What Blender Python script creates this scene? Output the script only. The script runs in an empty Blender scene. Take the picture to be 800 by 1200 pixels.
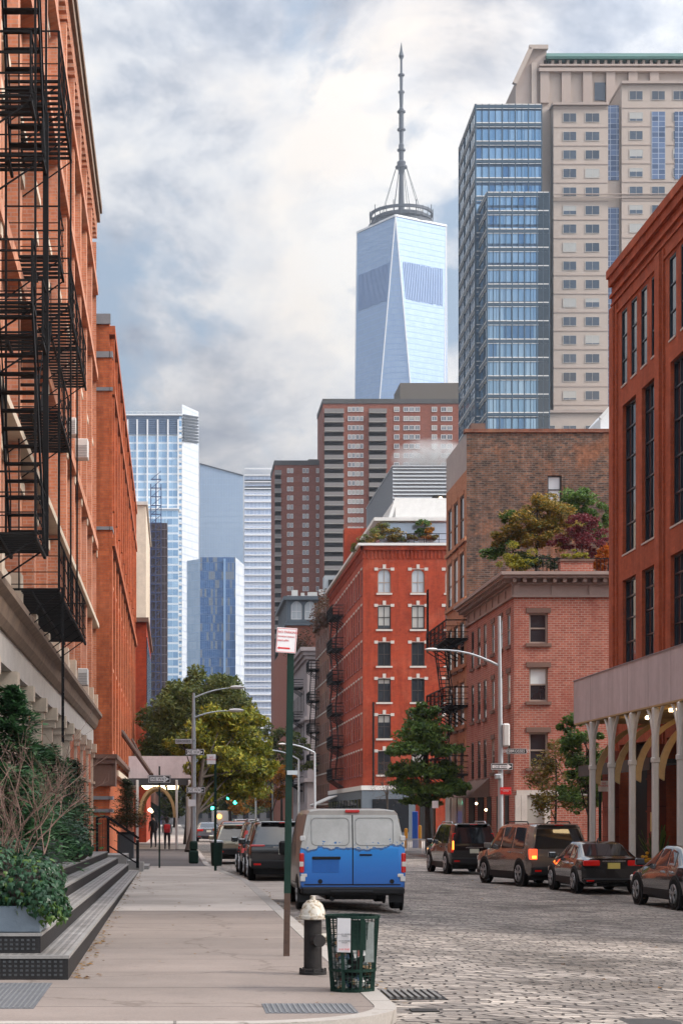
import bpy, math, random
from mathutils import Vector, Matrix
R = math.radians
F, H = 2200.0, 1.85            # focal length in photo pixels, eye height; the street runs along +Y
def PX(px, Y): return (px-205)*Y/F
def PZ(py, Y): return H-(py-957)*Y/F
scene = bpy.context.scene
col = scene.collection
WL = {}                        # world location of every root/part (no rotation at build time)

# ------------------------------------------------------------------ materials
def nn(nt, t, **k):
    n = nt.nodes.new(t)
    for a, b in k.items(): setattr(n, a, b)
    return n
def newmat(name):
    m = bpy.data.materials.new(name); m.use_nodes = True
    nt = m.node_tree; b = nt.nodes['Principled BSDF']
    return m, nt, b
def math_(nt, op, a, b=None, c=None):
    n = nn(nt, 'ShaderNodeMath', operation=op)
    for i, v in enumerate((a, b, c)):
        if v is None: continue
        if isinstance(v, (int, float)): n.inputs[i].default_value = v
        else: nt.links.new(v, n.inputs[i])
    return n.outputs[0]
def mix(nt, fac, a, b, mode='MIX'):
    n = nn(nt, 'ShaderNodeMix', data_type='RGBA', blend_type=mode)
    for s, v in ((0, fac), (6, a), (7, b)):
        if isinstance(v, (int, float)): n.inputs[s].default_value = v
        elif isinstance(v, tuple): n.inputs[s].default_value = v if len(v) == 4 else (*v, 1)
        else: nt.links.new(v, n.inputs[s])
    return n.outputs[2]
def srgb(r, g, b):
    f = lambda c: (c/255/12.92 if c/255 <= .04045 else ((c/255+.055)/1.055)**2.4)
    return (f(r), f(g), f(b), 1)
def noise(nt, vec, scale, detail=4, rough=.6, dist=0):
    n = nn(nt, 'ShaderNodeTexNoise'); n.inputs['Scale'].default_value = scale
    n.inputs['Detail'].default_value = detail; n.inputs['Roughness'].default_value = rough
    n.inputs['Distortion'].default_value = dist
    if vec is not None: nt.links.new(vec, n.inputs['Vector'])
    return n.outputs['Fac']
def ramp(nt, fac, stops, interp='LINEAR'):
    n = nn(nt, 'ShaderNodeValToRGB'); n.color_ramp.interpolation = interp
    el = n.color_ramp.elements
    while len(el) < len(stops): el.new(.5)
    for e, (p, c) in zip(el, stops):
        e.position = p; e.color = c if len(c) == 4 else (*c, 1)
    nt.links.new(fac, n.inputs[0]); return n.outputs[0]
def bump(nt, b, h, strength, dist=.02):
    n = nn(nt, 'ShaderNodeBump'); n.inputs['Strength'].default_value = strength
    n.inputs['Distance'].default_value = dist
    nt.links.new(h, n.inputs['Height']); nt.links.new(n.outputs[0], b.inputs['Normal'])
C_SHADE = (.36, .35, .32, 1)
def scl(c, k): return (min(1, c[0]*k), min(1, c[1]*k), min(1, c[2]*k), 1)
def M(name, c, rough=.7, metal=0, var=.25, vs=3, bmp=.15, spec=.5, emit=None, es=0, coat=0, alpha=1):
    m, nt, b = newmat(name)
    tc = nn(nt, 'ShaderNodeTexCoord').outputs['Object']
    if var:
        f = noise(nt, tc, vs, 6, .65)
        f2 = noise(nt, tc, vs*9, 3, .6)
        c1 = ramp(nt, f, [(.3, scl(c, 1-var)), (.7, scl(c, 1+var))])
        nt.links.new(mix(nt, .35, c1, ramp(nt, f2, [(.3, scl(c, 1-var)), (.7, scl(c, 1+var))])), b.inputs['Base Color'])
        if bmp: bump(nt, b, f2, bmp)
    else: b.inputs['Base Color'].default_value = c
    b.inputs['Roughness'].default_value = rough; b.inputs['Metallic'].default_value = metal
    b.inputs['Specular IOR Level'].default_value = spec
    if coat: b.inputs['Coat Weight'].default_value = coat; b.inputs['Coat Roughness'].default_value = .04
    if emit: b.inputs['Emission Color'].default_value = emit; b.inputs['Emission Strength'].default_value = es
    return m
def wallvec(nt):
    """(x+y, z) in object space: bricks run level round every corner"""
    tc = nn(nt, 'ShaderNodeTexCoord').outputs['Object']
    s = nn(nt, 'ShaderNodeSeparateXYZ'); nt.links.new(tc, s.inputs[0])
    c = nn(nt, 'ShaderNodeCombineXYZ')
    nt.links.new(math_(nt, 'ADD', s.outputs[0], s.outputs[1]), c.inputs[0]); nt.links.new(s.outputs[2], c.inputs[1])
    return c.outputs[0], tc, s
def brickmat(name, c1, c2, mortar, w=.3, h=.1, mort=.012, patch=None, pscale=.35, rough=.85, stain=.3, bmp=.3, mottle=.12):
    m, nt, b = newmat(name)
    v, tc, s = wallvec(nt)
    br = nn(nt, 'ShaderNodeTexBrick'); nt.links.new(v, br.inputs['Vector'])
    br.inputs['Color1'].default_value = c1; br.inputs['Color2'].default_value = c2; br.inputs['Mortar'].default_value = mortar
    br.inputs['Scale'].default_value = 1; br.inputs['Mortar Size'].default_value = mort
    br.inputs['Brick Width'].default_value = w; br.inputs['Row Height'].default_value = h; br.inputs['Mortar Smooth'].default_value = .3
    cc = br.outputs['Color']
    big = noise(nt, tc, pscale, 6, .7, .6)
    if patch: cc = mix(nt, ramp(nt, big, [(.5, (0, 0, 0)), (.62, (1, 1, 1))]), cc, mix(nt, .45, patch, cc))
    # streaky weathering: noise stretched down the wall
    mp = nn(nt, 'ShaderNodeMapping'); mp.inputs['Scale'].default_value = (1.6, 1.6, .22); nt.links.new(tc, mp.inputs[0])
    st = noise(nt, mp.outputs[0], 1.0, 7, .7)
    cc = mix(nt, 1.0, cc, ramp(nt, st, [(.3, (1-stain,)*3), (.7, (1+stain*.25,)*3)]), 'MULTIPLY')
    cc = mix(nt, 1.0, cc, ramp(nt, noise(nt, tc, 2.2, 5, .75, .4), [(.34, (1-mottle,)*3), (.66, (1+mottle,)*3)]), 'MULTIPLY')
    nt.links.new(cc, b.inputs['Base Color']); b.inputs['Roughness'].default_value = rough
    b.inputs['Specular IOR Level'].default_value = .25
    bump(nt, b, br.outputs['Fac'], -bmp, .02)
    return m
def gridmat(name, cw, ch, lw, lh, g1, g2, line, metal=.5, rough=.12, lit=None, line_v=None, big=.0, spec=.5, clum=.5):
    """curtain wall: panes of cw x ch metres between bars, each pane a little different (UV in metres)"""
    m, nt, b = newmat(name)
    uv = nn(nt, 'ShaderNodeUVMap', uv_map='UVMap').outputs[0]
    s = nn(nt, 'ShaderNodeSeparateXYZ'); nt.links.new(uv, s.inputs[0])
    U = math_(nt, 'DIVIDE', s.outputs[0], cw); V = math_(nt, 'DIVIDE', s.outputs[1], ch)
    fu = math_(nt, 'FRACT', U); fv = math_(nt, 'FRACT', V)
    mu = math_(nt, 'LESS_THAN', fu, lw/cw); mv = math_(nt, 'LESS_THAN', fv, lh/ch)
    c = nn(nt, 'ShaderNodeCombineXYZ')
    nt.links.new(math_(nt, 'FLOOR', U), c.inputs[0]); nt.links.new(math_(nt, 'FLOOR', V), c.inputs[1])
    wn = nn(nt, 'ShaderNodeTexWhiteNoise', noise_dimensions='2D'); nt.links.new(c.outputs[0], wn.inputs[0])
    tc = nn(nt, 'ShaderNodeTexCoord').outputs['Object']
    bg = noise(nt, tc, .018, 3, .5)
    f = math_(nt, 'ADD', math_(nt, 'MULTIPLY', wn.outputs[0], 1-big), math_(nt, 'MULTIPLY', bg, big))
    cc = mix(nt, f, g1, g2)
    if lit: cc = mix(nt, math_(nt, 'GREATER_THAN', wn.outputs[0], 1-clum), cc, lit)
    cc = mix(nt, mu, cc, line_v or line); cc = mix(nt, mv, cc, line)
    nt.links.new(cc, b.inputs['Base Color'])
    bars = math_(nt, 'MAXIMUM', mu, mv)
    nt.links.new(math_(nt, 'MULTIPLY_ADD', bars, .45, rough), b.inputs['Roughness'])
    nt.links.new(math_(nt, 'MULTIPLY', math_(nt, 'SUBTRACT', 1.0, bars), metal), b.inputs['Metallic'])
    b.inputs['Specular IOR Level'].default_value = spec
    return m
def leafmat(name, stops, rough=.55):
    m, nt, b = newmat(name)
    g = nn(nt, 'ShaderNodeNewGeometry')
    n = len(stops)
    cc = ramp(nt, g.outputs['Random Per Island'], [(i/max(1, n-1), s) for i, s in enumerate(stops)])
    nt.links.new(cc, b.inputs['Base Color']); b.inputs['Roughness'].default_value = rough
    b.inputs['Specular IOR Level'].default_value = .3
    t = nn(nt, 'ShaderNodeBsdfTranslucent'); nt.links.new(cc, t.inputs[0])
    ms = nn(nt, 'ShaderNodeMixShader'); ms.inputs[0].default_value = .3
    nt.links.new(b.outputs[0], ms.inputs[1]); nt.links.new(t.outputs[0], ms.inputs[2])
    nt.links.new(ms.outputs[0], nt.nodes['Material Output'].inputs[0])
    return m
def panemat(name, c1, c2, rough=.06, metal=.0, spec=.8, blind=0):
    """window pane, each window a slightly different darkness behind the glass"""
    m, nt, b = newmat(name)
    oi = nn(nt, 'ShaderNodeObjectInfo')
    tc = nn(nt, 'ShaderNodeTexCoord').outputs['Object']
    f = math_(nt, 'MULTIPLY_ADD', noise(nt, tc, 1.3, 3), .5, math_(nt, 'MULTIPLY', oi.outputs['Random'], .6))
    cc = mix(nt, f, c1, c2)
    if blind:                  # some rooms have a shade pulled part of the way down behind the glass
        sp = nn(nt, 'ShaderNodeSeparateXYZ'); nt.links.new(tc, sp.inputs[0])
        r7 = math_(nt, 'FRACT', math_(nt, 'MULTIPLY', oi.outputs['Random'], 7.3))
        on = math_(nt, 'MULTIPLY', math_(nt, 'GREATER_THAN', oi.outputs['Random'], 1-blind), math_(nt, 'GREATER_THAN', sp.outputs[2], math_(nt, 'MULTIPLY', r7, 1.7)))
        cc = mix(nt, on, cc, C_SHADE)
    nt.links.new(cc, b.inputs['Base Color'])
    b.inputs['Roughness'].default_value = rough; b.inputs['Metallic'].default_value = metal
    b.inputs['Specular IOR Level'].default_value = spec
    bump(nt, b, noise(nt, tc, .9, 1), .03, .1)
    return m

# ------------------------------------------------------------------ meshes
class MB:
    def __init__(s): s.v = []; s.f = []; s.m = []; s.mi = 0
    def add(s, vs, fs):
        n = len(s.v); s.v += [tuple(p) for p in vs]
        s.f += [tuple(i+n for i in f) for f in fs]; s.m += [s.mi]*len(fs); return s
    def box(s, x0, x1, y0, y1, z0, z1):
        if x0 > x1: x0, x1 = x1, x0
        if y0 > y1: y0, y1 = y1, y0
        if z0 > z1: z0, z1 = z1, z0
        return s.hexa([(x0, y0, z0), (x1, y0, z0), (x1, y1, z0), (x0, y1, z0), (x0, y0, z1), (x1, y0, z1), (x1, y1, z1), (x0, y1, z1)])
    def hexa(s, p): return s.add(p, [(0, 3, 2, 1), (4, 5, 6, 7), (0, 1, 5, 4), (1, 2, 6, 5), (2, 3, 7, 6), (3, 0, 4, 7)])
    def bbox(s, x0, x1, y0, y1, z0, z1, b):
        """box with chamfered edges all round"""
        vs = []; 
        def ring(ix, iz): return [(x0+ix, y0+ix, iz), (x1-ix, y0+ix, iz), (x1-ix, y1-ix, iz), (x0+ix, y1-ix, iz)]
        rings = [ring(b, z0)] ; rings += [[(x0, y0+b, z0+b), (x0+b, y0, z0+b), (x1-b, y0, z0+b), (x1, y0+b, z0+b), (x1, y1-b, z0+b), (x1-b, y1, z0+b), (x0+b, y1, z0+b), (x0, y1-b, z0+b)]]
        rings += [[(a, c, z1-b) for a, c, _ in rings[1]]]; rings += [ring(b, z1)]
        vs = sum(rings, []); fs = [(3, 2, 1, 0), (20, 21, 22, 23)]
        for k in range(8): fs.append((4+k, 4+(k+1) % 8, 12+(k+1) % 8, 12+k))
        for k in range(4):
            fs.append((k, (k+1) % 4, 4+(2*k+2) % 8, 4+(2*k+1) % 8)); fs.append((k, 4+(2*k+1) % 8, 4+2*k))
            fs.append((20+(k+1) % 4, 20+k, 12+(2*k+1) % 8, 12+(2*k+2) % 8)); fs.append((20+k, 12+2*k, 12+(2*k+1) % 8))
        return s.add(vs, fs)
    def prism(s, pts, d):
        """closed polygon of 3-D points pushed along vector d"""
        n = len(pts); q = [tuple(a+b for a, b in zip(p, d)) for p in pts]
        return s.add(list(pts)+q, [tuple(range(n-1, -1, -1)), tuple(range(n, 2*n))]+[(i, (i+1) % n, (i+1) % n+n, i+n) for i in range(n)])
    def cyl(s, p0, p1, r0, r1=None, n=8, caps=True):
        r1 = r0 if r1 is None else r1
        a = Vector(p0); b = Vector(p1); d = (b-a)
        if d.length < 1e-6: return s
        d.normalize(); t = d.orthogonal().normalized(); w = d.cross(t)
        vs = []
        for c, r in ((a, r0), (b, r1)):
            for k in range(n):
                g = 2*math.pi*(k+.5)/n; vs.append(tuple(c+t*(math.cos(g)*r)+w*(math.sin(g)*r)))
        fs = [(k, (k+1) % n, (k+1) % n+n, k+n) for k in range(n)]
        if caps: fs += [tuple(range(n-1, -1, -1)), tuple(range(n, 2*n))]
        return s.add(vs, fs)
    def tube(s, pts, r, n=6):
        for i in range(len(pts)-1):
            ra = r[i] if isinstance(r, (list, tuple)) else r; rb = r[i+1] if isinstance(r, (list, tuple)) else r
            s.cyl(pts[i], pts[i+1], ra, rb, n)
        return s
    def bar(s, p0, p1, w, h=None):
        """square bar between two points"""
        h = w if h is None else h
        a = Vector(p0); b = Vector(p1); d = (b-a).normalized()
        up = Vector((0, 0, 1)) if abs(d.z) < .95 else Vector((0, 1, 0))
        t = d.cross(up).normalized()*w/2; u = t.cross(d).normalized()*h/2
        return s.hexa([tuple(c) for c in (a-t-u, a+t-u, b+t-u, b-t-u, a-t+u, a+t+u, b+t+u, b-t+u)])
    def lathe(s, prof, c=(0, 0, 0), n=16, axis='z', caps=True):
        vs = []
        for r, z in prof:
            for k in range(n):
                g = 2*math.pi*k/n; x, y = r*math.cos(g), r*math.sin(g)
                p = (x, y, z) if axis == 'z' else ((z, x, y) if axis == 'x' else (x, z, y))
                vs.append((c[0]+p[0], c[1]+p[1], c[2]+p[2]))
        fs = []
        for i in range(len(prof)-1):
            for k in range(n): fs.append((i*n+k, i*n+(k+1) % n, (i+1)*n+(k+1) % n, (i+1)*n+k))
        if caps: fs.append(tuple(range(n-1, -1, -1))); fs.append(tuple(range((len(prof)-1)*n, len(prof)*n)))
        return s.add(vs, fs)
    def ell(s, c, r, nu=10, nv=6):
        return s.lathe([(max(.001, math.sin(math.pi*i/nv)), -math.cos(math.pi*i/nv)) for i in range(nv+1)], (0, 0, 0), nu) and s._last(c, r, nu*(nv+1))
    def _last(s, c, r, n):
        for i in range(len(s.v)-n, len(s.v)):
            x, y, z = s.v[i]; s.v[i] = (c[0]+x*r[0], c[1]+y*r[1], c[2]+z*r[2])
        return s
    def build(s, name, mats, parent=None, origin=None, smooth=False, rot=0, uv=False, ang=40):
        """origin None: coordinates are world ones. Otherwise they are local to `origin`, turned by rot about z."""
        me = bpy.data.meshes.new(name); pl = WL.get(parent, Vector((0, 0, 0)))
        if origin is None: vs = [(x-pl.x, y-pl.y, z-pl.z) for x, y, z in s.v]; loc = Vector((0, 0, 0))
        else: vs = s.v; loc = Vector(origin)-pl
        me.from_pydata(vs, [], s.f)
        if not isinstance(mats, (list, tuple)): mats = [mats]
        for m in mats: me.materials.append(m)
        if len(mats) > 1: me.polygons.foreach_set('material_index', s.m)
        if smooth:
            me.polygons.foreach_set('use_smooth', [True]*len(s.f)); me.set_sharp_from_angle(angle=R(ang))
        me.update()
        if uv: auto_uv(me)
        o = bpy.data.objects.new(name, me); col.objects.link(o)
        o.location = loc; o.rotation_euler = (0, 0, rot)
        if parent: o.parent = parent
        WL[o] = pl+loc
        return o
def auto_uv(me):
    l = me.uv_layers.new(name='UVMap')
    for p in me.polygons:
        n = p.normal; t = Vector((-n.y, n.x, 0))
        if t.length < .05: t = Vector((1, 0, 0)); b = Vector((0, 1, 0))
        else: t.normalize(); b = Vector((0, 0, 1))
        for li in p.loop_indices:
            c = me.vertices[me.loops[li].vertex_index].co
            l.data[li].uv = (c.dot(t)+1000, c.dot(b)+1000)
def tag(o, label=None, cat=None, group=None, kind=None):
    if label: o['label'] = label
    if cat: o['category'] = cat
    if group: o['group'] = group
    if kind: o['kind'] = kind
    return o
def root(name, loc, label, cat, group=None, rz=0):
    o = bpy.data.objects.new(name, None); col.objects.link(o); o.location = loc; o.rotation_euler = (0, 0, rz)
    o.empty_display_size = .2
    WL[o] = Vector(loc); return tag(o, label, cat, group)
def copy_tree(o, parent=None):
    c = o.copy(); col.objects.link(c)
    if parent: c.parent = parent
    for ch in list(o.children): copy_tree(ch, c)
    return c
def textmesh(name, txt, size, mat, parent, loc, rot=(R(90), 0, 0), align='CENTER', ext=.002, sx=1.0):
    cu = bpy.data.curves.new(name, 'FONT'); cu.body = txt; cu.size = size; cu.extrude = ext
    cu.align_x = align; cu.align_y = 'CENTER'; cu.space_line = .9; cu.resolution_u = 2
    t = bpy.data.objects.new('tmp', cu); col.objects.link(t)
    dg = bpy.context.evaluated_depsgraph_get(); dg.update()
    me = bpy.data.meshes.new_from_object(t.evaluated_get(dg)); me.name = name
    bpy.data.objects.remove(t); me.materials.clear(); me.materials.append(mat)
    o = bpy.data.objects.new(name, me); col.objects.link(o); o.parent = parent
    o.location = Vector(loc)-WL.get(parent, Vector((0, 0, 0))); o.rotation_euler = rot; o.scale = (sx, 1, 1)
    return o

# ------------------------------------------------------------------ facades
def uvec(a): return Vector((math.cos(a), math.sin(a), 0)), Vector((math.sin(a), -math.cos(a), 0))
def facade(rt, org, a, W, HT, holes, mat, depth=.2, name='wall', rim=.35, arches=()):
    """wall sheet of W x HT metres with recessed openings; local x along wall, y into the building"""
    b = MB(); rd = lambda t: round(t, 4)
    us = sorted({0, rd(W)}|{rd(h[0]) for h in holes}|{rd(h[0]+h[2]) for h in holes})
    vs = sorted({0, rd(HT)}|{rd(h[1]) for h in holes}|{rd(h[1]+h[3]) for h in holes})
    us = [u for u in us if 0 <= u <= W+1e-4]; vs = [v for v in vs if 0 <= v <= HT+1e-4]
    idx = {}
    def P(i, j):
        if (i, j) not in idx: idx[i, j] = len(b.v); b.v.append((us[i], 0, vs[j]))
        return idx[i, j]
    filled = set()
    for h in holes:
        for i in range(len(us)-1):
            if us[i] < h[0]-1e-3 or us[i+1] > h[0]+h[2]+1e-3: continue
            for j in range(len(vs)-1):
                if vs[j] >= h[1]-1e-3 and vs[j+1] <= h[1]+h[3]+1e-3: filled.add((i, j))
    for i in range(len(us)-1):
        for j in range(len(vs)-1):
            if (i, j) in filled: continue
            b.f.append((P(i, j), P(i+1, j), P(i+1, j+1), P(i, j+1))); b.m.append(0)
    for u, v, w, h in [h[:4] for h in holes]:
        q = [(u, v), (u+w, v), (u+w, v+h), (u, v+h)]
        b.add([(x, 0, z) for x, z in q]+[(x, depth, z) for x, z in q], [(k, (k+1) % 4, (k+1) % 4+4, k+4) for k in range(4)])
    for (u, v, w, h) in arches:       # spandrels that turn the head of an opening into a round arch
        r = w/2; zc = v+h-r; n = 8
        for sgn in (-1, 1):
            pts = [(u+r+sgn*r, 0, v+h)]+[(u+r+sgn*r*math.cos(math.pi/2*k/n), 0, zc+r*math.sin(math.pi/2*k/n)) for k in range(n+1)]
            if sgn > 0: pts = pts[::-1]
            b.prism(pts, (0, depth-.05, 0))
    q = [(.004, .004), (W-.004, .004), (W-.004, HT-.004), (.004, HT-.004)]
    b.add([(x, .004, z) for x, z in q]+[(x, rim, z) for x, z in q], [(k, (k+1) % 4, (k+1) % 4+4, k+4) for k in range(4)])
    return b.build(name, mat, rt, org, rot=a)
_wc = {}
def win_parts(w, h, st):
    key = (round(w, 2), round(h, 2), st['id'])
    if key in _wc: return _wc[key]
    d = st.get('depth', .2); f = st.get('fw', .06)
    tt = min(.03, d*.3) if d > 0 else .03; pane = MB(); pane.box(0, w, d-tt, d, 0, h)
    pm = MB(); 
    parts = {}
    fr = MB(); y1 = d-tt; y0 = y1-(min(.06, d*.5) if d > 0 else .06)
    if f:
        fr.box(0, w, y0, y1, 0, f).box(0, w, y0, y1, h-f, h).box(0, f, y0, y1, f, h-f).box(w-f, w, y0, y1, f, h-f)
        for r_ in st.get('rails', (.5,)): fr.box(f, w-f, y0+(y1-y0)*.2, y1, h*r_-f*.4, h*r_+f*.4)
        for r_ in st.get('munt', ()): fr.box(w*r_-f*.3, w*r_+f*.3, y0+(y1-y0)*.3, y1-.001, f, h-f)
        parts['frame'] = (fr, st['frame'])
    if 'sill' in st:
        sl = MB(); e = st.get('se', .12); sl.box(-e, w+e, -st.get('sp', .1), d-.03, -st.get('sh', .14), -.002); parts['sill'] = (sl, st['sill'])
    if 'lintel' in st:
        ln = MB(); e = st.get('le', .12); ln.box(-e, w+e, -st.get('lp', .05), .02, h+.002, h+st.get('lh', .2)); parts['lintel'] = (ln, st['lintel'])
    if 'ears' in st:      # keystone and two side blocks of pale stone
        ln = MB(); e = .3
        ln.box(w/2-.14, w/2+.14, -.06, .02, h+.05, h+.42).box(-e, .02, -.05, .02, h-.12, h+.14).box(w-.02, w+e, -.05, .02, h-.12, h+.14)
        ln.box(.02, w-.02, -.03, .02, h+.004, h+.05); parts['lintel'] = (ln, st['ears'])
    if 'blind' in st:
        bl = MB(); bl.box(f, w-f, y1-.012, y1-.001, h*.5, h-f); parts['blind'] = (bl, st['blind'])
    _wc[key] = [(pane, st['pane']), parts, None]
    return _wc[key]
def windows(rt, org, a, lst, st, cap=100, nosub=False):
    """every opening gets its own window (pane) with frame, sill and lintel under it; past `cap` one mesh"""
    u, n = uvec(a); org = Vector(org)
    items = []
    for it in lst:
        x, z, w, h = it[:4]; p = org+u*x+Vector((0, 0, z)); items.append((p.y, p, w, h, it[4] if len(it) > 4 else st))
    items.sort(key=lambda t: t[0])
    rest = items[cap:]; items = items[:cap]
    pl = WL[rt]
    for _, p, w, h, s in items:
        rec = win_parts(w, h, s)
        if rec[2] is None:
            o = rec[0][0].build('window', rec[0][1], None, (0, 0, 0)); 
            if nosub: pass
            for k, (b, m) in rec[1].items():
                c = b.build(k, m, None, (0, 0, 0)); c.parent = o
            rec[2] = o; first = True
        else: first = False
        o = rec[2] if first else copy_tree(rec[2])
        o.parent = rt; o.location = p-pl; o.rotation_euler = (0, 0, a)
    if rest:
        bb = MB(); mats = []
        for _, p, w, h, s in rest:
            rec = win_parts(w, h, s)
            for b, m in [rec[0]]+list(rec[1].values()):
                if m not in mats: mats.append(m)
                bb.mi = mats.index(m); k = p-org
                q = k.dot(u)
                bb.add([(x+q, y, z+k.z) for x, y, z in b.v], b.f)
        tag(bb.build('window', mats, rt, org, rot=a), kind='stuff')
# ------------------------------------------------------------------ palette (real base colours)
C = lambda r, g, b: (r, g, b, 1)
m_brick_pale = brickmat('pale red brick', C(.62, .27, .15), C(.50, .18, .095), C(.5, .31, .24), .26, .085, .012, patch=C(.58, .33, .25), stain=.35)
m_brick_or = brickmat('orange red brick', C(.50, .135, .05), C(.40, .095, .036), C(.30, .12, .075), .3, .1, .01, patch=C(.42, .14, .07), stain=.4, mottle=.2)
m_red = brickmat('painted red brick', C(.39, .052, .018), C(.33, .040, .015), C(.27, .06, .03), .3, .1, .012, patch=C(.40, .095, .05), stain=.45, mottle=.16)
m_modred = brickmat('red brick of modern block', C(.42, .095, .038), C(.35, .075, .03), C(.3, .09, .05), .3, .1, .008, patch=C(.46, .13, .07), stain=.4, mottle=.15)
m_pink = brickmat('pinkish brick', C(.42, .13, .088), C(.30, .08, .056), C(.38, .26, .21), .30, .112, .018, patch=C(.26, .07, .05), stain=.2, bmp=.5)
m_oldbrick = brickmat('old mixed brick', C(.22, .105, .062), C(.062, .042, .036), C(.15, .125, .105), .34, .115, .022, patch=C(.34, .13, .06), pscale=.3, stain=.5, bmp=.6, mottle=.45)
m_buff = brickmat('orange buff brick', C(.46, .2, .10), C(.38, .155, .075), C(.4, .26, .18), .3, .1, .01, stain=.25)
m_tower_brick = brickmat('brown brick of tower', C(.27, .095, .064), C(.225, .076, .052), C(.22, .11, .085), 1.2, .35, .02, stain=.15)
m_brown_brick = brickmat('brown weathered brick', C(.24, .085, .05), C(.17, .062, .04), C(.2, .12, .09), .4, .14, .02, patch=C(.3, .17, .1), stain=.35)
m_cream = M('cream stone', C(.55, .46, .36), .8, var=.18, vs=1.5)
m_pale_stone = M('pale stone', C(.50, .46, .42), .8, var=.15, vs=2)
m_grey_stone = M('grey stone', C(.25, .235, .235), .85, var=.2, vs=.8)
m_mauve = M('mauve grey stone', C(.27, .235, .24), .85, var=.15, vs=.6)
m_brownstone = M('brownstone', C(.15, .088, .068), .85, var=.2, vs=1.5)
m_cornice = M('taupe painted cornice', C(.27, .205, .18), .7, var=.12, vs=2)
m_weathered = M('weathered dark cornice', C(.20, .14, .10), .85, var=.4, vs=2.5)
m_slate = M('dark blue grey cladding', C(.10, .125, .15), .6, var=.1, vs=1)
m_conc = M('concrete', C(.34, .32, .30), .9, var=.15, vs=1)
m_tarroof = M('roof felt', C(.08, .08, .08), .9, var=.2, vs=.5)
m_tan = M('tan precast stone', C(.40, .335, .29), .8, var=.07, vs=.15, bmp=0)
m_tan_dk = M('pinker precast stone', C(.345, .28, .245), .8, var=.07, vs=.15, bmp=0)
m_copper = M('green copper roof', C(.03, .10, .085), .7, var=.2, vs=.2)
m_iron = M('black iron', C(.009, .009, .010), .7, .0, var=.3, vs=6, spec=.15)
m_iron2 = M('dark grey steel sheet', C(.05, .055, .06), .6, .2, var=.2, vs=3)
m_galv = M('galvanised steel', C(.42, .45, .47), .45, .5, var=.12, vs=4, bmp=0)
m_greenpost = M('dark green enamel', C(.006, .024, .017), .6, .0, var=.3, vs=6, spec=.2)
m_rust = M('rusty brown steel', C(.06, .032, .022), .8, .0, var=.4, vs=8)
m_white = M('white paint', C(.72, .72, .72), .5, var=.06, vs=3, bmp=0)
m_offwhite = M('off white paint', C(.60, .59, .57), .6, var=.1, vs=2, bmp=0)
m_signwhite = M('sign white', C(.78, .76, .76), .45, var=.04, vs=5, bmp=0)
m_signblack = M('sign black', C(.012, .012, .013), .4, var=0)
m_signred = M('sign red', C(.62, .02, .02), .45, var=.05, vs=5, bmp=0)
m_darkgap = M('dark recess', C(.012, .011, .011), .9, var=0)
m_pane = panemat('window pane dark', C(.008, .010, .013), C(.035, .045, .055), blind=.28)
m_pane_lt = panemat('window pane pale', C(.30, .34, .38), C(.50, .53, .55), .12)
m_pane_far = panemat('window pane far', C(.05, .06, .08), C(.3, .32, .35), .1, blind=.4)
m_pane_navy = panemat('window pane navy', C(.006, .012, .022), C(.013, .026, .042), .08)
m_pane_tan = panemat('window pane office', C(.018, .024, .035), C(.06, .08, .11), .1, blind=.14)
m_blind = M('window blind', C(.62, .66, .66), .7, var=0)
m_fr_dark = M('dark window frame', C(.03, .025, .022), .5, var=0)
m_fr_tan = M('taupe window frame', C(.30, .24, .2), .6, var=.05, bmp=0)
m_fr_white = M('white window frame', C(.66, .66, .66), .5, var=0)
m_fr_brown = M('brown window frame', C(.11, .06, .045), .6, var=0)
m_red_frame = M('red window frame', C(.2, .035, .02), .6, var=0)
m_bark = M('bark', C(.045, .034, .027), .95, var=.35, vs=6, bmp=.8)
m_twig = M('bare twig bark', C(.15, .09, .072), .9, var=.25, vs=10)
m_twig2 = M('dark twig bark', C(.05, .036, .028), .9, var=.25, vs=10)
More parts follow.
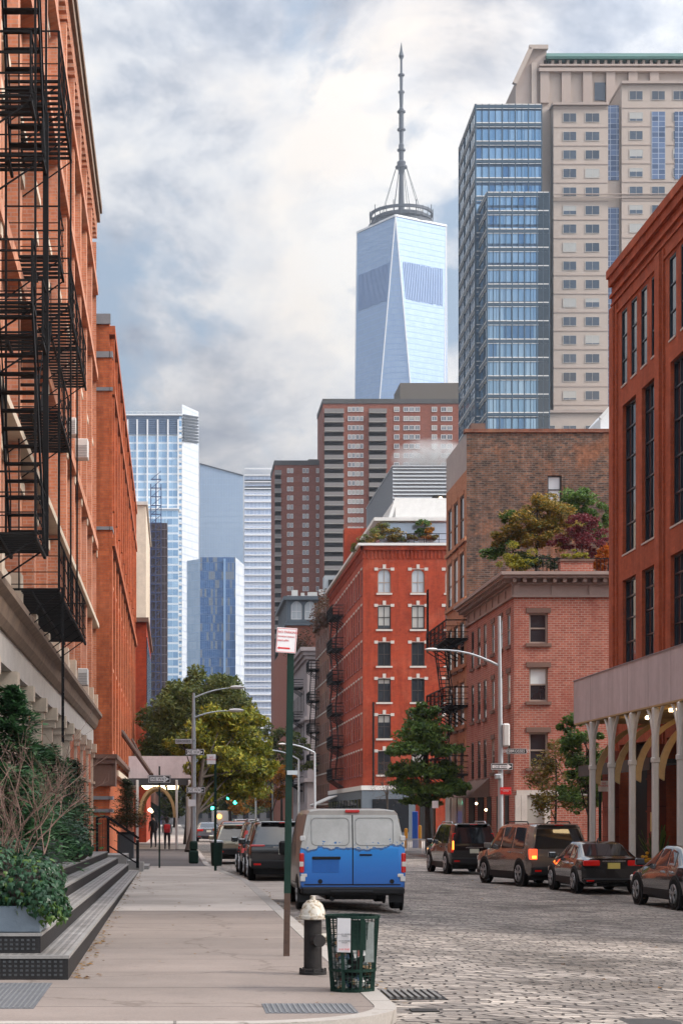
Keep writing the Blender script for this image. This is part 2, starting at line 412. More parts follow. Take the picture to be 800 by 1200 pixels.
# ground
def groundmat(name, c, var=.2, vs=.8, crack=0, seams=None, rough=.85, stain=.2, seamw=.012, seamc=.45):
    m, nt, b = newmat(name)
    tc = nn(nt, 'ShaderNodeTexCoord').outputs['Object']
    f = noise(nt, tc, vs, 7, .7, .3); f2 = noise(nt, tc, 45, 3, .7); f3 = noise(nt, tc, .22, 4, .6)
    cc = ramp(nt, f, [(.3, scl(c, 1-var)), (.7, scl(c, 1+var))])
    cc = mix(nt, .5, cc, ramp(nt, f2, [(.25, scl(c, .72)), (.75, scl(c, 1.28))]))
    cc = mix(nt, 1.0, cc, ramp(nt, f3, [(.35, (1-stain,)*3), (.6, (1,)*3)]), 'MULTIPLY')
    vo = nn(nt, 'ShaderNodeTexVoronoi', feature='DISTANCE_TO_EDGE'); wv_ = nn(nt, 'ShaderNodeTexNoise'); wv_.inputs['Scale'].default_value = 1.3; wv_.inputs['Detail'].default_value = 5; nt.links.new(tc, wv_.inputs['Vector']); av = nn(nt, 'ShaderNodeVectorMath', operation='ADD'); nt.links.new(tc, av.inputs[0]); nt.links.new(wv_.outputs['Color'], av.inputs[1]); nt.links.new(av.outputs[0], vo.inputs['Vector']); vo.inputs['Scale'].default_value = .23
    cc = mix(nt, 1.0, cc, ramp(nt, vo.outputs['Distance'], [(.0, (.68, .66, .64)), (.003, (.75, .73, .71)), (.007, (1, 1, 1))]), 'MULTIPLY')   # wandering cracks
    sp = ramp(nt, noise(nt, tc, 6, 2, .5), [(.70, (1, 1, 1)), (.76, (.62, .6, .58))])   # dropped gum and spots
    cc = mix(nt, 1.0, cc, sp, 'MULTIPLY')
    if seams:
        br = nn(nt, 'ShaderNodeTexBrick', offset=0.0); mo = nn(nt, 'ShaderNodeMapping'); mo.inputs['Location'].default_value = (137 if seams[0] > 100 else 0, 0, 0); nt.links.new(tc, mo.inputs[0]); nt.links.new(mo.outputs[0], br.inputs['Vector'])
        br.inputs['Scale'].default_value = 1; br.inputs['Brick Width'].default_value = seams[0]; br.inputs['Row Height'].default_value = seams[1]
        br.inputs['Mortar Size'].default_value = seamw; br.inputs['Color1'].default_value = C(1, 1, 1); br.inputs['Color2'].default_value = C(.9, .9, .9)
        br.inputs['Mortar'].default_value = C(seamc, seamc, seamc)
        cc = mix(nt, 1.0, cc, br.outputs['Color'], 'MULTIPLY')
    nt.links.new(cc, b.inputs['Base Color']); b.inputs['Roughness'].default_value = rough; b.inputs['Specular IOR Level'].default_value = .3
    bump(nt, b, f2, .25, .01)
    return m
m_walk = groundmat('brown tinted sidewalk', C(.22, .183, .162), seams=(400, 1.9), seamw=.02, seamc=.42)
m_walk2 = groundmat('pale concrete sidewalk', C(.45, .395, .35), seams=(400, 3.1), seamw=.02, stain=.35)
m_asph = groundmat('asphalt', C(.10, .092, .09), var=.1)
m_kerb = groundmat('granite kerb', C(.36, .33, .30), seams=(2.2, 2.2), seamw=.015)
def cobblemat():
    m, nt, b = newmat('granite cobblestones')
    tc = nn(nt, 'ShaderNodeTexCoord').outputs['Object']
    wob = nn(nt, 'ShaderNodeTexNoise'); wob.inputs['Scale'].default_value = .6; wob.inputs['Detail'].default_value = 2; nt.links.new(tc, wob.inputs['Vector'])
    wob2 = nn(nt, 'ShaderNodeTexNoise'); wob2.inputs['Scale'].default_value = 4; wob2.inputs['Detail'].default_value = 1; nt.links.new(tc, wob2.inputs['Vector'])
    def madd(v, n, k):
        s = nn(nt, 'ShaderNodeVectorMath', operation='SCALE'); s.inputs[3].default_value = k; nt.links.new(n, s.inputs[0])
        a = nn(nt, 'ShaderNodeVectorMath', operation='ADD'); nt.links.new(v, a.inputs[0]); nt.links.new(s.outputs[0], a.inputs[1]); return a.outputs[0]
    v = madd(tc, wob.outputs['Color'], .9); v = madd(v, wob2.outputs['Color'], .15)
    br = nn(nt, 'ShaderNodeTexBrick', offset=.5); nt.links.new(v, br.inputs['Vector'])
    for k, x in (('Scale', 1), ('Brick Width', .31), ('Row Height', .18), ('Mortar Size', .026), ('Mortar Smooth', .9), ('Bias', 0)): br.inputs[k].default_value = x
    br.inputs['Color1'].default_value = C(.37, .335, .305); br.inputs['Color2'].default_value = C(.15, .134, .124); br.inputs['Mortar'].default_value = C(.03, .025, .022)
    big = noise(nt, tc, .3, 5, .65, .5); fine = noise(nt, tc, 28, 4, .7)
    cc = mix(nt, 1.0, br.outputs['Color'], ramp(nt, big, [(.34, C(.45, .42, .39)), (.5, C(.9, .87, .84)), (.66, C(1.25, 1.2, 1.14))]), 'MULTIPLY')
    mid = noise(nt, tc, 2.4, 5, .7, .5)
    cc = mix(nt, 1.0, cc, ramp(nt, mid, [(.33, C(.62, .6, .58)), (.5, C(1, 1, 1)), (.68, C(1.28, 1.26, 1.22))]), 'MULTIPLY')
    cc = mix(nt, .55, cc, mix(nt, 1.0, cc, ramp(nt, fine, [(.25, C(.5, .5, .5)), (.75, C(1.6, 1.6, 1.6))]), 'MULTIPLY'))
    nt.links.new(cc, b.inputs['Base Color'])
    nt.links.new(math_(nt, 'MULTIPLY_ADD', fine, .3, .55), b.inputs['Roughness'])
    b.inputs['Specular IOR Level'].default_value = .45
    hh = math_(nt, 'ADD', math_(nt, 'MULTIPLY', br.outputs['Fac'], -1.0), math_(nt, 'MULTIPLY', fine, .35))
    bump(nt, b, hh, .9, .035)
    return m
m_cobble = cobblemat()
def steptreads():
    m, nt, b = newmat('steel and glass tread')
    tc = nn(nt, 'ShaderNodeTexCoord').outputs['Object']
    br = nn(nt, 'ShaderNodeTexBrick', offset=0.0); nt.links.new(tc, br.inputs['Vector'])
    for k, x in (('Scale', 1), ('Brick Width', .09), ('Row Height', .09), ('Mortar Size', .022), ('Mortar Smooth', .3)): br.inputs[k].default_value = x
    br.inputs['Color1'].default_value = C(.13, .125, .12); br.inputs['Color2'].default_value = C(.08, .077, .075); br.inputs['Mortar'].default_value = C(.24, .225, .215)
    f = noise(nt, tc, 1.2, 6, .7)
    cc = mix(nt, 1.0, br.outputs['Color'], ramp(nt, f, [(.35, C(.6, .6, .6)), (.65, C(1.2, 1.2, 1.2))]), 'MULTIPLY')
    nt.links.new(cc, b.inputs['Base Color']); b.inputs['Roughness'].default_value = .55
    bump(nt, b, br.outputs['Fac'], .5, .01)
    return m
m_tread = steptreads()
m_riser = M('black riser', C(.018, .017, .018), .6, var=.4, vs=8, spec=.25)
m_nose = M('worn step nosing', C(.26, .25, .24), .5, .2, var=.25, vs=3)
m_glove = leafmat('dark ivy leaves', [C(.010, .035, .018), C(.02, .065, .028), C(.03, .085, .04), C(.016, .05, .024)], .35)
m_ivy2 = leafmat('fresh ivy leaves', [C(.07, .13, .02), C(.05, .11, .025), C(.1, .16, .03)], .4)
m_ever = leafmat('evergreen sprays', [C(.02, .055, .024), C(.03, .085, .033), C(.045, .115, .04), C(.015, .04, .02)])
m_arb = leafmat('arborvitae sprays', [C(.012, .035, .015), C(.022, .06, .022)])
m_olive = leafmat('olive street foliage', [C(.10, .13, .035), C(.15, .18, .045), C(.22, .23, .055), C(.10, .14, .04), C(.05, .07, .02)])
m_yelgreen = leafmat('yellow green foliage', [C(.17, .21, .025), C(.26, .28, .03), C(.36, .31, .035), C(.12, .16, .025), C(.07, .10, .02)])
m_dkgreen = leafmat('deep green foliage', [C(.065, .135, .028), C(.095, .18, .035), C(.15, .235, .045), C(.06, .12, .03), C(.025, .06, .018)])
m_orange = leafmat('orange autumn foliage', [C(.42, .17, .015), C(.5, .22, .02), C(.30, .12, .015), C(.14, .11, .02)])
m_gold = leafmat('olive gold foliage', [C(.22, .16, .025), C(.36, .21, .03), C(.15, .13, .025), C(.09, .11, .025)])
m_yel = leafmat('yellow green shrub', [C(.25, .24, .02), C(.32, .27, .02), C(.14, .17, .02)])
m_maroon = leafmat('maroon maple foliage', [C(.13, .02, .03), C(.19, .03, .04), C(.07, .014, .02)])
m_fire = leafmat('flame orange shrub', [C(.5, .1, .01), C(.55, .2, .015), C(.4, .07, .01)])
m_sap = leafmat('thin autumn leaves', [C(.10, .11, .025), C(.16, .12, .025), C(.22, .14, .02), C(.07, .1, .025), C(.2, .08, .02)])
m_vine = leafmat('russet vine', [C(.13, .045, .022), C(.09, .035, .02), C(.05, .045, .018), C(.16, .06, .03)])
m_needle = leafmat('potted spruce needles', [C(.02, .05, .025), C(.03, .07, .028), C(.09, .06, .02)])
m_fallen = leafmat('fallen leaves', [C(.25, .12, .04), C(.32, .19, .06), C(.15, .07, .03), C(.3, .24, .1)], .8)
# cars
def paint(name, c, metal=.3): return M(name, c, .16, metal, var=.05, vs=1.5, bmp=0, coat=1.0)
m_black = paint('black car paint', C(.006, .006, .008), .0)
m_tanpaint = paint('champagne car paint', C(.235, .20, .18), .5)
m_greyp = paint('dark graphite car paint', C(.035, .035, .038), .3)
m_silver = paint('silver blue car paint', C(.18, .2, .24), .5)
m_goldp = paint('pale gold car paint', C(.33, .29, .21), .5)
m_whitep = paint('white car paint', C(.55, .55, .55), .0)
m_redp = paint('orange red car paint', C(.4, .08, .02), .0)
m_carglass = M('car glass', C(.012, .014, .017), .03, 0, var=0, spec=1.0)
m_tyre = M('tyre rubber', C(.010, .010, .010), .9, spec=.15, var=.2, vs=8)
m_trim = M('black plastic trim', C(.012, .012, .013), .6, spec=.2, var=.15, vs=8)
m_rim = M('alloy rim', C(.42, .42, .43), .3, .8, var=.05, bmp=0)
m_chrome = M('chrome trim', C(.6, .6, .6), .15, .9, var=0)
m_lred = M('red lamp glass', C(.38, .008, .008), .15, var=0, emit=C(.8, .02, .01), es=.08)
m_lredlit = M('lit red lamp', C(.7, .02, .01), .2, var=0, emit=C(1, .09, .03), es=1.3)
m_lamber = M('lit amber lamp', C(.8, .2, .02), .2, var=0, emit=C(1, .24, .03), es=3)
m_lwhite = M('clear lamp glass', C(.6, .55, .5), .2, var=0)
m_plate = M('number plate', C(.55, .55, .45), .5, var=.05, bmp=0)
m_platey = M('yellow number plate', C(.60, .48, .12), .5, var=.05, bmp=0)
m_warm = M('warm strip light', C(1, .8, .5), .4, var=0, emit=C(1, .72, .38), es=5)
m_warm2 = M('warm bulb', C(1, .8, .5), .4, var=0, emit=C(1, .74, .42), es=7)
m_green_l = M('green signal lens', C(.05, .8, .5), .3, var=0, emit=C(.05, 1, .62), es=6)
m_orange_l = M('orange lamp', C(.9, .4, .05), .3, var=0, emit=C(1, .42, .06), es=6)
m_wood = M('honey plywood', C(.44, .30, .14), .7, var=.2, vs=2)
m_shed = brickmat('pale mauve hoarding paint', C(.60, .53, .55), C(.57, .50, .52), C(.5, .44, .46), 1.22, 2.44, .006, rough=.7, stain=.2, bmp=.1, mottle=.06)
# ------------------------------------------------------------------ ground
def gz(x):                     # the carriageway falls gently towards the river side
    return -.045*(min(max(x, 3), 9)-3)
def strip(name, mat, xs, y0, y1, dz=0.0):
    b = MB(); ys = [y0+(y1-y0)*i/8 for i in range(9)]
    vs = [(x, y, gz(x)+dz) for y in ys for x in xs]; n = len(xs)
    b.add(vs, [(j*n+i, j*n+i+1, (j+1)*n+i+1, (j+1)*n+i) for j in range(8) for i in range(n-1)])
    return tag(b.build(name, mat), kind='structure')
strip('ground', m_asph, [-2500, -6, 3, 9, 2500], -60, 3500, -.12)
strip('road', m_cobble, [-6, 1, 3, 9, 13.0, 40], -20, 160, 0)
strip('road', m_asph, [-1, 3, 9, 13], 160, 900, .004)
# left pavement outline: rounded corner in front, straight kerb, narrowing beyond the stairs
KX = 2.02
def kerbline(off):
    p = []
    r = 1.55-off*0
    cx, cy = KX-1.55, 17.2
    for k in range(0, 11):
        a = R(-90+9*k); p.append((cx+(1.55-off)*math.cos(a), cy+(1.55-off)*math.sin(a)))
    p += [(KX-off, 50), (KX-.05-off, 52), (1.36-off, 64), (1.25-off, 68)]
    return p
def sheet(name, mat, pts, z, z0):
    b = MB(); b.prism([(x, y, z0) for x, y in pts], (0, 0, z-z0)); return tag(b.build(name, mat), kind='structure')
kl = kerbline(.2)
near = [(-9, 16.0-0.0+.2)]+[q for q in kl if q[1] < 36]
near = [(-9, kl[0][1])]+[q for q in kl if q[1] < 36]+[(KX-.2, 34.5), (-9, 34.5)]
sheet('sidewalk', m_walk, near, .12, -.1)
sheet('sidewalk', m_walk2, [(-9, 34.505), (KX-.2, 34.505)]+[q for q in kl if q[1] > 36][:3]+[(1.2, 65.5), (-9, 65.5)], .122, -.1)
sheet('sidewalk', m_asph, [(-9, 65.505), (1.18, 65.505), (1.05, 68), (1.05, 100), (-9, 100)], .116, -.1)
sheet('sidewalk', m_walk2, [(-9, 100.005), (1.05, 100.005), (1.05, 400), (-9, 400)], .12, -.1)
ko, ki = [(-9, kerbline(0)[0][1])]+kerbline(0)+[(1.25, 400)], [(-9, kl[0][1])]+kl+[(1.05, 400)]
b = MB()
for i in range(len(ko)-1):
    q = [ko[i], ko[i+1], ki[i+1], ki[i]]
    b.hexa([(x, y, -.1) for x, y in q]+[(x+.003*0, y, .126) for x, y in q])
tag(b.build('kerb', m_kerb), kind='structure')
# right pavements, before and beyond the side street
for y0, y1, m in ((20, 76, m_walk2), (91, 150, m_walk2), (160, 420, m_walk2)):
    sheet('sidewalk', m, [(13.2, y0), (60, y0), (60, y1), (13.2, y1)], -.13, -.4)
    sheet('kerb', m_kerb, [(13.0, y0), (13.195, y0), (13.195, y1), (13.0, y1)], -.126, -.4)
# worn concrete parking lane patch along the left kerb
sheet('road_patch', m_walk2, [(2.03, 42), (3.3, 42), (3.4, 58), (2.0, 58)], .006, -.05)
# ------------------------------------------------------------------ small ground things
g_steel = M('pavement plate steel', C(.085, .09, .10), .7, .0, var=.3, vs=5)
m_riser_ = M('dark road disc tone', C(.035, .033, .032), .8, var=.3, vs=6)
g_grille = brickmat('vault light plate', C(.09, .09, .095), C(.07, .07, .075), C(.16, .155, .15), .06, .06, .016, stain=.3)
def plate(name, x0, x1, y0, y1, z, label, cat, ribs=True):
    b = MB(); b.box(x0, x1, y0, y1, z-.02, z+.004)
    rt = b.build(name, g_steel); tag(rt, label, cat)
    if ribs:
        r_ = MB(); n = int((x1-x0)/.05)
        for i in range(n): r_.box(x0+.03+i*.05, x0+.05+i*.05, y0+.03, y1-.03, z+.0035, z+.009)
        r_.build('rib', M('worn rib steel', C(.14, .145, .15), .6, .2, var=.3), rt)
    return rt
plate('pavement_hatch', .80, 1.62, 16.5, 17.35, .12, 'grey ribbed steel plate set in the brown sidewalk near the rounded kerb', 'hatch')
plate('pavement_hatch', -2.6, -1.27, 16.9, 19.5, .12, 'dark ribbed vault plate in the sidewalk at the foot of the black stairs', 'hatch')
rt = root('storm_drain', (2.35, 19.4, 0), 'cast iron storm drain grate in the cobbles beside the rubbish bin', 'drain')
b = MB(); b.box(2.06, 2.75, 18.95, 19.9, -.02, .008); b.build('frame', m_trim, rt)
b = MB()
for i in range(9): b.box(2.1+i*.07, 2.135+i*.07, 18.99, 19.86, .008, .03)
b.build('bar', M('cast iron bar', C(.13, .125, .12), .7, var=.3), rt)
tag(MB().box(2.24, 2.5, 17.75, 18.0, -.01, .012).build('drain_opening', m_darkgap), 'black open slot in the cobbles next to the rounded kerb', 'drain')
tag(MB().lathe([(.33, 0), (.33, .006), (.3, .008), (.01, .008)], (4.35, 17.4, -.06), 24).build('dark_road_disc', m_riser_), 'dark round patch among the cobblestones at lower right', 'dark patch')  # low round disc standing for a plain dark patch of the road
random.seed(4)
b = MB()
def fleaf(x, y, z, s):
    a = random.uniform(0, 6.28); h = random.uniform(.1, .5)*s; c, n = math.cos(a)*s, math.sin(a)*s
    b.add([(x-c, y-n, z+.003), (x+n*.6, y-c*.6, z+h), (x+c, y+n, z+.004), (x-n*.6, y+c*.6, z+h*.6)], [(0, 1, 2, 3)])
for i in range(260):
    y = 20+40*random.random()**1.6; fleaf(-1.12+abs(random.gauss(0, .10)), y, .124, random.uniform(.02, .045))
for i in range(60): fleaf(random.uniform(-.9, 1.8), 17+random.random()*40, .124, random.uniform(.02, .04))
for i in range(150): fleaf(2.08+abs(random.gauss(0, .12)), 17.5+random.random()*30, .008, random.uniform(.02, .05))
for i in range(110): fleaf(random.uniform(2.1, 12.5), 18+random.random()*45, -.1, random.uniform(.02, .05))
tag(b.build('fallen_leaves', m_fallen), 'scattered brown autumn leaves lying along the kerb and stairs', 'leaves', kind='stuff')

# ------------------------------------------------------------------ sky, sun, camera
w = bpy.data.worlds.new('World'); scene.world = w; w.use_nodes = True
nt = w.node_tree; bg = nt.nodes['Background']
sky = nn(nt, 'ShaderNodeTexSky', sky_type='NISHITA'); sky.sun_disc = False
SUN_EL, SUN_AZ = 36, 108       # azimuth clockwise from +Y: over the right shoulder of the viewer
sky.sun_elevation = R(SUN_EL); sky.sun_rotation = R(SUN_AZ); sky.air_density = 1; sky.dust_density = 1.5
tc = nn(nt, 'ShaderNodeTexCoord').outputs['Generated']
mp = nn(nt, 'ShaderNodeMapping'); mp.inputs['Scale'].default_value = (1, 1, 1.35); mp.inputs['Location'].default_value = (3.3, .35, 1.15)
nt.links.new(tc, mp.inputs[0]); cv = mp.outputs[0]
n1 = noise(nt, cv, 6.0, 9, .58, .2); n2 = noise(nt, cv, 3.0, 5, .5, .2)
mp2 = nn(nt, 'ShaderNodeMapping'); mp2.inputs['Location'].default_value = (7.1, 2.2, 4.4); mp2.inputs['Scale'].default_value = (1, 1, 1.6); nt.links.new(tc, mp2.inputs[0])
n3 = noise(nt, mp2.outputs[0], 8, 9, .6, .25)
cover = ramp(nt, n1, [(.42, (0, 0, 0)), (.49, (1, 1, 1))])                 # clouds against blue gaps
shade = ramp(nt, n3, [(.34, srgb(140, 153, 174)), (.44, srgb(184, 191, 203)), (.52, srgb(220, 222, 226)), (.62, srgb(244, 241, 237))])
warm = mix(nt, ramp(nt, n2, [(.46, (0, 0, 0)), (.60, (1, 1, 1))]), shade, mix(nt, 1.0, shade, C(1.0, .91, .83), 'MULTIPLY'))
sc_ = nn(nt, 'ShaderNodeVectorMath', operation='SCALE'); sc_.inputs[3].default_value = 8.6; nt.links.new(warm, sc_.inputs[0])
bl = mix(nt, .62, sky.outputs[0], C(3.6, 4.5, 5.6))
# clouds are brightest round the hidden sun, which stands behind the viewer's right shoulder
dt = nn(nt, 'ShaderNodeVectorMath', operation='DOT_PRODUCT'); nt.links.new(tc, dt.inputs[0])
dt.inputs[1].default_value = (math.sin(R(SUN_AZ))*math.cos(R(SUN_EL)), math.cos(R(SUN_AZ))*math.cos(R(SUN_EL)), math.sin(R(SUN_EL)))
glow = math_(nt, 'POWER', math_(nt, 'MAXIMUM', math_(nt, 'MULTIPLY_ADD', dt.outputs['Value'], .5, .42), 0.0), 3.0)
gl_ = nn(nt, 'ShaderNodeVectorMath', operation='SCALE'); nt.links.new(mix(nt, cover, bl, sc_.outputs[0]), gl_.inputs[0])
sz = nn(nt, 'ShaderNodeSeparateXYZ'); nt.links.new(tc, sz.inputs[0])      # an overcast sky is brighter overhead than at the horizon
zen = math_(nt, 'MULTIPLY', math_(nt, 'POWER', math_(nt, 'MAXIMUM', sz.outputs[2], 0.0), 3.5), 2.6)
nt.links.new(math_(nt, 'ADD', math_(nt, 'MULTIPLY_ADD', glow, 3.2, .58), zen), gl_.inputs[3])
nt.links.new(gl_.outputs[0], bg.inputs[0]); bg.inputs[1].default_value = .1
sun = bpy.data.lights.new('sun', 'SUN'); sun.energy = 2.5; sun.angle = R(14); sun.color = (1, .90, .78)
so = bpy.data.objects.new('sun', sun); col.objects.link(so)
d = Vector((math.sin(R(SUN_AZ))*math.cos(R(SUN_EL)), math.cos(R(SUN_AZ))*math.cos(R(SUN_EL)), math.sin(R(SUN_EL))))
so.rotation_euler = d.to_track_quat('Z', 'Y').to_euler()
cam = bpy.data.cameras.new('camera'); co = bpy.data.objects.new('camera', cam); col.objects.link(co)
co.location = (0, 0, H); co.rotation_euler = (R(90), 0, 0)
cam.sensor_fit = 'HORIZONTAL'; cam.sensor_width = 36; cam.lens = 36*F/800
# with a portrait frame shift is measured in units of the longer side
cam.shift_x = (400-205)/1200; cam.shift_y = (957-600)/1200
cam.sensor_fit = 'VERTICAL'; cam.sensor_height = 36; cam.lens = 36*F/1200
cam.clip_start = .5; cam.clip_end = 6000; scene.camera = co
scene.view_settings.view_transform = 'Standard'; scene.view_settings.look = 'None'
scene.view_settings.gamma = 1; scene.view_settings.exposure = 0.58
scene.cycles.volume_step_rate = 5; scene.cycles.volume_max_steps = 48; scene.cycles.max_bounces = 5; scene.cycles.transparent_max_bounces = 8; scene.cycles.volume_bounces = 0
scene.cycles.sample_clamp_indirect = 6; scene.cycles.use_denoising = True; scene.cycles.caustics_reflective = False; scene.cycles.caustics_refractive = False

# ------------------------------------------------------------------ far towers
def tower_prism(b, foot, z0, tops):
    """footprint polygon (counter-clockwise from above), a top height for each corner"""
    n = len(foot); tops = tops if isinstance(tops, (list, tuple)) else [tops]*n
    b.add([(x, y, z0) for x, y in foot]+[(x, y, t) for (x, y), t in zip(foot, tops)],
          [tuple(range(n-1, -1, -1)), tuple(range(n, 2*n))]+[(i, (i+1) % n, (i+1) % n+n, i+n) for i in range(n)])
    return b
def fp(*a): return [(PX(px, Y), Y) for px, Y in a]
# --- the spired tower: square base, square top turned by 45 degrees, eight tall triangles
YW = 1309.0; cx = PX(470, YW); zt = PZ(258, YW-20); zb = 57.0
rt = root('skyscraper', (cx, YW, 0), 'tall blue glass skyscraper with tapering triangular faces and a long spire', 'skyscraper')
th = math.atan(.6); top = []; bas = []
for k in range(4):
    a = -math.pi/2-(math.pi/4)+th*0+k*math.pi/2
    a0 = R(-90)-math.atan2(38, 63)+R(45)
    # corner of the top square nearest to us sits at px 459
    top.append((31.1*math.cos(R(-90)-R(14)+k*math.pi/2), 31.1*math.sin(R(-90)-R(14)+k*math.pi/2)))
    bas.append((43.5*math.cos(R(-90)-R(14)+R(45)+k*math.pi/2), 43.5*math.sin(R(-90)-R(14)+R(45)+k*math.pi/2)))
g_wtc = gridmat('blue curtain wall with fine bands', 1.5, 4.0, .22, .5, srgb(146, 170, 202), srgb(164, 186, 212), srgb(120, 146, 182), .35, .12, big=.4)
b = MB()
vs = [(x, y, zb) for x, y in bas]+[(x, y, zt) for x, y in top]; fs = [(4, 5, 6, 7)]
for k in range(4):
    fs.append((k, (k+1) % 4, 4+(k+1) % 4)); fs.append((k, 4+(k+1) % 4, 4+k))
b.add(vs, fs)
b.build('glass_curtain_wall', g_wtc, rt, (cx, YW, 0), uv=True)
b = MB(); tower_prism(b, bas, -1, zb-.01); b.build('base', m_pale_stone, rt, (cx, YW, 0))
b = MB()
for k in range(4):
    for q in (k, (k+3) % 4):
        b.bar((*top[k], zt), (*bas[q], zb), .7)
    b.bar((*top[k], zt), (*top[(k+1) % 4], zt), 1.3)
b.build('edge_trim', m_white, rt, (cx, YW, 0))
m_louv = M('dark plant louvre', srgb(112, 138, 176), .5, var=0)
b = MB()                       # dark louvres of the plant floors, set just proud of the faces
def on_face(a, c2, ap, s, z):  # point on triangle base a-c2 at the top, apex ap below
    t = (z-zb)/(zt-zb); l = (ap[0]+(a[0]-ap[0])*t, ap[1]+(a[1]-ap[1])*t); r_ = (ap[0]+(c2[0]-ap[0])*t, ap[1]+(c2[1]-ap[1])*t)
    return (l[0]+(r_[0]-l[0])*s, l[1]+(r_[1]-l[1])*s, z)
for k in range(4):
    a, c2, ap = top[k], top[(k+1) % 4], bas[k]
    nrm = Vector((a[0]+c2[0], a[1]+c2[1], 0)).normalized()*.35
    random.seed(k)
    for i in range(23):
        s = .08+.84*i/22; zh = PZ(321+random.choice((0, 0, 0, 1)), YW); zl = PZ(365-random.choice((0, 0, 1, 1)), YW)
        if zl > zh: zl, zh = zh, zl
        p0 = Vector(on_face(a, c2, ap, s, zl))+nrm; p1 = Vector(on_face(a, c2, ap, s, zh))+nrm
        tg = Vector((c2[0]-a[0], c2[1]-a[1], 0)).normalized()*.42
        b.hexa([tuple(p) for p in (p0-tg, p0+tg, p0+tg-nrm, p0-tg-nrm, p1-tg, p1+tg, p1+tg-nrm, p1-tg-nrm)])
b.build('louvre', m_louv, rt, (cx, YW, 0))
m_spire = M('grey spire steel', C(.045, .055, .07), .6, .2, var=0)
b = MB()
for z, r0 in ((-1, 23.0), (3.2, 21.0), (7.4, 22)):
    b.lathe([(r0, zt+z+1.5), (r0, zt+z+3.4), (r0-1.5, zt+z+3.4), (r0-1.5, zt+z+1.5), (r0, zt+z+1.5)], (0, 0, 0), 40, caps=False)
for k in range(26):
    a = k*math.pi/13; b.bar((21.6*math.cos(a), 21.6*math.sin(a), zt), (22*math.cos(a), 22*math.sin(a), zt+11+(3 if k % 3 == 0 else 0)), .5)
b.lathe([(18.5, zt-1), (18.5, zt+8), (17, zt+8.5), (1, zt+8.5)], (0, 0, 0), 24)
b.build('communication_ring', m_spire, rt, (cx, YW, 0))
zs = zt+5; ztop = PZ(50, YW)
b = MB(); prof = [(2.4, zs), (1.5, PZ(205, YW)), (2.8, PZ(196, YW)), (3.1, PZ(190, YW)), (1.6, PZ(188, YW)), (1.9, PZ(170, YW)), (1.3, PZ(168, YW)), (1.7, PZ(148, YW)), (1.7, PZ(128, YW)), (1.2, PZ(126, YW)), (1.5, PZ(108, YW)), (1.0, PZ(106, YW)), (1.2, PZ(87, YW)), (.8, PZ(85, YW)), (.8, PZ(70, YW)), (1.9, PZ(66, YW)), (1.0, PZ(60, YW)), (.15, ztop)]
b.lathe(prof, (0, 0, 0), 10)
for py in (196, 176, 152, 131, 108, 88): b.lathe([(4.2 if py > 190 else 2.9 if py > 125 else 2.2, PZ(py+.9, YW)), (4.2 if py > 190 else 2.9 if py > 125 else 2.2, PZ(py-.9, YW)), (.5, PZ(py-1.2, YW))], (0, 0, 0), 10)
b.build('spire', m_spire, rt, (cx, YW, 0))
b = MB()
for k in range(8):
    a = k*math.pi/4+.3; b.bar((4*math.cos(a), 4*math.sin(a), PZ(197, YW)), (15*math.cos(a), 15*math.sin(a), zt+8.6), .3)
b.build('stay_cable', m_spire, rt, (cx, YW, 0))

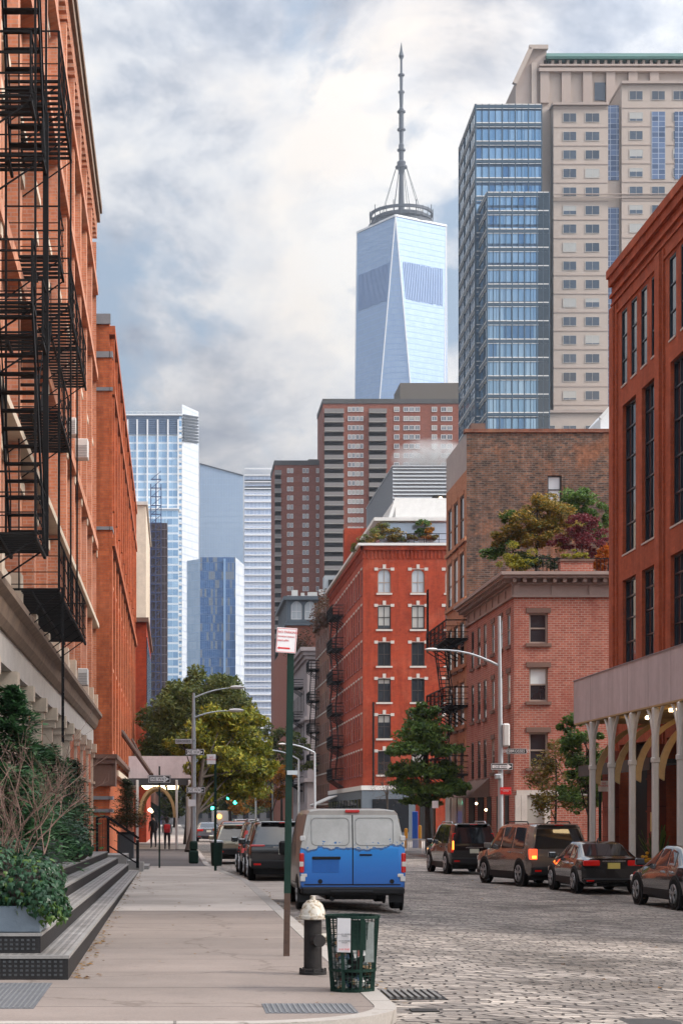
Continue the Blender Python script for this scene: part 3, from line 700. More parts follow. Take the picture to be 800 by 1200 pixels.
# --- glass towers at the end of the street, left to right
def gtower(name, label, foot, tops, mat, extra=None, cat='tower'):
    x = sum(p[0] for p in foot)/len(foot); y = sum(p[1] for p in foot)/len(foot)
    rt = root(name, (x, y, 0), label, cat)
    b = MB(); tower_prism(b, foot, -1, tops); b.build('glass_curtain_wall', mat, rt, uv=True)
    if extra: extra(rt)
    return rt
gA = gridmat('pale blue striped glass', 3.1, 4.3, .35, 1.1, srgb(112, 150, 186), srgb(168, 198, 222), srgb(205, 216, 226), .35, .14, big=.3, line_v=srgb(150, 178, 200))
gA2 = gridmat('silvery white glass', 2.4, 4.3, .3, .5, srgb(176, 184, 194), srgb(206, 208, 210), srgb(150, 160, 174), .15, .2, big=.4)
def exA(rt):
    b = MB()
    for px in (150, 161, 173, 185, 197, 209): b.box(PX(px, 1040)-.4, PX(px, 1040)+.4, 1038.6, 1039.6, -1 if px in (209,) else PZ(640, 1040), PZ(492, 1040))
    b.build('fin', m_white, rt)
    b = MB()
    for i in range(9): b.box(PX(140, 1040), PX(210, 1040), 1039, 1039.9, PZ(508-i*2.4, 1040), PZ(509-i*2.4, 1040))
    b.box(PX(140, 1040), PX(210, 1040), 1039.7, 1039.95, PZ(509, 1040), PZ(488, 1040))
    b.build('louvre', M('slate louvre', srgb(90, 112, 140), .5, var=0), rt)
    b = MB(); tower_prism(b, [(PX(135, 1032), 1030), (PX(209, 1032), 1030), (PX(209, 1032), 1039.5), (PX(135, 1032), 1039.5)], -1, PZ(597, 1030)); b.build('glass_curtain_wall', gA, rt, uv=True)
    b = MB(); b.box(PX(135, 1032), PX(210, 1030), 1029.2, 1039, PZ(597, 1030)+.02, PZ(595.5, 1030)).box(PX(135, 1040), PX(214, 1040), 1038, 1052, PZ(487.5, 1040), PZ(486, 1040)); b.build('parapet', m_white, rt)
    b = MB(); tower_prism(b, fp((213.4, 1046), (233, 1066), (233, 1110), (213.4, 1110)), -1, PZ(480, 1060)); b.build('glass_curtain_wall', gA2, rt, uv=True)
    b = MB(); P0 = Vector((PX(215, 1046), 1045.0, 0)); P1 = Vector((PX(232.3, 1066), 1064.6, 0))
    for i in range(9): b.bar((P0.x, P0.y, PZ(487+i*3.6, 1046)), (P1.x, P1.y, PZ(490+i*3.6, 1066)), .6, 1.0)
    b.build('louvre', m_spire, rt)
    b = MB()
    for i in range(63): b.box(PX(209.5, 1040), PX(213.2, 1040), 1039.1, 1041, 4+i*3.4, 5.2+i*3.4)
    b.box(PX(211, 1040), PX(212, 1040), 1040.2, 1042, 0, 219); b.build('terrace_edge', m_offwhite, rt)
    b = MB()
    for i in range(12): b.bar((PX(150+i*5.4, 1040), 1042, PZ(487, 1040)), (PX(150+i*5.4, 1040), 1042, PZ(481.5, 1040)), .35)
    b.bar((PX(147, 1040), 1042, PZ(481.5, 1040)), (PX(213, 1040), 1042, PZ(481.5, 1040)), .4)
    b.build('roof_rail', m_galv, rt)
gtower('glass_tower', 'tallest glass tower on the left with louvred crown and a bright white flank', fp((135, 1040), (213, 1040), (213, 1100), (135, 1100)), PZ(487.5, 1040), gA, exA)
gB = gridmat('smooth grey blue glass', 1.6, 3.9, .16, .2, srgb(132, 150, 172), srgb(154, 170, 188), srgb(116, 136, 160), .35, .1, big=.8)
gtower('glass_tower', 'plain grey blue glass tower with a slanting flat top', fp((234, 1150), (285, 1150), (285, 1210), (234, 1210)), [PZ(543, 1150), PZ(557, 1150), PZ(557, 1150), PZ(543, 1150)], gB,
       lambda rt: MB().bar((PX(234, 1149), 1149.6, PZ(543, 1149)), (PX(285, 1149), 1149.6, PZ(557, 1149)), .5, .7).build('parapet', m_spire, rt))
gC = gridmat('white banded glass', 1.9, 4.15, .25, 1.3, srgb(168, 184, 212), srgb(204, 213, 228), srgb(214, 220, 232), .25, .2, big=.5, line_v=srgb(196, 204, 218))
def exC(rt):
    b = MB()
    for i in range(52): b.box(PX(286.5, 930), PX(324, 930), 928.6, 930, 6+i*4.15*.77*1.03, 6.5+i*4.15*.77*1.03)
    b.build('floor_edge', m_white, rt)
    b = MB(); b.box(PX(287, 930), PX(324, 930), 929, 929.9, PZ(574, 930), PZ(570, 930)).box(PX(287, 930), PX(324, 930), 929, 929.9, PZ(564, 930), PZ(562.5, 930)); b.build('louvre', m_spire, rt)
gtower('glass_tower', 'very pale white and lilac glass tower with many level bands', fp((286.5, 930), (330, 930), (330, 990), (286.5, 990)), PZ(558, 930), gC, exC)
gD = gridmat('dark blue glass with lit floors', .9, 3.7, .12, .35, srgb(46, 76, 118), srgb(84, 118, 160), srgb(66, 92, 128), .5, .1, lit=srgb(112, 120, 130), big=.5, clum=.22)
gD2 = gridmat('pale flank glass', 1.5, 3.7, .1, .3, srgb(158, 182, 208), srgb(190, 206, 224), srgb(150, 174, 200), .3, .15, big=.4)
def exD(rt):
    b = MB(); tower_prism(b, fp((219, 806), (234.3, 800), (234.3, 850), (219, 850)), -1, PZ(655, 800)); b.build('glass_curtain_wall', gD2, rt, uv=True)
    b = MB(); tower_prism(b, fp((276, 800), (286, 812), (286, 850), (276, 850)), -1, [PZ(653, 800), PZ(662, 812), PZ(662, 812), PZ(653, 800)]); b.build('glass_curtain_wall', gA2, rt, uv=True)
    b = MB(); b.box(PX(262, 799), PX(264.5, 799), 799, 799.9, 0, PZ(655, 800)); b.build('fin', M('blue grey fin', srgb(120, 150, 185), .4, var=0), rt)
gtower('glass_tower', 'lower dark blue glass tower with scattered lit windows and a bright right edge', fp((234.5, 800), (276, 800), (276, 860), (234.5, 860)), PZ(653, 800), gD, exD)
# --- scaffolded tower under construction
Y = 420; rt = root('tower_under_construction', (PX(175, Y), Y, 0), 'narrow dark tower wrapped in scaffolding with a hoist mast on top', 'tower')
m_net = M('dark netting', C(.07, .05, .055), .9, var=.3, vs=.3); m_scaf = M('scaffold tube', C(.16, .13, .14), .6, var=.2, vs=.4); m_navy = M('navy hoist mesh', C(.035, .05, .13), .7, var=.2, vs=.4)
b = MB(); b.box(PX(150, Y), PX(196, Y), Y+1, Y+14, -1, PZ(612, Y)); b.build('core', m_net, rt)
b = MB()
for i in range(34):
    z = i*2.0; b.box(PX(150, Y), PX(197, Y), Y-.2, Y, z, z+.14)
for i in range(14):
    x = PX(150, Y)+i*.68; b.box(x, x+.08, Y-.1, Y+.02, 0, PZ(610, Y)+random.random())
b.build('scaffolding', m_scaf, rt)
b = MB()
for i in range(40):
    z = 1+i*1.95; b.box(PX(177, Y), PX(189, Y), Y-1, Y-.8, z, z+.2); b.bar((PX(177, Y), Y-.9, z), (PX(189, Y), Y-.9, z+1.9), .12)
for px in (177, 183, 189): b.box(PX(px, Y)-.1, PX(px, Y)+.1, Y-1.1, Y-.7, 0, PZ(568, Y))
b.build('hoist', m_navy, rt)
# --- brick towers with balconies
def slab(name, label, Y, x0, x1, z, body_mat, cols, balc, fh, top=None, depth=22, ztop=None):
    rt = root(name, (PX((x0+x1)/2, Y), Y, 0), label, 'apartment tower')
    b = MB(); b.box(PX(x0, Y), PX(x1, Y), Y, Y+depth, -1, z); b.build('wall', body_mat, rt)
    b = MB(); b.box(PX(x0, Y)-.2, PX(x1, Y)+.2, Y-.2, Y+depth, z+.01, z+1.4); b.build('parapet', m_tarroof, rt)
    st = dict(id='far%.0f' % Y, depth=-.02, fw=.13, frame=m_fr_white, pane=m_pane_far, rails=(), munt=(.5,))
    ws = []; n = int(z/fh)
    for i in range(1, n):
        zz = z-i*fh
        for (c0, c1, k) in cols:
            w_ = (PX(c1, Y)-PX(c0, Y))/k
            for j in range(k): ws.append((PX(c0, Y)+w_*j-PX(x0, Y)+.1, zz+.3, w_-.2, 1.45, st))
    # windows high up are the ones the picture shows
    vis = [q for q in ws if q[1] > 60]
    windows(rt, (PX(x0, Y), Y-.06, 0), 0, sorted(vis, key=lambda q: -q[1]), st, cap=90)
    if balc:
        mbp = M('grey balcony panel '+str(Y), C(.20, .185, .18), .8, var=.1); seen = {}
        for c0, c1 in balc:
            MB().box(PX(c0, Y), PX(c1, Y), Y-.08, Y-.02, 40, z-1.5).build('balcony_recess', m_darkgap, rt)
            w_ = PX(c1, Y)-PX(c0, Y)
            for i in range(1, n):
                zz = z-i*fh
                if zz < 55: break
                if c0 not in seen:
                    o = MB().box(-.1, w_+.1, -1.6, -.1, -.35, -.1).build('balcony', m_conc, rt, (PX(c0, Y), Y, zz)); MB().box(-.1, w_+.1, -1.62, -1.55, -.1, .95).build('balcony_front', mbp, o, (PX(c0, Y), Y, zz)); seen[c0] = o
                else:
                    o = copy_tree(seen[c0], rt); o.location = Vector((PX(c0, Y), Y, zz))-WL[rt]
    if top:
        a0, a1, t1 = top; b = MB(); b.box(PX(a0, Y), PX(a1, Y), Y+3, Y+depth-3, z, PZ(t1, Y)); b.build('penthouse', M('dark penthouse '+str(Y), C(.13, .115, .10), .9, var=.05), rt)
    return rt
slab('apartment_tower', 'tall brown brick apartment tower with grey balconies, in front of the spired skyscraper', 560, 378.5, 540, PZ(473, 560), m_tower_brick,
     [(407, 426, 4), (461, 468, 1), (472, 492, 3), (505, 512, 1), (516, 530, 2)], [(380, 402), (432, 452)], 2.75, (470, 545, 446))
slab('apartment_tower', 'lower brown brick apartment tower with small balconies at its left edge', 575, 322, 379, PZ(545, 575), m_tower_brick,
     [(336, 344, 2), (354, 362, 2), (370, 374, 1)], [(322, 329)], 2.78, (362, 379, 536))
# ------------------------------------------------------------------ tan office tower and its glass annexe
Y = 407.0; fz = lambda py: PZ(py, Y); fx = lambda px: PX(px, Y)
rt = root('office_tower', (fx(720), Y, 0), 'tan stone office tower with paired windows, gable and green copper roof edge', 'office tower')
def bx_(x0, x1, y0, y1, py_t, mat=m_tan, name='wall'):
    b = MB(); b.box(fx(x0), fx(x1), y0, y1, -1, fz(py_t)); return b.build(name, mat, rt)
bx_(648, 712, Y, Y+14, 122)
bx_(712, 727, Y+.8, Y+14, 124); bx_(727.2, 900, Y-.5, Y+14, 98)
Y2 = Y+14.2; g2z = lambda py: PZ(py, Y2); g2x = lambda px: PX(px, Y2)
b = MB(); b.box(g2x(632), g2x(900), Y2, Y2+26, -1, g2z(77)); b.build('wall', m_tan, rt)
b = MB(); b.box(g2x(608), g2x(650), Y2+.3, Y2+25.9, -1, g2z(123)).box(fx(633.6), fx(648)-.01, Y+3, Y+14, -1, fz(122)); b.build('wall', m_tan, rt)
bx_(592, 900, Y-9, Y-.6, 493)
m_tanframe = M('tan office window frame', C(.42, .38, .34), .6, var=0)
# window pairs, each pair one window with white mullion and blind
stt = dict(id='tan', depth=.05, fw=.10, frame=m_tanframe, pane=m_pane_tan, rails=(), munt=(.5,), blind=None)
del stt['blind']
ws = []; org = (fx(640), Y-.12, 0)
def addw(px0, px1, rows, yo=0):
    for r_ in rows: ws.append((fx(px0)-fx(640), fz(r_+5.5), fx(px1)-fx(px0), fz(r_-5.5)-fz(r_+5.5), stt))
rows = [138+21.7*i for i in range(17)]
addw(659, 675, rows); addw(685, 702, rows)
windows(rt, org, 0, ws, stt, cap=100)
ws = []
addw(736, 752, [113]+rows); addw(762, 778, [113]+rows[4:]); addw(787, 803, [113]+rows)
windows(rt, (fx(640), Y-.62, 0), 0, ws, stt, cap=60)
Yw = Y-9.0; wl_ = [(PX(p0, Yw)-fx(592), PZ(507, Yw), PX(p1, Yw)-PX(p0, Yw), PZ(498.5, Yw)-PZ(507, Yw), stt) for p0, p1 in ((609, 625), (634, 650), (659, 675), (685, 702))]
windows(rt, (fx(592), Yw-.12, 0), 0, wl_, stt)
gstrip = gridmat('office glass strip', 1.45, 1.15, .14, .12, srgb(62, 76, 100), srgb(96, 112, 140), srgb(150, 158, 172), .2, .15)
for px0, px1, p0, p1, yy in ((711.5, 725.5, 122, 210, Y+.8), (711.5, 725.5, 242, 478, Y+.8), (762, 778, 132, 211, Y-.5), (789, 803, 132, 211, Y-.5)):
    b = MB(); b.box(fx(px0), fx(px1), yy-.12, yy-.02, fz(p1), fz(p0)); b.build('window_strip', gstrip, rt, uv=True)
# bands and joints in the stone
b = MB()
for r_ in rows+[rows[-1]+21.7]:
    for x0, x1, yy in ((648, 712, Y), (727.2, 830, Y-.5)):
        b.box(fx(x0), fx(x1), yy-.1, yy-.01, fz(r_-10.2), fz(r_-11.4))
for py in (228, 232): b.box(fx(648), fx(830), Y-.75, Y-.51, fz(py+1), fz(py))
b.box(fx(646), fx(712.3), Y-.7, Y+14.1, fz(124), fz(121)); b.box(fx(726.6), fx(900), Y-1.2, Y+14.1, fz(100), fz(97)); b.box(fx(592), fx(900), Y-9.5, Y-.6, fz(494.5), fz(491.5))
b.build('string_course', m_tan_dk, rt)
# upper block: big square panels between pilasters, slot window, loggia under the roof, gable to the left
b = MB()
for px in (637, 662, 687, 714, 740, 765): b.box(g2x(px)-1.0, g2x(px)+1.0, Y2-.9, Y2-.01, g2z(122), g2z(86)-.01)
b.box(g2x(630), g2x(900), Y2-1.3, Y2-.01, g2z(86), g2z(82)).box(g2x(631), g2x(900), Y2-1.0, Y2-.01, g2z(79), g2z(77)); b.build('pilaster', m_tan_dk, rt)
MB().box(g2x(696), g2x(711), Y2-.2, Y2-.02, g2z(118), g2z(97)).build('window', m_pane_tan, rt)
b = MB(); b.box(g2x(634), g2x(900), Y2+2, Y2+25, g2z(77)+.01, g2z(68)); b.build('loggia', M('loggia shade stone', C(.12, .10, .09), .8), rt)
b = MB()
for i in range(42): b.box(g2x(637)+i*1.7, g2x(637)+i*1.7+.6, Y2+.2, Y2+1.9, g2z(77)+.01, g2z(70))
b.build('pilaster', m_tan, rt)
b = MB(); x0 = g2x(639); b.prism([(x0, Y2-.6, g2z(70)), (x0, Y2-.6, g2z(67)), (x0, Y2+2, g2z(58)), (x0, Y2+24, g2z(57)), (x0, Y2+24, g2z(70))], (60, 0, 0)); b.build('roof', m_copper, rt)
b = MB(); b.prism([(g2x(604), Y2+.2, g2z(124)), (g2x(640), Y2+.2, g2z(124)), (g2x(640), Y2+.2, g2z(57)), (g2x(621), Y2+.2, g2z(58)), (g2x(604), Y2+.2, g2z(96))], (0, 26, 0)); b.build('gable', m_tan_dk, rt)
b = MB(); b.bar((g2x(602), Y2-.3, g2z(99)), (g2x(621), Y2-.3, g2z(58)), 1.2, 1.0); b.bar((g2x(619), Y2-.3, g2z(56.5)), (g2x(641), Y2-.3, g2z(56.5)), 1.2, .9); b.build('gable_cornice', m_tan, rt)
for px in (622, 629): pass
b = MB(); b.box(g2x(622), g2x(628), Y2-.4, Y2+.15, g2z(122), g2z(74)); b.build('pilaster', m_tan, rt)
b = MB(); b.cyl((fx(722), Y+20, fz(58)), (fx(722), Y+20, fz(53)), .25); b.ell((fx(722), Y+20, fz(52.5)), (.9, .9, .6)); b.build('roof_vent', m_iron, rt)
# glass annexe
m_gl_blue = gridmat('annexe glass', 1.55, 4.02, .1, .55, srgb(96, 132, 162), srgb(150, 176, 196), srgb(50, 74, 98), .55, .06, big=.35, lit=srgb(84, 116, 148), clum=.12)
rg = root('glass_office_block', (PX(590, 395), 395, 0), 'blue green glass office block with white floor lines attached to the tan tower', 'office block')
b = MB(); up = fp((557, 404), (634, 404), (634, 430), (538, 430)); tower_prism(b, up, -1, PZ(122, 404)); b.build('glass_curtain_wall', m_gl_blue, rg, uv=True)
b = MB(); lo = fp((570.5, 394), (643, 394), (643, 403.9), (567, 403.9)); lo[3] = (lo[0][0], 403.9); tower_prism(b, lo, -1, PZ(225, 394)); b.build('glass_curtain_wall', m_gl_blue, rg, uv=True)
bl_ = MB(); wv = MB(); dv = MB()
def lines(P0, P1, ztop, fh, nv, dark=True, off=.12):
    P0 = Vector((*P0, 0)); P1 = Vector((*P1, 0)); d = (P1-P0).normalized(); nrm = Vector((d.y, -d.x, 0))*off
    for k in range(int(ztop/fh)):
        z = ztop-k*fh
        a, c = P0+nrm, P1+nrm
        wv.bar((a.x, a.y, z-.1), (c.x, c.y, z-.1), .18, .20)
        wv.bar((a.x, a.y, z-1.0), (c.x, c.y, z-1.0), .16, .10)
        dv.bar((a.x, a.y, z-.52), (c.x, c.y, z-.52), .14, .5)
    for i in range(nv+1):
        p = P0.lerp(P1, i/nv)+nrm; dv.bar((p.x, p.y, 0), (p.x, p.y, ztop), .22 if i % 2 == 0 else .1, .2)
fh = 21.5*404/F
lines(up[0], up[1], PZ(122, 404), fh, 10); lines(up[3], up[0], PZ(122, 404), fh, 6)
lines(lo[0], lo[1], PZ(225, 394), 21.5*394/F, 10); lines(lo[3], lo[0], PZ(225, 394), 21.5*394/F, 3)
wv.build('floor_line', m_offwhite, rg); dv.build('mullion', M('blue grey mullion', C(.06, .095, .13), .4, .3, var=0), rg)
b = MB(); b.box(PX(630, 394), PX(643.3, 394), 393.8, 393.98, 0, PZ(226, 394)); b.build('corner_glass', M('dark corner glass', C(.03, .045, .06), .1, var=0), rg)

# ------------------------------------------------------------------ louvred plant building and steam
rl = root('louvred_plant_building', (30, 250, 0), 'windowless grey plant building clad in level metal louvres', 'building')
YL = 240; x0 = PX(460, YL); z1 = PZ(547, YL)
b = MB(); b.box(x0, x0+30, YL, YL+33, -1, z1); b.build('wall', M('pale louvre backing', C(.36, .38, .40), .6, var=.05, bmp=0), rl)
b = MB()
for i in range(64):
    z = z1-.05-i*.47
    b.hexa([(x0-.02, YL-.32, z-.3), (x0+30, YL-.32, z-.3), (x0+30, YL-.01, z), (x0-.02, YL-.01, z), (x0-.02, YL-.30, z-.25), (x0+30, YL-.30, z-.25), (x0+30, YL-.01, z+.05), (x0-.02, YL-.01, z+.05)])
b.box(x0-.1, x0+30, YL-.35, YL+33, z1, z1+.12)
b.build('louvre', M('metal louvre', C(.44, .46, .48), .45, .2, var=0), rl)
b = MB()
for i in range(34): b.box(x0-.08, x0-.005, YL+.4+i*.95, YL+.5+i*.95, 0, z1-.02)
b.build('side_rib', M('grey side rib', C(.3, .32, .34), .6, .1, var=0), rl)
b = MB(); b.box(PX(508, 238), PX(530, 238), 238.2, 239.6, PZ(603, 238), PZ(580, 238)); b.build('plant_opening', m_darkgap, rl)
MB().ell((PX(516, 238), 238, PZ(584, 238)), (.25, .2, .2)).build('lamp', m_warm2, rl)
b = MB()
for px in (511, 516, 521): b.bar((PX(px, 238), 238, PZ(603, 238)), (PX(px, 238), 238, PZ(586, 238)), .15)
b.box(PX(510, 238), PX(522, 238), 237.8, 238, PZ(602, 238), PZ(598, 238)); b.build('pipe', m_galv, rl)
m, nt, b_ = newmat('steam'); nt.nodes.remove(b_)
vp = nn(nt, 'ShaderNodeVolumePrincipled'); tcg = nn(nt, 'ShaderNodeTexCoord').outputs['Object']
vp.inputs['Color'].default_value = C(.95, .95, .95)
ln_ = nn(nt, 'ShaderNodeVectorMath', operation='LENGTH'); mpp = nn(nt, 'ShaderNodeMapping'); mpp.inputs['Scale'].default_value = (1/5.6, 1/3.0, 1/3.0); nt.links.new(tcg, mpp.inputs[0]); nt.links.new(mpp.outputs[0], ln_.inputs[0])
fall = math_(nt, 'SUBTRACT', 1.0, ln_.outputs['Value'])
nz = ramp(nt, noise(nt, tcg, .38, 4, .6, .5), [(.35, (0, 0, 0)), (.65, (1, 1, 1))])
nt.links.new(math_(nt, 'MAXIMUM', math_(nt, 'MULTIPLY', math_(nt, 'MULTIPLY', fall, nz), 1.9), 0.0), vp.inputs['Density'])
nt.links.new(vp.outputs[0], nt.nodes['Material Output'].inputs['Volume'])
tag(MB().ell((0, 0, 0), (5.6, 3, 3), 16, 10).build('steam', m, None, (PX(505, 250), 250, PZ(538, 250)), smooth=True), 'thin white steam drifting over the louvred plant building', 'steam', kind='stuff')

# ------------------------------------------------------------------ right-hand street row (street faces on X = 16.6)
XR = 16.6
def body(rt, x0, x1, y0, y1, z1, mat, name='wall'):
    b = MB(); b.box(x0, x1, y0, y1, -.6, z1); return b.build(name, mat, rt)
st_red = dict(id='red', depth=.2, fw=.09, frame=m_fr_dark, pane=m_pane, rails=(.5,), munt=(.5,), sill=m_pale_stone, ears=m_pale_stone, sh=.16, se=.15)
st_redarch = dict(id='redarch', depth=.2, fw=.09, frame=m_fr_tan, pane=m_pane_lt, rails=(.45,), munt=(.5,), sill=m_pale_stone, sh=.16, ears=m_pale_stone)
st_side = dict(id='side', depth=.05, fw=.07, frame=m_red_frame, pane=m_pane, rails=(.5,), sill=m_red_frame, lintel=m_pale_stone, sh=.12, lh=.15, sp=.1)
Yr = 166.0; Xr = PX(425.3, Yr); zr = PZ(640, Yr)
rr = root('red_brick_building', (Xr, Yr, 0), 'bright red painted brick corner building with arched top windows and pale keystones', 'building')
holes, arch = [], []
cols_ = [PX(p, Yr)-Xr-.58 for p in (450, 489.5, 529)]+[PX(529, Yr)-Xr-.58+3*k for k in (1, 2, 3)]
for r_, py in enumerate((681, 723.5, 766.5, 809, 851.5, 894)):
    for c_ in cols_:
        z = PZ(py, Yr)-1.05+.5
        h = (c_, z, 1.16, 2.1, st_redarch if r_ == 0 else st_red)
        holes.append(h)
        if r_ == 0: arch.append(h[:4])
zoff = .5
facade(rr, (Xr, Yr, -zoff), 0, 22, zr+zoff, holes, m_red, .22, arches=arch)
windows(rr, (Xr, Yr, -zoff), 0, holes, st_red)
# street face: local x runs towards us from the far end
L = 36.0; hs = []; z_rows = [PZ(py, Yr)-1.05+.5 for py in (681, 723.5, 766.5, 809, 851.5, 894)]
for z in z_rows:
    for k in range(15): hs.append((1.2+k*2.36, z, .95, 2.2, st_side))
facade(rr, (Xr, Yr+L, -zoff), R(-90), L, zr+zoff, hs, m_red, .25)
windows(rr, (Xr, Yr+L, -zoff), R(-90), hs, st_side)
body(rr, Xr+.36, Xr+22, Yr+.36, Yr+L, zr-.05, m_red)
b = MB()                       # corbelled brick frieze and pale gutter line
for i in range(62): b.box(Xr+i*.35, Xr+i*.35+.14, Yr-.1, Yr-.002, zr-1.1, zr-.35)
for i in range(102): b.box(Xr-.1, Xr-.002, Yr+i*.35, Yr+i*.35+.14, zr-1.1, zr-.35)
b.box(Xr-.25, Xr+22, Yr-.25, Yr-.002, zr-.35, zr+.0); b.box(Xr-.25, Xr-.002, Yr-.25, Yr+L, zr-.352, zr+.0)
b.build('frieze', m_red, rr)
b = MB(); b.box(Xr-.5, Xr+22, Yr-.5, Yr+.5, zr+.004, zr+.22); b.box(Xr-.5, Xr+.5, Yr+.5, Yr+L, zr+.004, zr+.22); b.build('cornice', m_offwhite, rr)
b = MB(); b.box(Xr-.18, Xr+22, Yr-.18, Yr-.005, 4.2, 4.6).box(Xr-.18, Xr-.005, Yr, Yr+L, 4.2, 4.6); b.build('string_course', m_offwhite, rr)
b = MB(); b.box(Xr-.12, Xr+4.6, Yr-.12, Yr-.01, -.4, 4.19).box(Xr-.12, Xr-.01, Yr-.01, Yr+L, -.4, 4.19); b.build('shopfront', m_slate, rr)
b = MB()
for i in range(11): b.box(Xr-.18, Xr-.121, Yr+1+i*3.2, Yr+3.3+i*3.2, .5, 3.4)
b.box(Xr+.8, Xr+4, Yr-.18, Yr-.121, .5, 3.4); b.build('shop_window', m_pane, rr)
b = MB(); b.cyl((PX(437, Yr), Yr-.2, 4.6), (PX(437, Yr), Yr-.2, PZ(823, Yr)), .09); b.build('downpipe', m_iron, rr)
b = MB(); b.box(Xr+5.0, Xr+6.2, Yr-.14, Yr-.01, -.3, 3.4).box(Xr+7.4, Xr+8.6, Yr-.14, Yr-.01, -.3, 3.4); b.build('door', m_darkgap, rr)
# penthouse and its roof garden
m_glr = M('sky reflecting glass', C(.45, .52, .60), .08, .35, var=.1, vs=.3, bmp=0)
b = MB(); b.box(Xr+1.8, Xr+20, Yr+3, Yr+26, zr+.01, zr+2.6); b.build('penthouse_wall', m_glr, rr)
b = MB(); b.box(Xr+1.2, Xr+20, Yr+2.2, Yr+28, zr+2.6, zr+2.9); b.build('penthouse_roof', m_offwhite, rr)
b = MB(); b.box(Xr+3.8, Xr+13, Yr+8, Yr+20, zr+2.91, zr+5.6); b.bar((Xr+3.0, Yr+8, zr+2.9), (Xr+3.9, Yr+8, zr+5.6), .3); b.build('penthouse_wall', m_offwhite, rr)
b = MB()
for i in range(16): b.box(Xr+3.4+i*1.1, Xr+3.45+i*1.1, Yr+.3, Yr+.35, zr+.22, zr+1.15)
b.box(Xr+3.4, Xr+20, Yr+.3, Yr+.35, zr+1.12, zr+1.18); b.box(Xr+3.4, Xr+20, Yr+.31, Yr+.34, zr+.6, zr+.64); b.build('roof_railing', m_iron, rr)
b = MB(); b.box(Xr-.1, Xr+2, Yr+17, Yr+18.6, zr+.23, zr+4.2); b.build('chimney', m_red, rr)

# brown building with vines, next down the street
Y0 = 202.06; Y1 = 222; zz = 24.5
rb = root('brown_brick_building', (XR, Y0, 0), 'weathered brown brick building with russet vines spilling over its roof edge', 'building')
st_b = dict(id='brn', depth=.05, fw=.07, frame=m_fr_brown, pane=m_pane, rails=(.5,), sill=m_pale_stone, sh=.14)
hs = [(1.0+k*2.3, 3.8+r_*3.4, 1.0, 2.2, st_b) for r_ in range(6) for k in range(8)]
facade(rb, (Xr, Y1, -.5), R(-90), Y1-Y0, zz+.5, hs, m_brown_brick, .25); windows(rb, (Xr, Y1, -.5), R(-90), hs, st_b)
body(rb, Xr+.36, Xr+20, Y0, Y1, zz-.05, m_brown_brick)
b = MB(); b.box(Xr-.35, Xr-.002, Y0, Y1, zz-.9, zz); b.build('cornice', m_brownstone, rb)
# grey stone building and the mansard one beyond
Y0 = 235.6; Y1 = 262; xg = PX(360, Y0); zz = PZ(759, Y0)
rgs = root('grey_stone_building', (xg, Y0, 0), 'mauve grey stone building with heavy cornice and tall narrow windows', 'building')
st_g = dict(id='grs', depth=.06, fw=.08, frame=m_fr_dark, pane=m_pane, rails=(.5,), sill=m_mauve)
hs = [(1.2+k*2.9, 4.2+r_*3.9, 1.3, 2.7, st_g) for r_ in range(4) for k in range(8)]
facade(rgs, (xg, Y1+2, -.5), R(-90), Y1+2-Y0, zz+.5, hs, m_mauve, .3); windows(rgs, (xg, Y1+2, -.5), R(-90), hs, st_g)
hs = [(2.2+k*3.2, 4.2+r_*3.9, 1.3, 2.7, st_g) for r_ in range(4) for k in range(4)]
facade(rgs, (xg, Y0, -.5), 0, 15, zz+.5, hs, m_mauve, .3); windows(rgs, (xg, Y0, -.5), 0, hs, st_g)
body(rgs, xg+.36, xg+15, Y0+.36, Y1+2, zz-.05, m_mauve)
b = MB()
for dz, e in ((0, .9), (-.5, .6), (-1.0, .3), (-8.6, .35), (-16.4, .4)): b.box(xg-e, xg+15, Y0-e, Y0-.004, zz+dz-.45, zz+dz+.02).box(xg-e, xg-.004, Y0-.004, Y1+2, zz+dz-.452, zz+dz+.021)
b.build('cornice', m_mauve, rgs)
Y0 = 279.0; Y1 = 302; xm = PX(336, Y0); zm = PZ(700, Y0)
rm = root('mansard_building', (xm, Y0, 0), 'building with dark blue grey mansard storey and two pale arched windows above red brick', 'building')
zb_ = PZ(729, Y0)
st_m = dict(id='man', depth=.2, fw=.12, frame=m_fr_white, pane=m_pane_lt, rails=(.45,), munt=(.5,))
hm = [(PX(p, Y0)-xm-.75, PZ(738-9, Y0)-PZ(738-9, Y0)+.4, 1.6, 2.7, st_m) for p in (347, 363, 379, 395)]
facade(rm, (xm, Y0, zb_), 0, 18, zm-zb_, hm, m_slate, .25, arches=[h[:4] for h in hm]); windows(rm, (xm, Y0, zb_), 0, hm, st_m)
facade(rm, (xm, Y1, zb_), R(-90), Y1-Y0, zm-zb_, [(1+k*3.2, .4, 1.3, 2.7, st_m) for k in range(7)], m_slate, .25); windows(rm, (xm, Y1, zb_), R(-90), [(1+k*3.2, .4, 1.3, 2.7, st_m) for k in range(7)], st_m)
m_rb2 = brickmat('rosy brick', C(.36, .12, .08), C(.3, .095, .065), C(.3, .16, .12), .4, .14, .015)
body(rm, xm+.01, xm+18, Y0+.01, Y1, zb_-.5, m_rb2)
body(rm, xm+.4, xm+18, Y0+.4, Y1-.1, zm-.05, m_slate)
b = MB(); b.box(xm-.5, xm+18, Y0-.5, Y0-.003, zm-.4, zm+.15).box(xm-.5, xm-.003, Y0-.003, Y1, zm-.401, zm+.151).box(xm-.2, xm+18, Y0-.25, Y0-.003, zb_-.5, zb_-.05).box(xm-.25, xm-.003, Y0-.003, Y1, zb_-.5, zb_-.05); b.build('cornice', m_slate, rm)
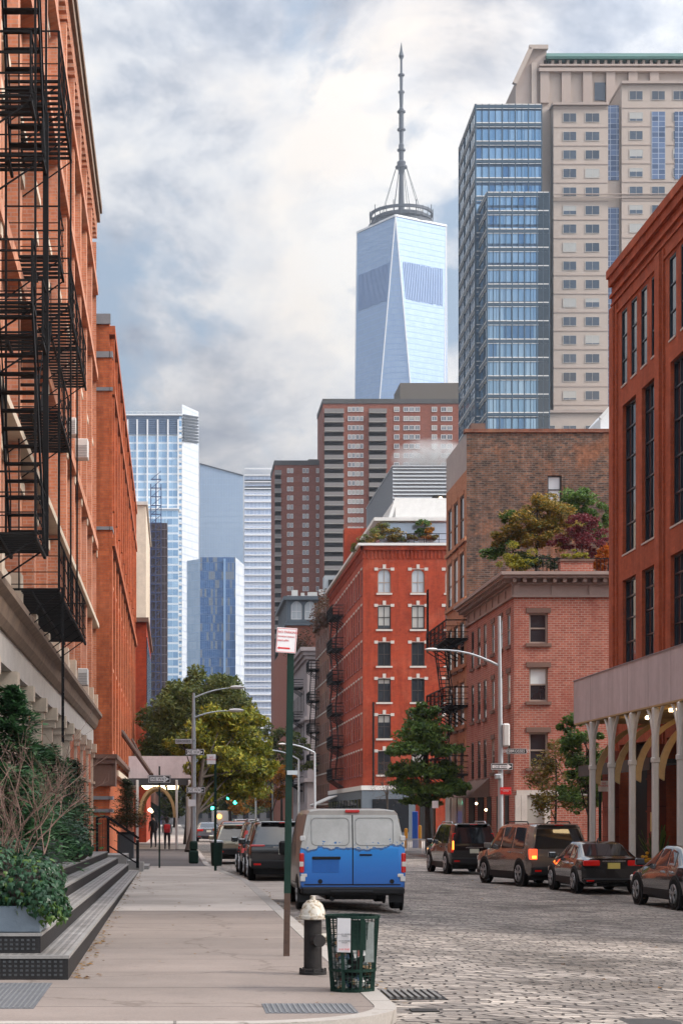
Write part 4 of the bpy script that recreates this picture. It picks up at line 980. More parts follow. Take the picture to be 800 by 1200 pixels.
b = MB(); b.box(xm+5.8, xm+8.4, Y0+3, Y0+6, zm, zm+3.6); b.box(xm+8.5, xm+15, Y0+4, Y0+8, zm, zm+4.4); b.build('roof_plant_room', m_galv, rm)
b = MB(); b.box(xm+6.4, xm+7.8, Y0+2.9, Y0+2.99, zm+1.2, zm+3.0); b.build('vent', m_darkgap, rm)
b = MB()
for i, (dx, w_, h_) in enumerate(((.8, .9, 1.2), (2.2, .5, .8), (3.2, 1.4, .9), (4.9, .6, 1.3))): b.box(xm+dx, xm+dx+w_, Y0+1, Y0+1.8, zm, zm+h_)
b.build('roof_equipment', m_offwhite, rm)
# a low brick building seen between grey stone and glass towers
rlow = root('red_brick_building', (PX(329, 310), 310, 0), 'narrow strip of dull red brick building behind the tall green sign post', 'building')
body(rlow, PX(328, 310), PX(342, 310), 303, 330, PZ(765, 310), m_rb2)

# ------------------------------------------------------------------ buff building with the tall blank brick side
Yt0, Yt1 = 107.0, 115.0; zt_ = PZ(507, Yt0); Xt = XR
rt2 = root('old_brick_building', (Xt, Yt0, 0), 'old building with a tall blank side wall of mottled dark brick', 'building')
hw = [(PX(641, Yt0)-Xt, PZ(590, Yt0)+.5, PX(657.5, Yt0)-PX(641, Yt0), 1.6, None)]
st_w = dict(id='wside', depth=.2, fw=.08, frame=m_fr_dark, pane=m_pane_lt, rails=(.5,))
facade(rt2, (Xt, Yt0, -.5), 0, 15.5, zt_+.5, [h[:4] for h in hw], m_oldbrick, .2); windows(rt2, (Xt, Yt0, -.5), 0, [h[:4] for h in hw], st_w)
st_t = dict(id='buff', depth=.10, fw=.08, frame=m_fr_brown, pane=m_pane, rails=(.5,), sill=m_brownstone, lintel=m_buff, sh=.14, lp=.04)
Wt = Yt1-Yt0; hs = [(.75+k*2.4, z, 1.5, 2.7, st_t) for z in (3.9, 7.4, 10.9, 14.9, 18.2) for k in range(3)]
facade(rt2, (Xt, Yt1, -.5), R(-90), Wt, zt_-1.6, hs, m_buff, .3); windows(rt2, (Xt, Yt1, -.5), R(-90), hs, st_t)
facade(rt2, (Xt, Yt1, zt_-2.1), R(-90), Wt, 2.1, [], m_conc, .3)
body(rt2, Xt+.36, Xt+15.5, Yt0+.36, Yt1, zt_-.05, m_oldbrick)
b = MB(); b.box(Xt-.12, Xt+15.5, Yt0-.12, Yt0+.5, zt_+.003, zt_+.2); b.build('coping', m_brown_brick, rt2)
b = MB()
for z in (7.0, 10.5, 14.3, 17.7): b.box(Xt-.12, Xt-.003, Yt0, Yt1, z-.1, z+.12)
b.build('string_course', m_buff, rt2)
b = MB(); b.box(Xt+.4, Xt+1.2, Yt0+.8, Yt0+1.6, zt_, zt_+.7); b.build('chimney', m_brownstone, rt2)
b = MB(); b.box(Xt-.06, Xt-.005, Yt0+.2, Yt1-.2, -.1, 3.6); b.build('shopfront', m_brownstone, rt2)
b = MB()
for k in range(3): b.box(Xt-.12, Xt-.061, Yt0+.6+k*2.5, Yt0+2.6+k*2.5, .4, 3.1)
b.build('shop_window', m_pane, rt2)
b = MB(); b.box(Xt-1.2, Xt-.01, Yt0+.3, Yt1-.3, 3.3, 3.45); b.build('canopy', m_galv, rt2)

# ------------------------------------------------------------------ pinkish brick corner building with the bracketed cornice
Yk = 92.0; zk = PZ(700, Yk); ztk = PZ(673, Yk); Wk = 13.0
rk = root('brick_corner_building', (XR, Yk, 0), 'pinkish brick corner building with heavy bracketed cornice and a roof garden', 'building')
st_k = dict(id='pk', depth=.22, fw=.09, frame=m_fr_tan, pane=m_pane, rails=(.5,), sill=m_brownstone, lintel=m_brownstone, sh=.16, lh=.24, se=.16, le=.14)
st_kb = dict(st_k, id='pkb', blind=m_blind)
xw = PX(619.5, Yk)-XR; ww = PX(641.5, Yk)-PX(619.5, Yk)
hk = [(xw, PZ(754, Yk)+.5, ww, 1.5, st_k), (xw, PZ(822, Yk)+.5, ww, 1.68, st_kb), (xw, PZ(900, Yk)+.5, ww, 1.75, st_k), (xw+5, PZ(754, Yk)+.5, ww, 1.5, st_k), (xw+5, PZ(822, Yk)+.5, ww, 1.68, st_kb), (xw+5, PZ(900, Yk)+.5, ww, 1.75, st_k)]
facade(rk, (XR, Yk, -.5), 0, Wk, zk+.5, hk, m_pink, .22); windows(rk, (XR, Yk, -.5), 0, hk, st_k)
Ls = 15.0; hs = []
for z in (4.65, 7.9, 10.85):
    for yy in (93.4, 95.6, 98.0): hs.append((Yk+Ls-yy-.5, z, .85, 1.6 if z > 5 else 1.75, dict(st_k, id='pks', depth=.07)))
st_kd = dict(id='pkd', depth=.07, fw=.07, frame=m_fr_brown, pane=m_pane, rails=(.5,), sill=m_brownstone)
for z in (4.4, 7.6, 10.6):
    for yy in (100.6, 102.6, 104.8): hs.append((Yk+Ls-yy-.5, z, .95, 2.1, st_kd))
facade(rk, (XR, Yk+Ls, -.5), R(-90), Ls, zk+.5, hs, m_pink, .25); windows(rk, (XR, Yk+Ls, -.5), R(-90), hs, st_k)
body(rk, XR+.36, XR+Wk, Yk+.36, Yk+Ls-.01, ztk-.1, m_pink)
b = MB()
for e, z0_, z1_ in ((.12, zk, zk+.12), (.07, zk+.12, zk+.62), (.2, zk+.62, zk+.72), (.62, zk+.9, ztk-.1), (.75, ztk-.1, ztk+.06)):
    b.box(XR-e, XR+Wk, Yk-e, Yk+.4, z0_, z1_-.002); b.box(XR-e, XR+.4, Yk+.4, Yk+Ls, z0_, z1_-.002)
b.box(XR-.1, XR+Wk, Yk-.1, Yk+.4, zk+.72, zk+.9).box(XR-.1, XR+.4, Yk+.4, Yk+Ls, zk+.72, zk+.9)
for i in range(27): b.box(XR-.15+i*.49, XR+.03+i*.49, Yk-.5, Yk-.101, zk+.70, zk+.9)
for i in range(31): b.box(XR-.5, XR-.101, Yk-.15+i*.49, Yk+.03+i*.49, zk+.70, zk+.9)
for i in range(8): b.box(XR-.05+i*1.85, XR+.25+i*1.85, Yk-.13, Yk-.06, zk+.12, zk+.62)
for i in range(8): b.box(XR-.13, XR-.06, Yk-.05+i*1.95, Yk+.25+i*1.95, zk+.12, zk+.62)
b.build('cornice', m_cornice, rk)
# ground floor stone frame, door and awnings on the street side
b = MB(); b.box(XR+.1, XR+7, Yk-.14, Yk-.003, PZ(932, Yk), PZ(926, Yk)); 
for px in (606, 613, 640): b.box(PX(px, Yk)-.14, PX(px, Yk)+.14, Yk-.2, Yk-.003, -.15, PZ(932.1, Yk))
b.build('shopfront', m_pale_stone, rk)
b = MB(); b.box(PX(616, Yk), PX(638, Yk), Yk-.06, Yk-.01, .2, PZ(933, Yk)); b.build('shop_window', m_pane, rk)
b = MB()
for y0, y1 in ((93.4, 94.3), (95.8, 96.8), (98.6, 99.8), (101, 102.8), (104, 106)): b.box(XR-.05, XR-.002, y0, y1, .0, 2.9)
b.build('door', m_darkgap, rk)
b = MB(); b.hexa([(XR-1.1, 99.2, 2.9), (XR-.01, 99.2, 2.9), (XR-.01, 106, 2.9), (XR-1.1, 106, 2.9), (XR-1.05, 99.3, 3.0), (XR-.01, 99.2, 3.9), (XR-.01, 106, 3.9), (XR-1.05, 105.9, 3.0)]); b.build('awning', m_brownstone, rk)
MB().ell((XR-.5, 100.4, 2.55), (.07, .07, .07)).build('lamp', m_warm2, rk)
MB().ell((XR-.5, 97.3, 2.2), (.07, .07, .07)).build('lamp', m_warm2, rk)
# roof garden: railing and brick planter
b = MB()
for i in range(60): b.box(XR+1.3+i*.19, XR+1.33+i*.19, Yk+.5, Yk+.53, ztk, ztk+.85)
b.box(XR+1.3, XR+12.6, Yk+.49, Yk+.54, ztk+.82, ztk+.87).box(XR+1.3, XR+12.6, Yk+.49, Yk+.54, ztk+.1, ztk+.15); b.build('roof_railing', m_iron, rk)
rp = root('roof_planter', (PX(675, Yk), Yk, ztk), 'red brick planter box on the roof edge of the corner building', 'planter')
b = MB(); b.box(PX(656, Yk), PX(694, Yk), Yk-.1, Yk+.45, ztk+.07, ztk+.62); b.build('box', m_pink, rp)
b = MB(); b.box(PX(655, Yk), PX(695, Yk), Yk-.16, Yk+.49, ztk+.62, ztk+.74); b.build('rim', m_brownstone, rp)

# ------------------------------------------------------------------ white gabled roof far behind
rwh = root('white_building', (PX(712, 300), 300, 0), 'small white gabled building top peeping out beside the red modern block', 'building')
b = MB(); b.prism([(PX(703, 300), 300, 0), (PX(735, 300), 300, 0), (PX(735, 300), 300, PZ(462, 300)), (PX(718, 300), 300, PZ(473, 300)), (PX(703, 300), 300, PZ(490, 300))], (0, 12, 0)); b.build('wall', m_white, rwh)
b = MB(); b.bar((PX(702, 300), 299.7, PZ(491, 300)), (PX(719, 300), 299.7, PZ(472, 300)), .5, .5); b.build('cornice', m_offwhite, rwh)
# ------------------------------------------------------------------ left brick building with the loading-dock steps (street face X = -3.5)
XL = -3.5; YB0, YB1 = 26.0, 77.6; zB = 27.1
rl1 = root('brick_loft_building', (XL, YB1, 0), 'tall pale red brick loft building on the left with a stone ground floor', 'building')
st1 = dict(id='loft', depth=.12, fw=.09, frame=m_red_frame, pane=m_pane_navy, rails=(.5,), munt=(.5,), sill=m_cream, sh=.2, sp=.16, se=.16)
st1s = dict(st1, id='lofts', sill=m_cream, lintel=m_cream, lh=.28, lp=.1, le=.2)
bayw = 4.3; nb = 12; hs = []
rowsz = [6.75+3.5*i for i in range(6)]
for k in range(nb):
    for r_, z in enumerate(rowsz):
        for q in (0, 1): hs.append((.75+k*bayw+q*1.62, z-6.0, 1.22, 2.35 if r_ < 5 else 1.9, st1s if r_ % 2 == 0 else st1))
facade(rl1, (XL, YB0, 6.0), R(90), YB1-YB0, zB-6.0, hs, m_brick_pale, .42); windows(rl1, (XL, YB0, 6.0), R(90), hs, st1, cap=100)
b = MB()
for k in range(nb+1):          # brick piers and panel edges give the raking view its ribs
    y = YB0+k*bayw; b.box(XL+.004, XL+.26, max(YB0, y-.02), min(YB1, y+.52), 6.0, zB-1.5)
for k in range(nb):
    b.box(XL+.004, XL+.12, YB0+k*bayw+.55, YB0+k*bayw+.66, 6.0, zB-1.5)
for z in (12.85, 19.85, 23.4): b.box(XL+.003, XL+.34, YB0, YB1, z, z+.32)
for k in range(int((YB1-YB0)/.6)): b.box(XL+.003, XL+.3, YB0+k*.6, YB0+k*.6+.3, zB-1.45, zB-.7)
b.build('brick_pier', m_brick_pale, rl1)
b = MB()
b.box(XL+.003, XL+.42, YB0, YB1, zB-.7, zB-.3).box(XL-.5, XL+.5, YB0, YB1+.1, zB-.3, zB); b.build('roof_cornice', m_weathered, rl1)
b = MB(); b.box(XL+.004, XL+.38, YB0, YB1, 9.62, 9.8); 
for k in range(nb+1):
    y = YB0+k*bayw; b.box(XL+.004, XL+.32, y-.05, y+.55, 6.0, 6.9).box(XL+.27, XL+.30, y+.05, y+.45, 12.6, 12.9)
b.build('string_course', m_cream, rl1)
b = MB(); b.prism([(XL, YB0, 5.46), (XL+.2, YB0, 5.46), (XL+.3, YB0, 5.6), (XL+.36, YB0, 5.85), (XL+.5, YB0, 5.95), (XL+.5, YB0, 6.08), (XL, YB0, 6.1)], (0, YB1-YB0+.2, 0)); b.build('cornice', m_weathered, rl1)
b = MB(); b.box(XL-.3, XL+.14, YB0, YB1+.02, 4.85, 5.455); b.build('lintel_band', m_pale_stone, rl1)
# ground floor: cream cast piers, brick piers and dark glazing
cr = MB(); bk = MB(); gl = MB()
gl.box(XL-.6, XL-.35, YB0, YB1, .5, 4.84)
for k in range(nb+1):
    y = YB0+k*bayw
    cr = MB(); cr.box(XL-.3, XL+.12, y-.02, y+.3, .5, 4.3).box(XL-.3, XL+.2, y-.08, y+.36, 4.3, 4.5).box(XL-.3, XL+.26, y-.14, y+.42, 4.5, 4.848).box(XL-.3, XL+.2, y-.08, y+.36, 3.2, 3.3).box(XL-.3, XL+.17, y-.06, y+.34, 2.05, 2.15)
    bk.box(XL-.34, XL+.02, y+1.2, y+1.9, .5, 4.84)
    cr.build('pier', m_cream, rl1)
bk.build('brick_pier', m_brick_or, rl1); gl.build('ground_floor_glazing', m_pane, rl1)
b = MB(); b.box(XL-22, XL-.65, YB0+.2, YB1, -.2, zB-.3).box(XL-.65, XL-.45, YB0+.2, YB1-.02, 6.0, zB-.3); b.build('wall', m_brick_pale, rl1)
b = MB(); b.box(XL-.34, XL+.03, 60.5, YB1, .12, 4.83); b.build('brick_pier', m_brick_or, rl1)
# stone-and-steel steps (they follow the slight fall of the pavement)
rs = root('loading_dock_steps', (-1.13, 20, .12), 'long black steel steps with worn grey treads running up to the left building', 'steps')
def stepbox(b, xr, y0, y1, za, zb):
    fall = lambda y: -.0056*(y-19.9)
    b.hexa([(-9, y0, za), (xr, y0, za), (xr, y1, za), (-9, y1, za), (-9, y0, zb+fall(y0)), (xr, y0, zb+fall(y0)), (xr, y1, zb+fall(y1)), (-9, y1, zb+fall(y1))])
tops = (.375, .59, .79, .98); xs_ = (-1.13, -1.45, -1.78, -2.1); ys_ = (19.9, 20.3, 23.2, 23.6)
for k in range(4):
    b = MB(); stepbox(b, xs_[k], ys_[k], 59.0, .1 if k == 0 else tops[k-1]-.25, tops[k]-.02); b.build('riser', m_riser, rs)
    b = MB()
    fall = lambda y: -.0056*(y-19.9)
    xl = xs_[k+1]-.02 if k < 3 else -3.15
    xl0 = -9
    def q(x0, x1, y0, y1, dz0, dz1):
        return [(x0, y0, tops[k]+dz0+fall(y0)), (x1, y0, tops[k]+dz0+fall(y0)), (x1, y1, tops[k]+dz0+fall(y1)), (x0, y1, tops[k]+dz0+fall(y1)),
                (x0, y0, tops[k]+dz1+fall(y0)), (x1, y0, tops[k]+dz1+fall(y0)), (x1, y1, tops[k]+dz1+fall(y1)), (x0, y1, tops[k]+dz1+fall(y1))]
    b.hexa(q(xl, xs_[k]-.045, ys_[k]+.04, 59.0, -.019, .0)); 
    if k in (0, 2): b.hexa(q(-9, xl-.001, ys_[k]+.04, ys_[k+1]+.1, -.019, 0))
    b.build('tread', m_tread, rs)
    b = MB(); b.hexa(q(xs_[k]-.044, xs_[k]+.012, ys_[k]-.01, 59.0, -.03, .004)); b.hexa(q(-9, xs_[k]-.045, ys_[k]-.012, ys_[k]+.039, -.03, .004)); b.build('nosing', m_nose, rs)
b = MB()                       # raised glass-lens dots on the near riser faces
for k, (z0_, z1_) in enumerate(((.16, .34), (.41, .55))):
    y = ys_[k]-.006
    n = 0
    x = xs_[k]-.06
    while x > -3.2:
        for j in range(4 if k == 0 else 3): b.box(x-.03, x, y, y+.01, z0_+j*.047, z0_+j*.047+.022)
        x -= .06
b.build('riser_stud', m_iron2, rs)
# small stone steps and stub beyond
rs2 = root('stone_steps', (-1.0, 62, .12), 'short pale stone steps at the far end of the black loading dock steps', 'steps')
b = MB(); b.box(-3.2, -1.55, 60.2, 63.5, .1, .62).box(-3.2, -1.2, 61, 64, .1, .42).box(-3.2, -.85, 61.5, 64.5, .1, .24); b.build('step', m_nose, rs2)
MB().hexa([(-1.12, 59.05, .1), (-1.0, 59.05, .1), (-1.0, 62, .1), (-1.12, 62, .1), (-1.12, 59.05, .42), (-1.0, 59.05, .42), (-1.0, 62, .36), (-1.12, 62, .36)]).build('cheek', m_conc, rs2)
# railing down the far end of the steps
rr_ = root('stair_railing', (-1.15, 58.6, .3), 'black iron stair railing with sloping double handrail at the end of the long steps', 'railing')
b = MB(); yy = 58.6
for x, z0, z1 in ((-2.42, .75, 1.82), (-2.08, .72, 1.84), (-1.16, .25, 1.12)): b.bar((x, yy, z0), (x, yy, z1), .09)
b.build('post', m_iron, rr_)
b = MB()
b.bar((-2.1, yy, 1.84), (-1.12, yy, 1.17), .075); b.bar((-2.1, yy, 1.60), (-1.12, yy, .93), .05); b.bar((-2.1, yy, .96), (-1.12, yy, .36), .045)
b.bar((-2.45, yy, 1.82), (-2.08, yy, 1.85), .05); b.bar((-2.1, yy, 1.84), (-2.08, yy-3, 1.86), .05)
b.bar((-2.1, yy+.6, 1.84), (-1.12, yy+.6, 1.17), .045); b.build('handrail', m_iron, rr_)
b = MB()
for i in range(7): b.bar((-2.4+i*.05, yy, .78), (-2.4+i*.05, yy, 1.75), .018)
b.bar((-3.4, yy, 1.45), (-2.42, yy, 1.45), .03)
for i in range(9): b.bar((-3.4+i*.11, yy, .78), (-3.4+i*.11, yy, 1.45), .016)
b.build('baluster', m_iron, rr_)

# ------------------------------------------------------------------ orange brick building beyond, with the stone-banded corner pier
Yo = 78.0; XO = -2.72; zo = 22.6; Lo = 46.5
ro = root('orange_brick_building', (XO, Yo, 0), 'orange red brick building with grey banded corner pier and brownstone belt', 'building')
facade(ro, (XO-1.0, Yo, -.2), 0, 1.0, zo+.2, [], m_brick_or, .3)
body(ro, XO-20, XO-.4, Yo+.32, Yo+Lo, zo-.1, m_brick_or)
sto = dict(id='ora', depth=.06, fw=.08, frame=m_red_frame, pane=m_pane_navy, rails=(.5,), sill=m_brick_pale, sh=.14, sp=.06)
hs = []
for k in range(11):
    for r_ in range(5): hs.append((1.6+k*4.05, 4.9+r_*3.55, 1.15, 2.5, sto)); hs.append((3.1+k*4.05, 4.9+r_*3.55, 1.15, 2.5, sto))
facade(ro, (XO, Yo+.004, -.2), R(90), Lo, zo+.2, hs, m_brick_or, .4); windows(ro, (XO, Yo+.004, -.2), R(90), hs, sto, cap=100)
b = MB()
for k in range(12):
    y = Yo+.0+k*4.05; b.box(XO+.003, XO+(.12 if k else .12), y+.01, y+1.25, 4.2, zo-1.2)
    b.box(XO+.003, XO+.09, y+1.3, y+1.4, 4.2, zo-2).box(XO+.003, XO+.2, y+.4, y+.8, zo-8, zo-.8)
for z in (zo-.7, zo-3.2, zo-9.5): b.box(XO+.003, XO+.24, Yo+.02, Yo+Lo, z, z+.35)
b.build('brick_pier', m_brick_or, ro)
m_gband = M('blue grey stone band', C(.19, .2, .22), .8, var=.12)
b = MB()
for py0, py1 in ((412, 419), (454, 458), (617, 621), (933, 937), (948, 952)):
    b.box(XO-1.0, XO+.03, Yo-.05, Yo-.003, PZ(py1, Yo), PZ(py0, Yo)).box(XO+.003, XO+.15, Yo-.05, Yo+1.3, PZ(py1, Yo), PZ(py0, Yo))
b.box(XO-1.0, XO+.06, Yo-.12, Yo-.003, zo-.3, zo+.12)
b.build('stone_band', m_gband, ro)
b = MB()
b.box(XO-1.0, XO+.34, Yo-.26, Yo-.003, PZ(889, Yo), PZ(884, Yo)).box(XO-1.0, XO+.26, Yo-.2, Yo-.003, PZ(895, Yo), PZ(889, Yo)).box(XO-1.0, XO+.12, Yo-.12, Yo-.003, PZ(921, Yo), PZ(895, Yo))
b.box(XO+.003, XO+.34, Yo, Yo+Lo, PZ(889, Yo), PZ(884, Yo)).box(XO+.003, XO+.26, Yo, Yo+1.6, PZ(921, Yo), PZ(889.1, Yo))
b.build('brownstone_belt', m_brownstone, ro)
b = MB(); b.box(XO+.003, XO+.3, Yo+3, Yo+Lo, 3.6, 3.85); b.build('string_course', m_cream, ro)
rf = root('flagpole', (XO, 83, 3.9), 'long brown pole slanting out and down across the sidewalk canopy', 'pole')
b = MB(); Y_ = 92; b.tube([(PX(143, Y_), Y_, PZ(858, Y_)), (PX(179, Y_), Y_-4, PZ(908, Y_-4))], [.13, .10], 8); b.tube([(PX(155, Y_), Y_, PZ(866, Y_)), (PX(166, Y_), Y_-2, PZ(886, Y_-2))], [.05, .05], 6); b.build('pole', m_rust, rf)

# third red building and the cream one
ro3 = root('red_brick_building', (-2.0, 126, 0), 'small red brick building between the orange brick building and the street trees', 'building')
facade(ro3, (-4, 126, -.2), 0, 2.1, PZ(727, 126)+.2, [], m_red, .3); body(ro3, -20, -1.92, 126.31, 150, PZ(728, 126), m_red)
b = MB()
for k in range(9): b.box(-1.915, -1.86, 127+k*2.5, 128.2+k*2.5, 4, 14)
b.build('window_strip', m_pane_navy, ro3)
b = MB(); b.box(-4, -1.75, 125.7, 125.98, PZ(729, 126), PZ(724, 126)).box(-1.915, -1.75, 126, 150, PZ(729, 126), PZ(724, 126)); b.build('cornice', m_brownstone, ro3)
rc3 = root('cream_building', (-2.9, 160, 0), 'blank cream stone building wall rising behind the red brick roofs', 'building')
b = MB(); b.box(-20, -2.45, 160, 185, -.1, PZ(592, 160)); b.build('wall', m_cream, rc3)
b = MB(); b.box(-20, -2.3, 159.8, 185, PZ(592, 160), PZ(588, 160)); b.build('parapet', m_pale_stone, rc3)

# air conditioners
def aircon(px, py, w_, h_, label):
    Y = XL*F/(px-205)*-1 if False else abs((XL+.35)*F/(px-205)); z = PZ(py, Y)
    rt = root('air_conditioner', (XL+.3, Y, z), label, 'air conditioner', 'window air conditioners')
    b = MB(); b.bbox(XL+.27, XL+.27+w_, Y, Y+.62, z-h_/2, z+h_/2, .02); b.build('case', m_offwhite, rt)
    b = MB()
    for i in range(7): b.box(XL+.3, XL+.24+w_, Y-.012, Y-.002, z-h_/2+.05+i*.055, z-h_/2+.075+i*.055)
    b.build('grille', M('grille grey', C(.3, .3, .3), .6, var=0), rt)
aircon(91, 525, .42, .62, 'white air conditioner jutting from an upper window of the left loft building')
aircon(94, 793, .34, .56, 'white air conditioner just above the stone cornice of the left loft building')
aircon(81, 499, .3, .5, 'small white air conditioner beside the fire escape of the left loft building')

# ------------------------------------------------------------------ fire escapes
def fire_escape(label, org, a, levels, depth=1.05, stairs=(), ladders=(), slat=.2, sheet=True, group=None, posts=(), rail=1.0, mat=None, th=.05):
    """levels: (z, u0, u1); local frame: x along the wall, y negative = out over the street"""
    mat = mat or m_iron
    rt = root('fire_escape', tuple(Vector(org)+uvec(a)[0]*levels[0][1]), label, 'fire escape', group)
    ub, nb_ = uvec(a)
    for z, u0, u1 in levels:
        b = MB(); n = int((u1-u0)/slat)
        for i in range(n+1): b.box(u0+i*slat, u0+i*slat+slat*.3, -depth, 0, z-.04, z)
        for yy in (-depth, -depth*.5, -.04): b.box(u0, u1, yy-.02, yy+.03, z-.12, z-.051)
        for i in range(int((u1-u0)/1.5)+1): b.bar((u0+i*1.5+.05, -depth, z-.1), (u0+i*1.5+.05, .0, z-.9), th*.8)
        b.build('platform', mat, rt, org, rot=a)
        b = MB()
        for zz in (rail, rail*.66, rail*.33, .08):
            b.bar((u0, -depth, z+zz), (u1, -depth, z+zz), th*(.9 if zz == rail else .55))
            for u in (u0, u1): b.bar((u, -depth, z+zz), (u, 0, z+zz), th*(.9 if zz == rail else .55))
        for i in range(int((u1-u0)/.42)+1): b.bar((u0+i*.42, -depth, z), (u0+i*.42, -depth, z+rail), th*.4)
        for i in range(int((u1-u0)/1.7)+1): b.bar((u0+i*1.7, -depth, z), (u0+i*1.7, -depth, z+rail), th)
        b.build('railing', mat, rt, org, rot=a)
    for (ua, za, uc, zc, yo) in stairs:
        b = MB(); w_ = .3
        for yy in (yo-w_, yo+w_):
            if sheet: b.hexa([(ua, yy-.015, za-.1), (ua, yy+.015, za-.1), (uc, yy+.015, zc-.1), (uc, yy-.015, zc-.1), (ua, yy-.015, za+.22), (ua, yy+.015, za+.22), (uc, yy+.015, zc+.22), (uc, yy-.015, zc+.22)])
            else: b.bar((ua, yy, za), (uc, yy, zc), .05, .16)
            b.bar((ua, yy, za+.95), (uc, yy, zc+.95), th*.7)
            b.bar((ua, yy, za), (ua, yy, za+.95), th*.7); b.bar((uc, yy, zc), (uc, yy, zc+.95), th*.7); b.bar(((ua+uc)/2, yy, (za+zc)/2), ((ua+uc)/2, yy, (za+zc)/2+.95), th*.7)
        n = int(abs(zc-za)/.24)
        for i in range(1, n):
            t = i/n; b.box(ua+(uc-ua)*t-.1, ua+(uc-ua)*t+.1, yo-w_, yo+w_, za+(zc-za)*t-.015, za+(zc-za)*t+.015)
        b.build('stair', mat, rt, org, rot=a)
    for u, z0, z1 in ladders:
        b = MB(); b.bar((u, -depth-.05, z0), (u, -depth-.05, z1), th).bar((u+.42, -depth-.05, z0), (u+.42, -depth-.05, z1), th)
        for i in range(int((z1-z0)/.3)): b.bar((u, -depth-.05, z0+.15+i*.3), (u+.42, -depth-.05, z0+.15+i*.3), th*.6)
        b.build('ladder', mat, rt, org, rot=a)
    if posts:
        b = MB()
        for u, yy, z0, z1, w_ in posts: b.bar((u, yy, z0), (u, yy, z1), w_)
        b.build('post', mat, rt, org, rot=a)
    return rt
o0 = (XL, 0, 0)
fire_escape('long black fire escape nearer the street trees with four platforms on the left loft building', o0, R(90),
            [(6.55, 38.6, 50.2), (10.2, 38.6, 43.0), (13.4, 38.6, 40.2), (13.4, 42.2, 50.4), (17.0, 38.6, 43.2)], 1.12,
            stairs=[(40.2, 10.2, 44.0, 13.4, -.3)], slat=.3, th=.032, sheet=False,
            posts=[(38.6, -1.12, 6.5, 18, .05), (43, -1.12, 6.5, 18, .04), (38.6, -.3, 6.5, 18, .03), (45.4, -1.14, 6.5, 13.4, .04)], ladders=[(38.9, 3.4, 6.6)])
fire_escape('nearest black fire escape at the left picture edge with slanting sheet-sided stairs', o0, R(90),
            [(6.55, 31.0, 33.4), (10.2, 32.7, 33.6), (10.2, 30.4, 31.0), (13.4, 32.7, 33.6), (13.4, 30.0, 30.8), (17.0, 30.3, 31.4)], 1.2,
            stairs=[(33.2, 6.6, 30.2, 10.2, -.9), (33.2, 13.4, 30.6, 17.0, -.9)], slat=.24, th=.035,
            posts=[(33.5, -1.2, 6.5, 14.4, .10), (33.4, -.5, 6.5, 17, .04), (33.6, -1.2, 14.4, 17, .04), (31.0, -1.2, 6.5, 17, .04)], ladders=[])
for yb, lab in ((183, 'black fire escape on the street side of the bright red corner building'),):
    fire_escape(lab, (Xr, yb+8, 0), R(-90), [(5.6+3.22*i, 0, 6) for i in range(6)], 1.15, stairs=[(1+4*(i % 2), 5.6+3.22*i, 5-4*(i % 2), 8.82+3.22*i, -.7) for i in range(5)], slat=.35, sheet=False, th=.09, posts=[])
fire_escape('small black fire escape on the vine covered brown brick building', (Xr, 221, 0), R(-90), [(8+3.6*i, 1, 5) for i in range(4)], 1.2, stairs=[(1.5, 8+3.6*i, 4.5, 11.6+3.6*i, -.6) for i in range(3)], slat=.4, sheet=False, th=.1)
fire_escape('black fire escape over the shop canopy of the orange buff building', (Xt, Yt1, 0), R(-90), [(4.3, .4, 8.6), (8.2, .4, 8.6), (12.0, .4, 8.6)], 1.25, stairs=[(2, 4.3, 5.4, 8.2, -.7), (5.4, 8.2, 2, 12, -.7)], slat=.22, sheet=False, th=.07, ladders=[(1.0, 12, 15.6)])
fire_escape('black fire escape on the side of the mauve grey stone building', (xg, 262, 0), R(-90), [(6+4.2*i, 14, 19) for i in range(4)], 1.2, slat=.4, sheet=False, th=.1)

# ------------------------------------------------------------------ modern red building on the right
YM = 71.0; zM = 22.4; LM = 43
rmm = root('modern_red_building', (16.5, YM, 0), 'red brick modern building on the right with tall dark navy windows in deep reveals', 'building')
fr_navy = M('navy metal frame', C(.012, .022, .035), .35, .3, var=0)
stM = dict(id='modA', depth=.09, fw=.06, frame=fr_navy, pane=m_pane_navy, rails=(.33, .66))
stM2 = dict(id='modB', depth=.22, fw=.07, frame=fr_navy, pane=m_pane_navy, rails=(.2, .42, .64, .84), munt=(.35, .7), sill=m_pale_stone, sh=.06, sp=.03, se=0)
stM = dict(stM, sill=m_pale_stone, sh=.06, sp=.03, se=0)
hs = []; per = 6.7
for k in range(6):
    for j in range(4): hs.append((1.55+k*per+j*1.45, 17.75, .86, 2.75, stM))
    for u0, w_ in ((1.7, 2.0), (4.55, 2.0)):
        hs.append((u0+k*per, 11.5, w_, 5.5, stM2)); hs.append((u0+k*per, 6.6, w_, 3.95, stM2))
facade(rmm, (16.5, YM, 0), R(-90), LM, zM, [h[:4] for h in hs]+[(1.2+k*per, .001, 5.2, 4.5) for k in range(6)], m_modred, .42)
windows(rmm, (16.5, YM, 0), R(-90), hs, stM)
body(rmm, 16.95, 45, YM-LM, YM-.01, zM-.1, m_modred)
facade(rmm, (45, YM+.0, 0), R(180), 28.5, zM, [], m_modred, .3)
b = MB()
def ub(u0, u1, p0, p1, z0, z1): b.box(16.5-p1, 16.5-p0, YM-u1, YM-u0, z0, z1)
for z0, z1, p in ((zM-.25, zM+.05, .22), (zM-.55, zM-.25, .14), (zM-.98, zM-.86, .1), (zM-1.28, zM-1.2, .06)): ub(0, LM, .003, p, z0, z1)
